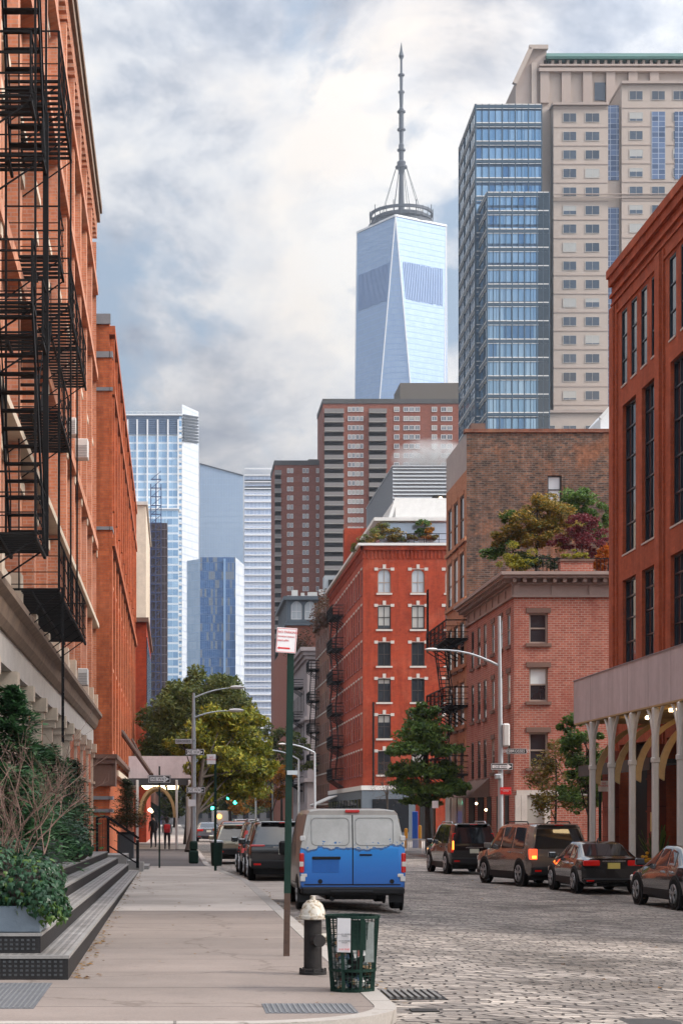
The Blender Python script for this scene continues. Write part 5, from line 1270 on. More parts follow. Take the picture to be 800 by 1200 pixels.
for k in range(6):
    ub(.86+k*per, 1.0+k*per, .003, .07, 0, zM-1.4); ub(7.15+k*per-.0, 7.3+k*per, .003, .07, 0, zM-1.4); ub(.0+k*per+.05, .66+k*per, .003, .12, 0, zM-1.4)
    ub(1.02+k*per, 7.14+k*per, .003, .06, 20.62, 20.72)
b.build('pilaster', m_modred, rmm)
# deep entrance porches
b = MB()
for k in range(6): b.box(16.95-.03, 16.95-.01, YM-6.4-k*per, YM-1.2-k*per, 0, 4.5)
b.build('entrance_glazing', m_darkgap, rmm)
m_cast = brickmat('red cast stone', C(.25, .06, .035), C(.22, .05, .03), C(.13, .03, .02), 1.4, 1.1, .02)
for k in range(6):
    b = MB(); b.box(16.1, 16.9, YM-1.15-k*per, YM-.2-k*per, -.12, 4.3)
    for z in (.9, 2.0, 3.1): b.box(16.06, 16.9, YM-1.19-k*per, YM-.16-k*per, z, z+.06)
    b.build('stone_pier', m_cast, rmm)
b = MB(); b.box(15.2, 16.45, 60, 70.6, 3.55, 3.7).box(15.15, 15.2, 60, 70.6, 3.35, 3.75); b.build('canopy', m_iron2, rmm)
b = MB(); b.box(16.03, 16.06, 63.1, 63.4, 1.35, 2.0); b.build('brass_plate', m_platey, rmm)
b = MB()
for y in (66.5, 66.0): b.bar((15.6, y, -.1), (15.6, y, .9), .05); b.bar((15.6, y, .85), (14.6, y-.2, .35), .05)
b.build('handrail', m_galv, rmm)

# ------------------------------------------------------------------ sidewalk shed on the right
Xs = 13.35; ys0, ys1 = 32.0, 62.6; zs0, zs1 = 4.95, 6.36
rsd = root('sidewalk_shed', (Xs, ys1, 0), 'pale mauve sidewalk shed with white tree-like posts on the right pavement', 'sidewalk shed')
b = MB(); b.box(Xs-.05, Xs+.05, ys0, ys1, zs0, zs1).box(Xs-.05, 16.3, ys1, ys1+.1, zs0, zs1)
b.build('hoarding', m_shed, rsd)
b = MB()
for k in range(13): b.box(Xs-.054, Xs-.05, ys1-k*2.44-.012, ys1-k*2.44+.012, zs0+.01, zs1-.01)
b.box(Xs-.07, Xs+.07, ys0, ys1+.12, zs1, zs1+.03); b.build('seam', M('hoarding seam', C(.3, .26, .28), .8, var=0), rsd)
b = MB(); b.box(Xs+.06, 16.2, ys0, ys1, zs0+.1, zs0+.2)
for k in range(26): b.box(Xs+.06, 16.2, ys1-.3-k*1.2, ys1-.18-k*1.2, zs0-.02, zs0+.099)
b.box(Xs-.05, Xs+.06, ys0, ys1, zs0-.05, zs0-.001); b.build('deck', m_wood, rsd)
def shed_post(y):
    p = MB(); z0 = gz(13.3)+.14
    p.bbox(Xs-.09, Xs+.09, y-.09, y+.09, z0, zs0-.06, .03)
    p.bbox(Xs-.12, Xs+.12, y-.12, y+.12, z0, z0+.5, .03); p.bbox(Xs-.11, Xs+.11, y-.11, y+.11, 3.35, 3.5, .02)
    o = p.build('post', m_offwhite, rsd, smooth=False)
    f = MB()
    for s in (-1, 1):          # curved fins that open like branches
        prev = None
        for i in range(9):
            t = i/8; yy = y+s*(.08+.62*t*t*t+.12*t); zz = 3.45+1.43*t; w_ = .1-.03*t
            cur = (yy, zz, w_)
            if prev:
                a0, z_0, w0 = prev; f.hexa([(Xs-.04, a0-w0/2, z_0), (Xs+.04, a0-w0/2, z_0), (Xs+.04, a0+w0/2, z_0), (Xs-.04, a0+w0/2, z_0), (Xs-.04, yy-w_/2, zz), (Xs+.04, yy-w_/2, zz), (Xs+.04, yy+w_/2, zz), (Xs-.04, yy+w_/2, zz)])
            prev = cur
    f.build('bracket', m_offwhite, o)
    g = MB(); prev = None
    for i in range(11):        # broad honey-coloured arch reaching in under the deck
        t = i/10; xx = Xs+.06+1.9*(1-math.cos(t*math.pi/2)); zz = 2.95+1.9*math.sin(t*math.pi/2); th_ = .3-.12*t
        cur = (xx, zz, th_)
        if prev:
            x0, z_0, t0 = prev
            g.hexa([(x0, y-.06, z_0), (x0+t0*.6, y-.06, z_0-t0*.35), (x0+t0*.6, y+.06, z_0-t0*.35), (x0, y+.06, z_0), (xx, y-.06, zz), (xx+th_*.6, y-.06, zz-th_*.35), (xx+th_*.6, y+.06, zz-th_*.35), (xx, y+.06, zz)])
        prev = cur
    g.build('arch_rib', m_wood, o)
for i in range(9): shed_post(60.1-2.62*i)
b = MB()
for y in (49.5, 51.5, 53.2, 46, 43): b.bar((14.0, y, zs0-.08), (15.6, y+.2, zs0-.08), .1)
b.build('strip_light', m_warm, rsd)
b = MB()
for y in (58.5, 56.5): b.ell((14.2, y, zs0-.12), (.07, .07, .06))
b.build('lamp', m_warm2, rsd)
b = MB(); b.box(14.6, 14.65, 50.2, 50.7, zs0-.3, zs0-.14); b.build('exit_light', m_lredlit, rsd)

# sidewalk shed on the left, with the arched portal
rsl = root('sidewalk_shed', (-.8, 100, 0), 'grey and wood sidewalk shed with lit arched portal spanning the left pavement', 'sidewalk shed')
Ysh = 100.0
b = MB(); b.box(PX(151, Ysh), PX(224, Ysh), Ysh, Ysh+.1, PZ(912, Ysh), PZ(886, Ysh)).box(PX(224, Ysh)-.1, PX(224, Ysh), Ysh+.1, Ysh+22, PZ(912, Ysh), PZ(886, Ysh)); b.build('hoarding', m_shed, rsl)
b = MB(); b.box(PX(151, Ysh), PX(223, Ysh), Ysh+.11, Ysh+22, PZ(914, Ysh), PZ(911, Ysh))
b.box(PX(151, Ysh), PX(223, Ysh), Ysh-.02, Ysh+.3, PZ(920, Ysh), PZ(912.1, Ysh)); b.build('deck', m_iron2, rsl)
for px in (161, 207, 222):
    b = MB(); b.bbox(PX(px, Ysh)-.07, PX(px, Ysh)+.07, Ysh-.07, Ysh+.07, .12, PZ(914, Ysh), .02); b.build('post', m_offwhite, rsl)
b = MB()
for yy in (Ysh, Ysh+3, Ysh+6, Ysh+9):
    pts = []
    for i in range(13):
        t = math.pi*i/12; pts.append((PX(184, Ysh)-math.cos(t)*.95, yy, PZ(958, Ysh)+math.sin(t)*1.6))
    for i in range(12): b.bar(pts[i], pts[i+1], .16, .16)
b.build('arch_rib', m_wood, rsl)
b = MB()
for i in range(4):
    for x in (PX(166, Ysh), PX(180, Ysh), PX(196, Ysh)): b.bar((x, Ysh+.6+i*3.5, PZ(921, Ysh)), (x+.6, Ysh+.6+i*3.5, PZ(921, Ysh)), .07, .05)
b.build('strip_light', m_warm, rsl)
b = MB(); b.ell((PX(176, 104), 104, PZ(949, 104)), (.12, .1, .1)); b.ell((PX(178, 104), 104, PZ(951, 104)), (.08, .08, .08)); b.build('lamp', m_warm2, rsl)
for i in range(5):
    b = MB(); b.bbox(PX(222, Ysh)-.07, PX(222, Ysh)+.07, Ysh+4+i*4, Ysh+4.14+i*4, .12, PZ(914, Ysh), .02); b.build('post', m_offwhite, rsl)

# the rest of the left side far down, and the low blocks that close the street
rfar = root('brown_brick_building', (-2.6, 186, 0), 'low brown brick building beyond the left sidewalk shed, mostly behind trees', 'building')
b = MB(); b.box(-20, -2.5, 186, 330, -.2, 11.5); b.build('wall', m_brown_brick, rfar)
b = MB()
for k in range(36): b.box(-2.495, -2.44, 187.5+k*4, 189.3+k*4, 1, 3.4).box(-2.495, -2.44, 187.5+k*4, 189.3+k*4, 5, 7.2)
b.build('window_strip', m_pane_navy, rfar)
rend = root('distant_building', (10, 470, 0), 'low grey brown block closing the far end of the street below the towers', 'building')
b = MB(); b.box(-30, 12, 470, 500, -1, 13).box(12.01, 30, 460, 500, -1, 17); b.build('wall', m_grey_stone, rend)
b = MB()
for i in range(20):
    for j in range(3): b.box(-28+i*2.8, -26.8+i*2.8, 459.5 if -28+i*2.8 > 12 else 469.5, 469.99 if -28+i*2.8 < 12 else 459.99, 1.5+j*3.6, 3.6+j*3.6)
b.build('window_row', m_pane, rend)
# ------------------------------------------------------------------ vehicles (local: x across, y forward from the rear bumper, z up)
def panel(b, q, inset=.04, off=.008, th=.006):
    q = [Vector(p) for p in q]; c = sum(q, Vector())/len(q)
    n = (q[1]-q[0]).cross(q[2]-q[1])
    if n.length < 1e-6: n = (q[2]-q[1]).cross(q[3]-q[2])
    n.normalize()
    r = [p+(c-p).normalized()*inset+n*off for p in q]
    b.prism([tuple(p) for p in r], tuple(n*th))
def wheel(rt, x, y, r, side, w_=.22, rim=m_rim):
    o = MB(); cx = x-side*w_/2
    o.lathe([(r*.62, -w_/2), (r*.93, -w_/2), (r, -w_*.36), (r, w_*.36), (r*.93, w_/2), (r*.62, w_/2)], (cx, y, r), 28, 'x')
    t = o.build('wheel', m_tyre, rt, (0, 0, 0), smooth=True)
    b = MB(); xo = x+side*.004
    b.lathe([(r*.64, -.012), (r*.64, .012), (r*.57, .018*side), (r*.55, .0)], (xo, y, r), 28, 'x', caps=False)
    for k in range(5):
        a = 2*math.pi*k/5+.3
        for da in (-.13, .13): b.bar((xo+side*.01, y+math.cos(a)*r*.12, r+math.sin(a)*r*.12), (xo+side*.015, y+math.cos(a+da)*r*.6, r+math.sin(a+da)*r*.6), .03, r*.09)
    b.lathe([(r*.14, -.01), (r*.14, .025), (.001, .03)] if side > 0 else [(.001, -.03), (r*.14, -.025), (r*.14, .01)], (xo, y, r), 12, 'x')
    b.build('rim', rim, t, (0, 0, 0), smooth=True)
    MB().lathe([(r*.6, -.01), (r*.6, .01)], (xo-side*.003, y, r), 20, 'x').build('spoke_gap_shade', m_trim, t, (0, 0, 0))  # black backing added to darken the gaps between the spokes
def loft(st, mats=m_black, rt=None, name='body', livery=None):
    """stations from rear to front -> skin; returns ring points"""
    rings = []
    for s in st:
        yl, yb, yt, zs, zb, zt, wl, wb, wt = s
        zm_ = (zs+zb)/2
        h = [(wl*.93, yl, zs), (wl, yl, zs+.1), (max(wl, wb)+.015, (yl+yb)/2, zm_+.05), (wb, yb, zb), (wt+.0, yb+(yt-yb)*.88, zt-(zt-zb)*.12), (wt*.93, yt-(yt-yb)*.03, zt-(zt-zb)*.035), (wt*.72, yt, zt)]
        rings.append(h)
    b = MB(); n = 7
    for h in rings: b.v += h+[(-x, y, z) for x, y, z in reversed(h)]
    m = 2*n
    for i in range(len(rings)-1):
        for k in range(m):
            f = (i*m+k, i*m+(k+1) % m, (i+1)*m+(k+1) % m, (i+1)*m+k); b.f.append(f[::-1] if False else f); b.m.append(0)
    for i, fl in ((0, True), (len(rings)-1, False)):
        for k in range(n-1):
            f = (i*m+k, i*m+k+1, i*m+m-2-k, i*m+m-1-k); b.f.append(f if not fl else f[::-1]); b.m.append(0)
    if livery:
        for j, f in enumerate(b.f):
            if sum(b.v[i][1] for i in f)/len(f) < livery: b.m[j] = 1
    o = b.build(name, mats, rt, (0, 0, 0), smooth=True, ang=32)
    me = o.data; import bmesh
    bm = bmesh.new(); bm.from_mesh(me); bmesh.ops.recalc_face_normals(bm, faces=bm.faces); bm.to_mesh(me); bm.free()
    return rings, o
def mirror_x(p): return (-p[0], p[1], p[2])
def make_car(name, label, cat, kind, L, W, HT, mat, lamps='suv', plate=m_plate, place=None, group=None, rim=m_rim, rr=.37, lit=False, rails=False, lower=None):
    rt = root(name, (0, 0, 0), label, cat, group)
    w_ = W/2; k = L/4.9; hs = HT/1.85
    if kind == 'suv':
        zb = 1.10*hs; T = HT
        st = [(.06, .03, .32, .42, zb, T-.05, w_-.05, w_-.05, w_*.77), (.0+.18, .20, .42, .36, zb, T-.015, w_, w_, w_*.82), (.62, .62, .72, .34, zb, T, w_, w_, w_*.84), (1.5*k, 1.5*k, 1.5*k, .34, zb-.005, T+.01, w_, w_, w_*.84), (1.6*k, 1.6*k, 1.6*k, .34, zb-.005, T+.01, w_, w_, w_*.84),
              (2.5*k, 2.5*k, 2.45*k, .34, zb-.02, T+.005, w_, w_, w_*.84), (2.6*k, 2.6*k, 2.55*k, .34, zb-.02, T, w_, w_, w_*.84), (3.5*k, 3.45*k, 3.0*k, .34, zb-.04, T-.04, w_, w_, w_*.80),
              (3.7*k, 3.78*k, 3.74*k, .34, zb-.06, zb+.02, w_, w_-.02, w_*.84), (4.6*k, 4.6*k, 4.6*k, .36, zb-.15, zb-.10, w_-.02, w_-.05, w_*.78), (4.86*k, 4.82*k, 4.8*k, .42, zb-.26, zb-.20, w_-.1, w_-.12, w_*.7)]
        side = [(2, 3), (4, 5), (6, 7)]; wsh = (7, 8); rearcap = True; wy = (.95*k, 3.95*k)
    else:
        zb = .93*hs*1.28 if False else .66*HT; T = HT
        st = [(.05, .02, .03, .34, zb-.02, zb+.04, w_-.12, w_-.13, w_*.72), (.16, .14, .16, .28, zb, zb+.07, w_-.02, w_-.04, w_*.78), (.75*k, .78*k, .80*k, .26, zb+.01, zb+.09, w_, w_-.02, w_*.80), (1.0*k, 1.05*k, 1.55*k, .26, zb+.01, T-.06, w_, w_-.01, w_*.70),
              (1.55*k, 1.6*k, 1.95*k, .26, zb, T-.01, w_, w_-.01, w_*.72), (1.65*k, 1.7*k, 2.0*k, .26, zb, T, w_, w_-.01, w_*.72), (2.55*k, 2.55*k, 2.5*k, .26, zb-.02, T, w_, w_-.01, w_*.72), (2.65*k, 2.65*k, 2.6*k, .26, zb-.02, T-.005, w_, w_-.01, w_*.72),
              (3.5*k, 3.45*k, 2.95*k, .26, zb-.05, T-.07, w_, w_-.02, w_*.68), (3.7*k, 3.72*k, 3.72*k, .26, zb-.07, zb-.0, w_, w_-.03, w_*.76), (4.55*k, 4.5*k, 4.5*k, .28, zb-.2, zb-.15, w_-.03, w_-.06, w_*.72), (4.85*k, 4.78*k, 4.76*k, .32, zb-.34, zb-.30, w_-.14, w_-.16, w_*.6)]
        side = [(3, 4), (5, 6), (7, 8)]; wsh = (8, 9); rearcap = False; wy = (1.0*k, 3.95*k)
    rg, body_ = loft(st, mat, rt)
    for i, j in side:
        for sx in (1, -1):
            q = [rg[i][3], rg[j][3], rg[j][4], rg[i][4]]
            if sx < 0: q = [mirror_x(p) for p in q][::-1]
            b = MB(); panel(b, q, .045); b.build('side_window', m_carglass, rt, (0, 0, 0))
    i, j = wsh
    b = MB(); panel(b, [rg[i][5], mirror_x(rg[i][5]), mirror_x(rg[j][5]), rg[j][5]][::-1], .05); b.build('windscreen', m_carglass, rt, (0, 0, 0))
    if rearcap: b = MB(); q = [rg[0][3], mirror_x(rg[0][3]), mirror_x(rg[0][4]), rg[0][4]]; panel(b, q[::-1] if False else q[::-1], .07, .012)
    else: b = MB(); q = [rg[2][5], mirror_x(rg[2][5]), mirror_x(rg[3][5]), rg[3][5]]; panel(b, q[::-1], .03, .012)
    # make sure the glass lies outside the skin
    n = Vector(b.v[4])-Vector(b.v[0])
    if n.y > 0:
        b = MB(); panel(b, q, .07 if rearcap else .03, .012)
    b.build('rear_window', m_carglass, rt, (0, 0, 0))
    for sx in (-1, 1):
        for y in wy:
            a = MB(); a.lathe([(rr+.055, -.02), (rr+.055, .012)], (sx*(w_+.004), y, rr+.01), 28, 'x'); a.build('wheel_arch_shade', m_trim, rt, (0, 0, 0))  # flat black arch disc, its dark standing in for shade in the wheel well
            wheel(rt, sx*(w_+.035), y, rr, sx, rim=rim)
        m = MB(); yy = st[wsh[0]][1]-.1; m.bbox(min(sx*(w_+.0), sx*(w_+.22)), max(sx*w_, sx*(w_+.22)), yy, yy+.11, zb-.0, zb+.17, .03); m.build('wing_mirror', mat, rt, (0, 0, 0))
        for (i, j) in side[:2]:
            m = MB(); y0 = rg[i][3][1]+.12; m.bbox(sx*(w_+.012)-.02, sx*(w_+.012)+.02, y0, y0+.2, zb-.13, zb-.09, .006); m.build('door_handle', m_chrome if kind != 'suv' else mat, rt, (0, 0, 0))
    # bumpers, sills, lamps, plate
    lw = lower or m_trim
    b = MB(); b.bbox(-w_+.03, w_-.03, -.05, .3, .36, .62 if kind == 'suv' else .44, .04); b.build('rear_bumper', lw, rt, (0, 0, 0), smooth=True, ang=25)
    b = MB(); b.bbox(-w_+.08, w_-.08, L-.2, L+.03, .3, .55, .04); b.build('front_bumper', lw, rt, (0, 0, 0))
    b = MB(); b.box(-w_-.012, -w_+.05, wy[0]+rr+.1, wy[1]-rr-.1, .27, .44).box(w_-.05, w_+.012, wy[0]+rr+.1, wy[1]-rr-.1, .27, .44); b.box(-w_+.12, w_-.12, .3, L-.3, .2, .40); b.build('sill', lw, rt, (0, 0, 0))
    LM_ = m_lredlit if lit == 'red' else (m_lamber if lit == 'amber' else m_lred)
    for sx in (-1, 1):
        if lamps == 'suv': x0, x1, z0, z1 = w_-.20, w_+.006, zb-.30, zb+.02
        elif lamps == 'tall': x0, x1, z0, z1 = w_-.08, w_+.004, zb-.30, zb+.40
        elif lamps == 'thin': x0, x1, z0, z1 = w_-.42, w_-.0, zb-.02, zb+.03
        else: x0, x1, z0, z1 = w_-.48, w_-.04, zb-.16, zb-.01
        m = LM_ if (lit != 'amber' or sx < 0) else m_lred
        b = MB()
        if lamps == 'tall': b.hexa([(sx*x0, -.0, z0), (sx*x1, .0, z0), (sx*x1, .2, z0), (sx*x0, .2, z0), (sx*x0*.84, .19, z1), (sx*x1*.86, .19, z1), (sx*x1*.88, .34, z1), (sx*x0*.84, .34, z1)])
        else: b.bbox(min(sx*x0, sx*x1), max(sx*x0, sx*x1), -.012 if kind != 'suv' else .0, .22, z0, z1, .02)
        o = b.build('tail_lamp', m if lit != 'amber' else m_lred, rt, (0, 0, 0))
        if lit == 'amber' and sx < 0: MB().bbox(-x1*.97+.015, -x1*.97+.075, -.03, .0, z0+.1, zb+.12, .01).build('indicator', m_lamber, o, (0, 0, 0))
        if lit == 'red': MB().bbox(min(sx*(x0+.03), sx*(x1-.03)), max(sx*(x0+.03), sx*(x1-.03)), -.02, .01, z0+.03, z0+.12, .01).build('indicator', m_lamber, o, (0, 0, 0))
        b = MB(); b.bbox(min(sx*(w_-.4), sx*(w_-.06)), max(sx*(w_-.4), sx*(w_-.06)), L-.25, L-.06, zb-.42, zb-.26, .03); b.build('headlight', m_lwhite, rt, (0, 0, 0))
        b = MB(); b.box(min(sx*(w_-.3), sx*(w_-.1)), max(sx*(w_-.3), sx*(w_-.1)), -.058, -.04, .47 if kind == 'suv' else .36, .52 if kind == 'suv' else .39); b.build('reflector', m_lred, rt, (0, 0, 0))
    zp = .78 if kind == 'suv' else .70
    b = MB(); b.box(-.165, .165, -.035 if kind != 'suv' else .0, .06, zp, zp+.16); b.build('number_plate', plate, rt, (0, 0, 0))
    b = MB(); b.box(-.32, .32, -.02 if kind != 'suv' else .01, .07, zp+.19, zp+.225); b.build('trim_strip', m_chrome, rt, (0, 0, 0))
    if rails:
        for sx in (-1, 1):
            b = MB(); b.tube([(sx*w_*.72, .9, HT-.01), (sx*w_*.72, 1.0, HT+.06), (sx*w_*.72, 2.6*k, HT+.06), (sx*w_*.72, 2.75*k, HT-.0)], .02); b.build('roof_rail', m_trim if rails == 1 else m_galv, rt, (0, 0, 0))
    if kind == 'suv':
        b = MB(); b.bbox(-w_*.66, w_*.66, .14, .45, HT-.05, HT-.015, .01); b.build('spoiler', mat, rt, (0, 0, 0))
        MB().box(-.14, .14, .125, .15, HT-.05, HT-.03).build('brake_lamp', m_lred, rt, (0, 0, 0))
        MB().bar((-.3, .05, zb+.06), (.25, .12, zb+.22), .02, .012).build('wiper', m_trim, rt, (0, 0, 0))
    else:
        b = MB(); b.cyl((-w_+.35, -.02, .27), (-w_+.35, .2, .27), .045).cyl((w_-.35, -.02, .27), (w_-.35, .2, .27), .045); b.build('exhaust', m_chrome, rt, (0, 0, 0))
        MB().bar((0, 2.0*k, HT-.01), (0, 1.85*k, HT+.09), .02, .05).build('antenna', mat, rt, (0, 0, 0))
    x, y, yaw = place; rt.location = (x, y, gz(x)+.004); rt.rotation_euler = (0, 0, R(yaw)); WL[rt] = Vector((0, 0, 0))
    # tilt with the camber
    return rt
def rl_(xl, W, yaw=0): return xl+W/2*math.cos(R(yaw))
g1 = 'cars parked along the left kerb'; g2 = 'cars parked along the right kerb'
make_car('parked_car', 'black SUV parked ahead of the blue and white van, thin red tail lamps', 'car', 'suv', 4.8, 1.95, 1.72, m_black, 'thin', place=(3.12, 53.5, 0), group=g1, rails=2)
make_car('parked_car', 'black SUV with tall vertical tail lamps, second car ahead of the blue and white van', 'car', 'suv', 4.8, 1.9, 1.70, m_black, 'tall', place=(3.04, 58.9, 0), group=g1, rails=2)
make_car('parked_car', 'pale gold hatchback with white number plate parked ahead of the black SUVs', 'car', 'suv', 4.6, 1.85, 1.55, m_goldp, 'suv', place=(2.5, 72.5, 0), group=g1, rr=.34)
make_car('parked_car', 'silver blue sedan seen small beside the pale street lamp pole', 'car', 'sedan', 4.6, 1.8, 1.42, m_silver, 'sedan', place=(2.5, 138, 0), group=g1, rr=.33)
make_car('car', 'orange red car whose roof shows above the pale gold hatchback', 'car', 'sedan', 4.6, 1.8, 1.62, m_redp, 'sedan', place=(3.2, 100, 0), rr=.33)
make_car('car', 'white car far down the street, only its roof showing over the black SUVs', 'car', 'suv', 4.8, 1.85, 1.75, m_whitep, 'suv', place=(4.3, 112, 0), rr=.34)
make_car('parked_car', 'black full-size SUV with one amber indicator lit, farthest of the four on the right', 'car', 'suv', 4.8, 1.72, 1.87, m_black, 'tall', place=(rl_(10.06, 1.72, 4), 68.5, 4), group=g2, lit='amber', rails=2, rr=.4)
make_car('parked_car', 'champagne coloured SUV with its tail lamp lit red and a roof rack', 'car', 'suv', 5.0, 1.86, 1.90, m_tanpaint, 'suv', place=(rl_(10.62, 1.86, 10.5), 56.2, 10.5), group=g2, lit='red', rails=1, rr=.40)
make_car('parked_car', 'glossy black sedan with yellow number plate on the right', 'car', 'sedan', 4.35, 1.72, 1.42, m_black, 'sedan', plate=m_platey, place=(rl_(11.05, 1.72, 2), 51.0, 2), group=g2, rr=.35)
make_car('parked_car', 'dark graphite sedan cut off by the right picture edge, nearest car on the right', 'car', 'sedan', 4.7, 1.8, 1.45, m_greyp, 'sedan', place=(rl_(11.36, 1.8, 3), 41.6, 3), group=g2, rr=.36)

# --- distant box truck with an amber lamp
bt = root('box_truck', (0, 0, 0), 'distant pale box truck with an amber lamp on its back', 'truck')
b = MB(); b.bbox(-1.05, 1.05, 0, 4.4, .75, 2.75, .05); b.build('cargo_box', m_offwhite, bt, (0, 0, 0))
b = MB(); b.bbox(-1.0, 1.0, 4.45, 6.2, .5, 2.1, .12); b.build('cab', m_whitep, bt, (0, 0, 0))
b = MB(); b.box(-.9, .9, .1, 6, .45, .74); b.build('chassis', m_trim, bt, (0, 0, 0))
for sx in (-1, 1):
    for y in (1.1, 5.3): wheel(bt, sx*.98, y, .42, sx)
MB().ell((-.1, -.08, 2.0), (.28, .1, .28)).build('amber_lamp', m_orange_l, bt, (0, 0, 0))
for sx in (-1, 1): MB().box(sx*.9-.08, sx*.9+.08, -.03, .02, .8, 1.0).build('tail_lamp', m_lred, bt, (0, 0, 0))
bt.location = (5.9, 245, gz(5.9))

# --- the blue and white van
mlv, nt, bs = newmat('van livery')
tc_ = nn(nt, 'ShaderNodeTexCoord').outputs['Object']; sp = nn(nt, 'ShaderNodeSeparateXYZ'); nt.links.new(tc_, sp.inputs[0])
mpv = nn(nt, 'ShaderNodeMapping'); mpv.inputs['Scale'].default_value = (1, 0, .0); nt.links.new(tc_, mpv.inputs[0])
wave = math_(nt, 'MULTIPLY', math_(nt, 'SUBTRACT', noise(nt, mpv.outputs[0], 1.9, 2, .5), .5), .5)
rag = math_(nt, 'MULTIPLY', math_(nt, 'SUBTRACT', noise(nt, tc_, 16, 5, .75), .5), .10)
lv = math_(nt, 'ADD', math_(nt, 'SUBTRACT', sp.outputs[2], wave), rag)
dirty = ramp(nt, noise(nt, tc_, 1.6, 5, .7), [(.3, C(.36, .35, .32)), (.7, C(.52, .51, .475))])
deep = math_(nt, 'SUBTRACT', 1.0, math_(nt, 'DIVIDE', math_(nt, 'SUBTRACT', sp.outputs[2], .35), .9))
blue = ramp(nt, math_(nt, 'DIVIDE', math_(nt, 'SUBTRACT', sp.outputs[2], .35), .9), [(0, C(.003, .085, .36)), (.55, C(.003, .15, .52)), (1, C(.006, .235, .66))])
cc = mix(nt, ramp(nt, lv, [(0, (0, 0, 0)), (.5, (0, 0, 0)), (1, (0, 0, 0))]), dirty, dirty)
f1 = math_(nt, 'LESS_THAN', lv, 1.235); f2 = math_(nt, 'LESS_THAN', lv, 1.195)
cc = mix(nt, f1, dirty, C(.02, .09, .25)); cc = mix(nt, f2, cc, blue)
spl = math_(nt, 'MULTIPLY', math_(nt, 'GREATER_THAN', noise(nt, tc_, 13, 3, .6), .60), math_(nt, 'LESS_THAN', math_(nt, 'ABSOLUTE', math_(nt, 'SUBTRACT', lv, 1.28)), .075))
cc = mix(nt, spl, cc, C(.05, .16, .36))
nt.links.new(cc, bs.inputs['Base Color']); bs.inputs['Roughness'].default_value = .35; bs.inputs['Coat Weight'].default_value = .4
m_vanside = M('dusty white van side', C(.30, .27, .235), .4, var=.15, vs=1.2, bmp=0, coat=.3)
vn = root('delivery_van', (0, 0, 0), 'small delivery van, dirty white above and bright blue below a painted splash line', 'van')
w_ = 1.035; L = 4.7
st = [(.0, .0, .12, .40, 1.22, 1.97, w_-.02, w_-.01, w_*.86), (.10, .10, .24, .34, 1.22, 1.995, w_, w_, w_*.875), (1.3, 1.3, 1.3, .34, 1.22, 2.01, w_, w_, w_*.88), (2.6, 2.6, 2.6, .34, 1.2, 2.0, w_, w_, w_*.88), (2.7, 2.7, 2.65, .34, 1.2, 1.99, w_, w_, w_*.88), (3.75, 3.7, 3.0, .34, 1.15, 1.93, w_, w_-.02, w_*.82), (4.0, 4.05, 4.02, .34, 1.1, 1.13, w_, w_-.05, w_*.8), (4.5, 4.5, 4.5, .36, .9, .95, w_-.06, w_-.1, w_*.7), (4.7, 4.66, 4.64, .4, .72, .76, w_-.2, w_-.22, w_*.5)]
rg, _ = loft(st, [m_vanside, mlv], vn, livery=.08)
for sx in (1, -1):
    q = [rg[4][3], rg[5][3], rg[5][4], rg[4][4]]
    if sx < 0: q = [mirror_x(p) for p in q][::-1]
    b = MB(); panel(b, q, .05); b.build('side_window', m_carglass, vn, (0, 0, 0))
    b = MB(); b.bbox(min(sx*w_, sx*(w_+.22)), max(sx*w_, sx*(w_+.22)), 3.45, 3.6, 1.02, 1.32, .04); b.build('wing_mirror', m_trim, vn, (0, 0, 0))
    for y in (.72, 3.85):
        b = MB(); b.lathe([(.37, -.02), (.37, .012)], (sx*(w_+.004), y, .33), 26, 'x'); b.build('wheel_arch_shade', m_trim, vn, (0, 0, 0)); wheel(vn, sx*(w_+.0), y, .32, sx)  # the black arch disc also carries the wheel well's shade
    b = MB(); b.box(sx*(w_+.006)-.004, sx*(w_+.006)+.004, 1.35, 2.5, .5, .51).box(sx*(w_+.006)-.004, sx*(w_+.006)+.004, 1.34, 1.352, .45, 1.7); b.build('door_seam', m_trim, vn, (0, 0, 0))
b = MB(); panel(b, [rg[5][5], rg[6][5], mirror_x(rg[6][5]), mirror_x(rg[5][5])], .05); b.build('windscreen', m_carglass, vn, (0, 0, 0))
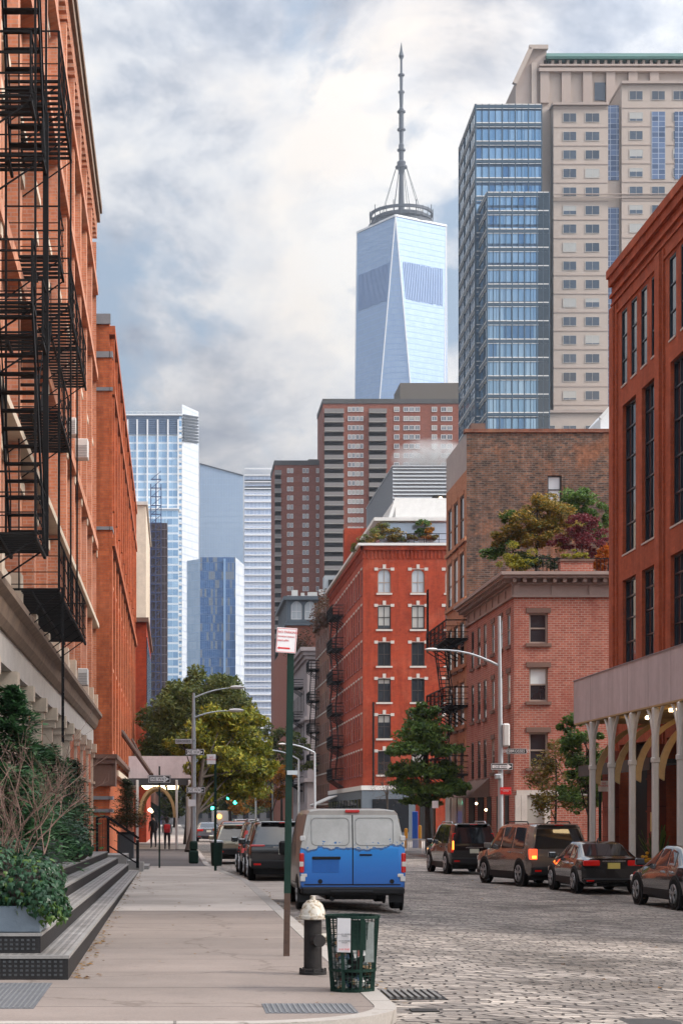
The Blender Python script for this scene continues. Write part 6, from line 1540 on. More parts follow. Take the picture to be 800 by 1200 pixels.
# twin rear doors following the slight lean of the back
def yr(z): return -.004+(.0 if z < 1.22 else (z-1.22)/.75*.12)
for sx in (-1, 1):
    b = MB(); x0, x1 = (-.93, -.012) if sx < 0 else (.012, .90)
    xt0, xt1 = (-.80, -.012) if sx < 0 else (.012, .78)
    b.hexa([(x0, yr(.52)-.012, .52), (x1, yr(.52)-.012, .52), (x1, yr(.52)+.02, .52), (x0, yr(.52)+.02, .52), (x0, yr(1.22)-.012, 1.22), (x1, yr(1.22)-.012, 1.22), (x1, yr(1.22)+.02, 1.22), (x0, yr(1.22)+.02, 1.22)])
    b.hexa([(x0, yr(1.22)-.012, 1.2201), (x1, yr(1.22)-.012, 1.2201), (x1, yr(1.22)+.02, 1.2201), (x0, yr(1.22)+.02, 1.2201), (xt0, yr(1.88)-.012, 1.88), (xt1, yr(1.88)-.012, 1.88), (xt1, yr(1.88)+.02, 1.88), (xt0, yr(1.88)+.02, 1.88)])
    dr = b.build('rear_door', mlv, vn, (0, 0, 0))
    # pressed blank window panel with a rounded outline
    cx_, hw_, zc_, hh = (x0+x1)/2+(.03 if sx < 0 else -.03), .37, 1.55, .27
    pts = []
    for a0, (px_, pz_) in ((0, (1, 1)), (90, (-1, 1)), (180, (-1, -1)), (270, (1, -1))):
        for t in range(5):
            a = R(a0+t*22.5); pts.append((cx_+px_*(hw_-.09)+.09*math.cos(a), zc_+pz_*(hh-.09)+.09*math.sin(a)))
    ringb = MB()
    for i in range(len(pts)):
        p, q = pts[i], pts[(i+1) % len(pts)]
        ringb.bar((p[0], yr(p[1])-.014, p[1]), (q[0], yr(q[1])-.014, q[1]), .014, .012)
    ringb.build('window_blank_outline', m_trim if False else M('panel shadow gap', C(.22, .22, .21), .6, var=0), dr, (0, 0, 0))
    for z in (.62, 1.42):
        MB().bbox(sx*.985-.05, sx*.985+.05, yr(z)-.03, yr(z)+.02, z-.05, z+.05, .01).build('hinge', m_offwhite, dr, (0, 0, 0))
b = MB(); b.box(-.012, .012, -.01, .0, .5, 1.22); b.bar((0, yr(1.22)-.006, 1.22), (0, yr(1.88)-.006, 1.88), .02, .012)
b.box(-.96, .94, -.012, -.005, .495, .515); b.build('door_seam', m_trim, vn, (0, 0, 0))
b = MB(); b.bbox(-.80, -.24, -.035, -.012, 1.0, 1.06, .01); b.build('plate_lamp_bar', m_trim, vn, (0, 0, 0))
MB().bbox(-.80, -.27, -.019, -.014, .74, .995, .002).build('plate_recess', M('darker blue recess', C(.003, .10, .38), .4, var=.08), vn, (0, 0, 0))
MB().bbox(.13, .38, -.04, -.012, 1.075, 1.11, .01).build('door_handle', m_trim, vn, (0, 0, 0))
for x in (-.64, .77): MB().lathe([(.045, -.03), (.045, .0)], (x, 0, .57), 12, 'y').build('tow_cap', m_trim, vn, (0, 0, 0))
b = MB(); b.bbox(-.14, .14, .06, .15, 1.925, 1.985, .012); b.build('brake_lamp', m_lred, vn, (0, 0, 0))
b = MB(); b.bbox(-w_+.02, w_-.02, -.1, .25, .30, .46, .04); b.bbox(-.45, .4, -.13, .1, .34, .40, .02); b.build('rear_bumper', m_trim, vn, (0, 0, 0), smooth=True, ang=25)
for sx in (-1, 1):
    t = MB().bbox(min(sx*.955, sx*1.045), max(sx*.955, sx*1.045), -.022, .14, .74, 1.13, .02).build('tail_lamp', m_lred, vn, (0, 0, 0))
    MB().bbox(min(sx*.965, sx*1.05), max(sx*.965, sx*1.05), -.026, .0, .86, .96, .008).build('lens', m_lwhite, t, (0, 0, 0))
    MB().bbox(sx*.95-.07, sx*.95+.05, -.03, -.0, .655, .72, .01).build('reflector', m_lwhite, vn, (0, 0, 0))
    MB().box(sx*.9-.18, sx*.9+.08, .02, .03, .16, .31).build('mud_flap', m_trim, vn, (0, 0, 0))
b = MB(); b.box(-.5, .5, .3, 4.2, .2, .36); b.cyl((-.4, .0, .22), (-.4, .8, .22), .04); b.build('underbody', m_trim, vn, (0, 0, 0))
vn.location = (3.50, 37.0, .004)
# ------------------------------------------------------------------ signs, lamps, hydrant, bin
def oneway(rt, x, y, z, w_=.92, h=.30, flip=1):
    s = MB(); s.bbox(x-w_/2, x+w_/2, y-.012, y+.006, z-h/2, z+h/2, .004); sg = s.build('one_way_sign', m_signblack, rt)
    b = MB(); e = .035; Y = y-.014
    for x0, x1, z0, z1 in ((x-w_/2+.015, x+w_/2-.015, z+h/2-.03, z+h/2-.015), (x-w_/2+.015, x+w_/2-.015, z-h/2+.015, z-h/2+.03), (x-w_/2+.015, x-w_/2+.03, z-h/2+.03, z+h/2-.03), (x+w_/2-.03, x+w_/2-.015, z-h/2+.03, z+h/2-.03)):
        b.box(x0, x1, Y, Y+.003, z0, z1)
    b.prism([(x-w_/2+.06, Y, z-.07), (x+w_/2-.25, Y, z-.07), (x+w_/2-.25, Y, z-.125), (x+w_/2-.06, Y, z), (x+w_/2-.25, Y, z+.125), (x+w_/2-.25, Y, z+.07), (x-w_/2+.06, Y, z+.07)], (0, .002, 0))
    b.build('arrow', m_signwhite, sg)
    textmesh('lettering', 'ONE WAY', .145, m_signblack, sg, (x-.06, Y-.002, z-.003), sx=.9)
def namesign(rt, x0, x1, y, z, txt, h=.2, dark=True):
    s = MB(); s.bbox(min(x0, x1), max(x0, x1), y-.01, y+.006, z-h/2, z+h/2, .003); sg = s.build('street_name_sign', m_signblack if dark else m_signgrey, rt)
    b = MB(); a, c = min(x0, x1)+.015, max(x0, x1)-.015
    b.box(a, c, y-.012, y-.0101, z+h/2-.022, z+h/2-.012).box(a, c, y-.012, y-.0101, z-h/2+.012, z-h/2+.022).box(a, a+.01, y-.012, y-.0101, z-h/2+.022, z+h/2-.022).box(c-.01, c, y-.012, y-.0101, z-h/2+.022, z+h/2-.022); b.build('border', m_signwhite, sg)
    textmesh('lettering', txt, h*.72, m_signwhite if dark else m_signblack, sg, ((x0+x1)/2, y-.014, z), sx=1.0)
m_signgrey = M('pale grey sign', C(.42, .41, .42), .5, var=.06, bmp=0)
def cobra(rt, p0, p1, rise=.25, r=.045, head=.55, mat=m_galv):
    p0 = Vector(p0); p1 = Vector(p1); pts = []
    for i in range(7):
        t = i/6; p = p0.lerp(p1, t); p.z += rise*math.sin(math.pi*t)*.6; pts.append(tuple(p))
    b = MB(); b.tube(pts, [r*1.2-.004*i for i in range(7)], 8); b.build('arm', mat, rt)
    d = (p1-p0).normalized(); e = p1+d*head
    b = MB(); b.lathe([(.02, 0), (.09, .03), (.13, .2), (.12, .4), (.05, .55), (.01, .58)], (0, 0, 0), 12, 'x')
    b.v = [(p1.x+(x*d.x)*1.0-y*d.y, p1.y+x*d.y+y*d.x, p1.z+z*.55+.02) for x, y, z in b.v]
    b.build('lamp_head', m_offwhite, rt, smooth=True)
# left lamp at the corner
Yl = 69.5; xl = PX(227, Yl)
lp = root('street_lamp', (xl, Yl, .12), 'tall pale grey street lamp pole carrying two one way signs on the left corner', 'street lamp')
b = MB(); b.tube([(xl, Yl, .9), (xl, Yl, 4.5), (xl, Yl, PZ(812, Yl))], [.10, .085, .05], 10); b.build('pole', m_galv, lp, smooth=True)
b = MB(); b.bbox(xl-.18, xl+.18, Yl-.18, Yl+.18, .12, .6, .04); b.bbox(xl-.15, xl+.15, Yl-.15, Yl+.15, .6, .95, .05); b.build('base', m_greenpost, lp)
cobra(lp, (xl, Yl, PZ(818, Yl)), (xl+1.35, Yl, PZ(806, Yl)), .12, .032)
cobra(lp, (xl, Yl, PZ(841, Yl)), (xl+1.3, Yl, PZ(833, Yl)), .12, .032)
namesign(lp, PX(205.5, Yl), PX(225, Yl), Yl-.12, PZ(869, Yl), 'DESBROSSES ST', .17, False)
oneway(lp, PX(228.5, Yl), Yl-.14, PZ(881.5, Yl), .69, .24); oneway(lp, PX(229.5, Yl), Yl-.14, PZ(926, Yl), .69, .24)
b = MB(); b.bbox(PX(220.5, Yl), PX(229.5, Yl), Yl-.15, Yl-.13, PZ(945, Yl), PZ(937, Yl), .003); b.build('notice_sign', m_signwhite, lp)
# thin one way post nearer
Yp = 63.5; xp = PX(187, Yp)
rp1 = root('sign_post', (xp, Yp, .12), 'thin dark post with a single one way sign beside the far end of the stairs', 'sign post')
b = MB(); b.bar((xp, Yp, .12), (xp, Yp, PZ(898, Yp)), .055); b.build('post', m_greenpost, rp1); oneway(rp1, PX(187, Yp), Yp-.05, PZ(913, Yp), .77, .26)
# small parking sign on a green post
Yq = 60.0; xq = PX(252.5, Yq)
rp2 = root('sign_post', (xq, Yq, .12), 'slim dark green post with a small pink-white parking sign near the left kerb', 'sign post')
b = MB(); b.bar((xq, Yq, .12), (xq, Yq, PZ(885, Yq)), .085, .06); b.build('post', m_greenpost, rp2)
b = MB(); b.bbox(PX(242.5, Yq), PX(252.8, Yq), Yq-.07, Yq-.055, PZ(895.5, Yq), PZ(884, Yq), .003); sg = b.build('parking_sign', m_signwhite, rp2)
textmesh('lettering', 'NO\nPARKING', .075, m_signred, sg, (PX(247.6, Yq), Yq-.073, PZ(889, Yq)))
# the big green post with the no parking sign
Yg = 23.3; xg_ = PX(335.6, Yg)
rp3 = root('sign_post', (xg_, Yg, .12), 'tall dark green post with rusty foot and a leaning no parking sign, behind the hydrant', 'sign post')
lean = .055
def lx(z): return xg_+lean*(z-.12)/4.0
b = MB(); b.bar((lx(.9), Yg, .9), (lx(PZ(745, Yg)), Yg, PZ(745, Yg)), .082, .055); b.build('post', m_greenpost, rp3)
b = MB(); b.bar((lx(.1), Yg, .1), (lx(.9), Yg, .899), .075, .052)
for i in range(7): b.cyl((lx(.3+i*.08), Yg-.032, .3+i*.08), (lx(.3+i*.08), Yg-.028, .3+i*.08), .012)
b.build('post_foot', m_rust, rp3)
zc = PZ(751, Yg); xc = PX(335.2, Yg)
S = Matrix.Rotation(R(4), 4, 'Y')
def sgn(b):
    b.v = [tuple(Vector((xc, Yg-.06, zc))+S @ Vector(v)) for v in b.v]; return b
s3 = sgn(MB().bbox(-.125, .125, -.004, .004, -.155, .155, .002)).build('parking_sign', m_signwhite, rp3)
b = MB()
for x0, x1, z0, z1 in ((-.118, .118, .143, .148), (-.118, .118, -.148, -.143), (-.118, -.113, -.143, .143), (.113, .118, -.143, .143)): b.box(x0, x1, -.006, -.0045, z0, z1)
b.prism([(-.105, -.006, -.098), (-.085, -.006, -.078), (-.085, -.006, -.088), (.05, -.006, -.088), (.05, -.006, -.108), (-.085, -.006, -.108), (-.085, -.006, -.118)], (0, .0015, 0))
sgn(b).build('arrow', m_signred, s3)
for t, sz, zz, xx in (('NO PARKING', .040, .10, -.108), ('MONDAY-FRIDAY', .026, .045, -.108), ('8AM-6PM', .034, -.005, -.108)):
    p = Vector((xc, Yg-.06, zc))+S @ Vector((xx, -.006, zz)); textmesh('lettering', t, sz, m_signred, s3, p, (R(90), R(4), 0), 'LEFT', .0008)
b = MB(); b.box(lx(2.6)-.03, lx(2.6)+.1, Yg-.06, Yg-.03, PZ(908, Yg), PZ(903, Yg)); b.build('bracket', m_galv, rp3)
# hydrant
Yh = 20.6; xh = PX(366.5, Yh)
hy = root('fire_hydrant', (xh, Yh, .12), 'fire hydrant with black body and worn white domed cap', 'hydrant')
m_hblack = M('chipped black enamel', C(.014, .012, .012), .6, var=.7, vs=14, bmp=.6, spec=.25); 
mhw, nt, bs = newmat('worn white enamel'); tcx = nn(nt, 'ShaderNodeTexCoord').outputs['Object']
nt.links.new(ramp(nt, noise(nt, tcx, 14, 5, .7, .4), [(.34, C(.05, .045, .04)), (.42, C(.26, .2, .13)), (.5, C(.42, .38, .32)), (.7, C(.5, .48, .44))]), bs.inputs['Base Color']); bs.inputs['Roughness'].default_value = .6
b = MB(); b.lathe([(.15, .0), (.15, .03), (.135, .035), (.135, .055), (.10, .07), (.097, .60), (.11, .61)], (xh, Yh, .12), 20); 
for k in range(8): b.cyl((xh+.135*math.cos(k*.785), Yh+.135*math.sin(k*.785), .15), (xh+.135*math.cos(k*.785), Yh+.135*math.sin(k*.785), .19), .014, n=6)
b.build('barrel', m_hblack, hy, smooth=True)
b = MB(); b.lathe([(.12, .60), (.158, .61), (.158, .645), (.14, .65), (.132, .70), (.105, .77), (.06, .81), (.03, .82), (.03, .86), (.001, .862)], (xh, Yh, .12), 20)
for k in range(10): b.bar((xh+.142*math.cos(k*.628), Yh+.142*math.sin(k*.628), .765), (xh+.06*math.cos(k*.628), Yh+.06*math.sin(k*.628), .925), .014, .02)
b.build('cap', mhw, hy, smooth=True)
b = MB(); b.cyl((xh+.02, Yh-.08, .50), (xh+.055, Yh-.19, .50), .062, .062, 12); b.cyl((xh+.055, Yh-.19, .50), (xh+.06, Yh-.21, .50), .072, .07, 12); b.build('nozzle', m_hblack, hy, smooth=True)
b = MB(); b.cyl((xh+.08, Yh+.0, .52), (xh+.17, Yh-.0, .52), .05, .05, 10); b.cyl((xh+.17, Yh-.0, .52), (xh+.19, Yh-.0, .52), .06, .058, 10); b.build('nozzle', mhw, hy, smooth=True)
# bin: dark green wire basket with rubbish showing through
Yb = 18.65; xb = PX(412.8, Yb); zb0 = .12
bn = root('litter_bin', (xb, Yb, zb0), 'dark green wire mesh litter bin full of rubbish at the kerb corner', 'litter bin')
r0, r1, hb = .205, .262, .755
b = MB()
for k in range(30):
    a = 2*math.pi*k/30; c, s = math.cos(a), math.sin(a); b.bar((xb+r0*c, Yb+r0*s, zb0+.03), (xb+r1*c, Yb+r1*s, zb0+hb), .008)
for i in range(13):
    t = i/12; r_ = r0+(r1-r0)*t; z = zb0+.04+(hb-.05)*t
    for k in range(24):
        a, c = 2*math.pi*k/24, 2*math.pi*(k+1)/24; b.bar((xb+r_*math.cos(a), Yb+r_*math.sin(a), z), (xb+r_*math.cos(c), Yb+r_*math.sin(c), z), .006)
b.build('mesh', m_greenpost, bn)
b = MB()
for k in range(8):
    a = 2*math.pi*(k+.35)/8; c, s = math.cos(a), math.sin(a); b.bar((xb+(r0+.008)*c, Yb+(r0+.008)*s, zb0), (xb+(r1+.008)*c, Yb+(r1+.008)*s, zb0+hb), .034, .012)
for z, r_ in ((0, r0), (.20, r0+.018), (hb-.03, r1)):
    b.lathe([(r_+.012, zb0+z), (r_+.016, zb0+z+.03), (r_+.004, zb0+z+.03), (r_+.002, zb0+z)], (xb, Yb, 0), 32)
b.build('frame', m_greenpost, bn)
b = MB(); b.box(xb-.17, xb-.045, Yb-.30, Yb-.292, zb0+.40, zb0+hb-.02)
n_ = b.v; b.v = [(x, y+(.255-math.sqrt(max(0, .255**2-(x-xb)**2)))*1.0+(zb0+hb-z)*.06, z) for x, y, z in n_]; nt_ = b.build('notice', m_signwhite, bn)
for t, z in (('NO HOUSEHOLD\nTRASH', .50), ('NO BUSINESS\nTRASH', .435)): textmesh('lettering', t, .019, m_signblack, nt_, (xb-.108, Yb-.285, zb0+z+.07))
textmesh('lettering', '$100 FINE', .024, m_signred, nt_, (xb-.108, Yb-.28, zb0+.43))
b = MB(); b.box(xb+.1, xb+.19, Yb-.215, Yb-.208, zb0+.30, zb0+hb-.06); b.build('side_panel', M('grey bin panel', C(.2, .22, .21), .6, var=.3, vs=20), bn)
b = MB(); b.box(xb-.05, xb+.11, Yb-.24, Yb-.235, zb0+.42, zb0+hb-.04); b.build('door_plate', m_greenpost, bn)
b = MB(); b.lathe([(r0-.11, zb0+.02), (r0-.10, zb0+.1), (r1-.11, zb0+.6), (r1-.09, zb0+hb-.1)], (xb, Yb, 0), 20); b.build('liner', m_trim, bn, smooth=True)
random.seed(12)
trashm = [M('crumpled white paper', C(.55, .54, .52), .8, var=.15), M('cardboard', C(.28, .19, .11), .9, var=.2), M('black bag', C(.015, .015, .017), .35, var=.2), M('blue wrapper', C(.08, .14, .25), .4, var=.2), M('red wrapper', C(.25, .08, .06), .4, var=.2), M('grey plastic', C(.3, .33, .34), .5, var=.2)]
tr = MB()
for i in range(170):
    a = random.uniform(0, 6.28); z = zb0+.03+random.random()*.5; rm_ = r0+(r1-r0)*(z-zb0)/hb-.04
    r_ = rm_*math.sqrt(random.random()*.35+.65); x, y = xb+r_*math.cos(a), Yb+r_*math.sin(a); s = random.uniform(.02, .045)
    tr.mi = random.choices(range(6), (5, 3, 4, 1, 1, 3))[0]
    n0 = len(tr.v); tr.ell((x, y, z), (s*random.uniform(.7, 1.4), s, s*random.uniform(.5, 1.2)), 7, 5)
    for j in range(n0, len(tr.v)):
        v = tr.v[j]; tr.v[j] = (v[0]+random.uniform(-.006, .006), v[1]+random.uniform(-.006, .006), v[2]+random.uniform(-.008, .008))
tag(tr.build('rubbish', trashm), 'mixed rubbish, bottles and paper heaped inside the green litter bin', 'rubbish', kind='stuff')
tag(MB().hexa([(xb+.0, Yb-.228, zb0+.34), (xb+.11, Yb-.226, zb0+.37), (xb+.11, Yb-.222, zb0+.37), (xb, Yb-.224, zb0+.34), (xb-.02, Yb-.232, zb0+.42), (xb+.09, Yb-.232, zb0+.445), (xb+.09, Yb-.228, zb0+.445), (xb-.02, Yb-.228, zb0+.42)]).build('carton', trashm[0]), 'small white carton with a red and blue print caught in the bin mesh', 'carton')
cc_ = bpy.data.objects['carton']
b = MB(); b.box(xb+.03, xb+.055, Yb-.236, Yb-.233, zb0+.36, zb0+.425); b.build('red_print', trashm[4], cc_)
b = MB(); b.box(xb+.057, xb+.085, Yb-.236, Yb-.233, zb0+.385, zb0+.43); b.build('blue_print', trashm[3], cc_)
# right lamp with signs at the side street corner
Yr2 = 84.0; xr2 = PX(586, Yr2); zg = -.13
lr = root('street_lamp', (xr2, Yr2, zg), 'pale grey street lamp reaching left over the street with one way and red signs', 'street lamp')
b = MB(); b.tube([(xr2, Yr2, zg), (xr2, Yr2, 5), (xr2-.06, Yr2, PZ(722, Yr2))], [.13, .11, .07], 10); b.build('pole', m_galv, lr, smooth=True)
cobra(lr, (xr2, Yr2, PZ(781, Yr2)), (PX(512, Yr2), Yr2, PZ(761.5, Yr2)), .35, .05)
oneway(lr, PX(587, Yr2), Yr2-.15, PZ(898.5, Yr2), .98, .30)
namesign(lr, PX(592, Yr2), PX(616.5, Yr2), Yr2-.14, PZ(880.5, Yr2), 'DESBROSSES ST', .24)
b = MB(); b.bbox(PX(585, Yr2), PX(598, Yr2), Yr2-.14, Yr2-.12, PZ(931, Yr2), PZ(922.5, Yr2), .003); s_ = b.build('parking_sign', m_signred, lr)
textmesh('lettering', 'NO STANDING\nANYTIME', .062, m_signwhite, s_, (PX(591.5, Yr2), Yr2-.143, PZ(926.5, Yr2)))
b = MB(); b.bbox(PX(588, Yr2), PX(596, Yr2), Yr2-.25, Yr2+.2, PZ(875, Yr2), PZ(848, Yr2), .06); b.build('signal_box', m_offwhite, lr)
b = MB(); b.bbox(PX(579, Yr2), PX(586, Yr2), Yr2-.2, Yr2+.1, PZ(913, Yr2), PZ(907, Yr2), .04); b.build('lamp', m_galv, lr)
# signs under the right shed
Ysg = 61.2; xs2 = PX(702.5, Ysg)
r4 = root('sign_post', (xs2, Ysg, zg), 'green post with a small white parking sign under the mauve sidewalk shed', 'sign post')
b = MB(); b.bar((xs2, Ysg, zg), (xs2, Ysg, PZ(915, Ysg)), .08, .06); b.build('post', m_greenpost, r4)
b = MB(); b.bbox(PX(700, Ysg), PX(713, Ysg), Ysg-.06, Ysg-.045, PZ(927.5, Ysg), PZ(915, Ysg), .003); s_ = b.build('parking_sign', m_signwhite, r4)
textmesh('lettering', 'NO\nPARKING', .09, m_signred, s_, (PX(706.5, Ysg), Ysg-.063, PZ(919.5, Ysg)))
Ysg = 98; xs2 = PX(509, Ysg)
r5 = root('sign_post', (xs2, Ysg, zg), 'dark post with a plain white sign beside the green street tree', 'sign post')
b = MB(); b.bar((xs2, Ysg, zg), (xs2, Ysg, PZ(938, Ysg)), .09, .06); b.build('post', m_greenpost, r5)
MB().bbox(PX(505.8, Ysg), PX(513, Ysg), Ysg-.07, Ysg-.05, PZ(947, Ysg), PZ(938.5, Ysg), .003).build('sign', m_signwhite, r5)
# blue panel and yellow bollards at the far corner
tag(MB().bbox(PX(483, 118), PX(489.5, 118), 118, 118.2, zg, PZ(951, 118), .03).build('information_panel', M('bright blue panel', C(.01, .10, .52), .5, var=.05)), 'upright bright blue panel standing between two yellow bollards', 'panel')
for px, t, lab in ((475.5, 972, 'shorter yellow bollard to the left of the bright blue panel'), (491.8, 968.5, 'yellow bollard to the right of the bright blue panel')):
    b = MB(); x = PX(px, 117.5); b.lathe([(.11, zg), (.11, PZ(t, 117.5)), (.08, PZ(t, 117.5)+.06), (.01, PZ(t, 117.5)+.09)], (x, 117.5, 0), 14)
    tag(b.build('bollard', M('safety yellow', C(.55, .24, .01), .5, var=.1), smooth=True), lab, 'bollard', 'yellow bollards')
tg = root('tree_guard', (PX(487, 97), 97, zg), 'low grey metal tree guard around the green street tree', 'tree guard')
b = MB(); x0, x1 = PX(477, 97), PX(498, 97)
for y in (97, 99):
    for i in range(10): b.bar((x0+(x1-x0)*i/9, y, zg), (x0+(x1-x0)*i/9, y, zg+.8), .03)
    b.bar((x0, y, zg+.8), (x1, y, zg+.8), .05).bar((x0, y, zg+.15), (x1, y, zg+.15), .04)
b.bar((x0, 97, zg+.8), (x0, 99, zg+.8), .05).bar((x1, 97, zg+.8), (x1, 99, zg+.8), .05); b.build('guard_rail', m_galv, tg)
# far lamps and signals
for px, Y, pt, px2, pt2, lab in ((368.5, 150, 882, 334, 872, 'pale street lamp in front of the grey stone building, arm reaching left'), (350, 170, 890, 318, 879, 'second, lower street lamp behind the tall green post, arm reaching left'),
                                 (319, 190, 926, 300, 917, 'small distant street lamp among the orange leaves')):
    r_ = root('street_lamp', (PX(px, Y), Y, gz(PX(px, Y))), lab, 'street lamp', 'distant street lamps')
    b = MB(); b.tube([(PX(px, Y), Y, -.2), (PX(px, Y), Y, PZ(pt, Y))], [.13, .09], 8); b.build('pole', m_galv, r_)
    cobra(r_, (PX(px, Y), Y, PZ(pt, Y)), (PX(px2, Y), Y, PZ(pt2, Y)), .3, .06)
Yt = 175
for px, py, lab in ((267.5, 935, 'green traffic light, the higher one over the far street'), (275.5, 940.5, 'green traffic light, the lower right one over the far street'), (249, 947, 'tiny green traffic light left of the box truck')):
    z = PZ(py, Yt); x = PX(px, Yt); r_ = root('traffic_light', (x, Yt, z-.5), lab, 'traffic light', 'green traffic lights')
    b = MB(); b.bbox(x-.2, x+.2, Yt, Yt+.3, z-.22, z+1.0, .04); b.build('housing', m_greenpost, r_)
    MB().ell((x, Yt-.03, z), (.16, .08, .16)).build('green_lens', m_green_l, r_)
    MB().lathe([(.14, -.03), (.14, .02)], (x, Yt, z+.4), 12, 'y').build('lens', m_trim, r_); MB().lathe([(.14, -.03), (.14, .02)], (x, Yt, z+.8), 12, 'y').build('lens', m_trim, r_)
    b = MB(); b.bar((x, Yt+.15, z+1.0), (x, Yt+.15, z+1.6), .06); b.bar((x, Yt+.15, z+1.6), (PX(300, Yt), Yt+.4, PZ(928, Yt)), .07); b.build('hanger', m_galv, r_)
pm = root('signal_mast', (PX(300, Yt), Yt+.4, -.2), 'grey mast at the far crossing that carries the traffic lights', 'mast')
b = MB(); b.cyl((PX(300, Yt), Yt+.4, -.2), (PX(300, Yt), Yt+.4, PZ(920, Yt)), .1); b.build('pole', m_galv, pm)
# dark litter bin at the left corner behind the post
db = root('litter_bin', (PX(254, 66), 66, .12), 'dark green bin standing by the left kerb in front of the pale gold hatchback', 'litter bin')
b = MB(); x = PX(254, 66); b.lathe([(.17, .12), (.19, .2), (.22, .92), (.23, .94), (.2, .96)], (x, 66, 0), 16); b.build('body', m_greenpost, db, smooth=True)
b = MB(); b.lathe([(.24, .94), (.24, .99), (.1, 1.03)], (x, 66, 0), 16); b.build('rim', m_galv, db)
# awnings far along the red building
rw = root('shop_awning', (Xr-.3, 196, 3), 'pale slanted shop awning on the street side of the red building', 'awning')
b = MB(); b.hexa([(Xr-2.2, 192, 3.0), (Xr-.2, 190, 3.9), (Xr-.2, 201, 3.9), (Xr-2.2, 201, 3.0), (Xr-2.2, 192, 3.12), (Xr-.2, 190, 4.02), (Xr-.2, 201, 4.02), (Xr-2.2, 201, 3.12)]); b.build('canopy', m_offwhite, rw)
b = MB(); b.bar((Xr-2.1, 192.2, 3), (Xr-.2, 192.2, 2.6), .08).bar((Xr-2.1, 200.8, 3), (Xr-.2, 200.8, 2.6), .08); b.build('bracket', m_iron, rw)
# ------------------------------------------------------------------ trees and plants
def leafcloud(b, c, r, n, s, flat=.6, rnd=random):
    for _ in range(n):
        while True:
            u = (rnd.uniform(-1, 1), rnd.uniform(-1, 1), rnd.uniform(-1, 1)); d = u[0]**2+u[1]**2+u[2]**2
            if d < 1: break
        k = (.35+.65*math.sqrt(d))/max(.25, math.sqrt(d))*rnd.uniform(.85, 1.25); k = min(k, 1.6)
        p = Vector((c[0]+u[0]*r[0]*k, c[1]+u[1]*r[1]*k, c[2]+u[2]*r[2]*k))
        a = Vector((rnd.gauss(0, 1), rnd.gauss(0, 1), rnd.gauss(0, flat))).normalized(); q = a.cross(Vector((rnd.gauss(0, 1), rnd.gauss(0, 1), rnd.gauss(0, 1)))).normalized()
        l = s*rnd.uniform(.6, 1.35); a = a*l; q = q*l*.42
        b.add([tuple(p-a), tuple(p+q*.9-a*.1), tuple(p+a), tuple(p-q*.9-a*.1)], [(0, 1, 2, 3)])
def tree(name, label, base, trunk_top, tr, clumps, leaf, mat, seed, cat='tree', group=None, per=260, sub=9, subr=.34, bark=m_bark, bend=.2, mats=None, twig=.03, flat=.6, sflat=.7):
    """clumps: (x, y, z, rx, ry, rz) volumes. Each holds several branch ends, and each end a spray of leaves."""
    rnd = random.Random(seed)
    rt = root(name, base, label, cat, group)
    b0 = Vector(base); tt = Vector(trunk_top); pts = []
    for i in range(6):
        t = i/5; p = b0.lerp(tt, t); p.x += bend*math.sin(t*3+seed)*.3*t; p.y += bend*math.cos(t*2.3+seed)*.3*t; pts.append(tuple(p))
    tk = MB(); tk.tube(pts, [tr*(1.35 if i == 0 else 1-.13*i) for i in range(6)], 9)
    lv = [MB() for _ in (mats or [mat])]
    for ci, (x, y, z, rx, ry, rz) in enumerate(clumps):
        c = Vector((x, y, z)); st = Vector(pts[rnd.randint(2, 5)]) if z > pts[2][2] else Vector(pts[2])
        mid = st.lerp(c, .55)+Vector((rnd.uniform(-.1, .1)*rx, rnd.uniform(-.1, .1)*ry, rz*.15))
        tk.tube([tuple(st), tuple(mid), tuple(c)], [tr*.34, tr*.2, tr*.09], 6)
        for k in range(sub):
            th = rnd.uniform(0, 6.28); ph = math.acos(rnd.uniform(-.8, 1)); q = rnd.uniform(.45, 1)
            e = c+Vector((rx*q*math.sin(ph)*math.cos(th), ry*q*math.sin(ph)*math.sin(th), rz*q*math.cos(ph)))
            tk.tube([tuple(c.lerp(mid, .3)), tuple(c.lerp(e, .5)+Vector((0, 0, .05*rz))), tuple(e)], [tr*.11, tr*.07, twig*.4], 4)
            f = rnd.uniform(.65, 1.25)*subr
            leafcloud(rnd.choice(lv), e, (rx*f, ry*f, rz*f*sflat/.7), int(per*rnd.uniform(.5, 1.3)), leaf, flat, rnd)
    tk.build('trunk', bark, rt, smooth=True)
    for l, m in zip(lv, mats or [mat]):
        if l.f: l.build('crown' if len(lv) < 3 or True else 'crown', m, rt)
    return rt
# two big street trees down the left pavement
Y = 118; f = lambda px, py, Y=118: (PX(px, Y), Y, PZ(py, Y))
cl = []
for px, py, r_ in ((205, 815, 1.5), (232, 802, 1.5), (258, 812, 1.6), (240, 815, 1.5), (188, 865, 1.5), (200, 850, 1.6), (215, 820, 1.5), (182, 885, 1.3), (205, 900, 1.6), (270, 850, 1.6), (190, 848, 1.5), (215, 840, 1.8), (245, 835, 1.9), (275, 830, 1.4), (195, 880, 1.3), (222, 874, 1.5), (186, 905, 1.0), (250, 865, 1.4), (285, 845, 1.1)):
    x, y, z = f(px, py); cl.append((x, y+random.uniform(-2, 2), z, r_, r_, r_*.75))
tree('street_tree', 'large olive green street tree behind the street lamp on the left, farther and taller', (PX(221, 118), 118, .12), f(225, 850), .26, cl, .14, m_olive, 3, per=190, sub=11, subr=.46, flat=.9)
Y = 96; cl = []
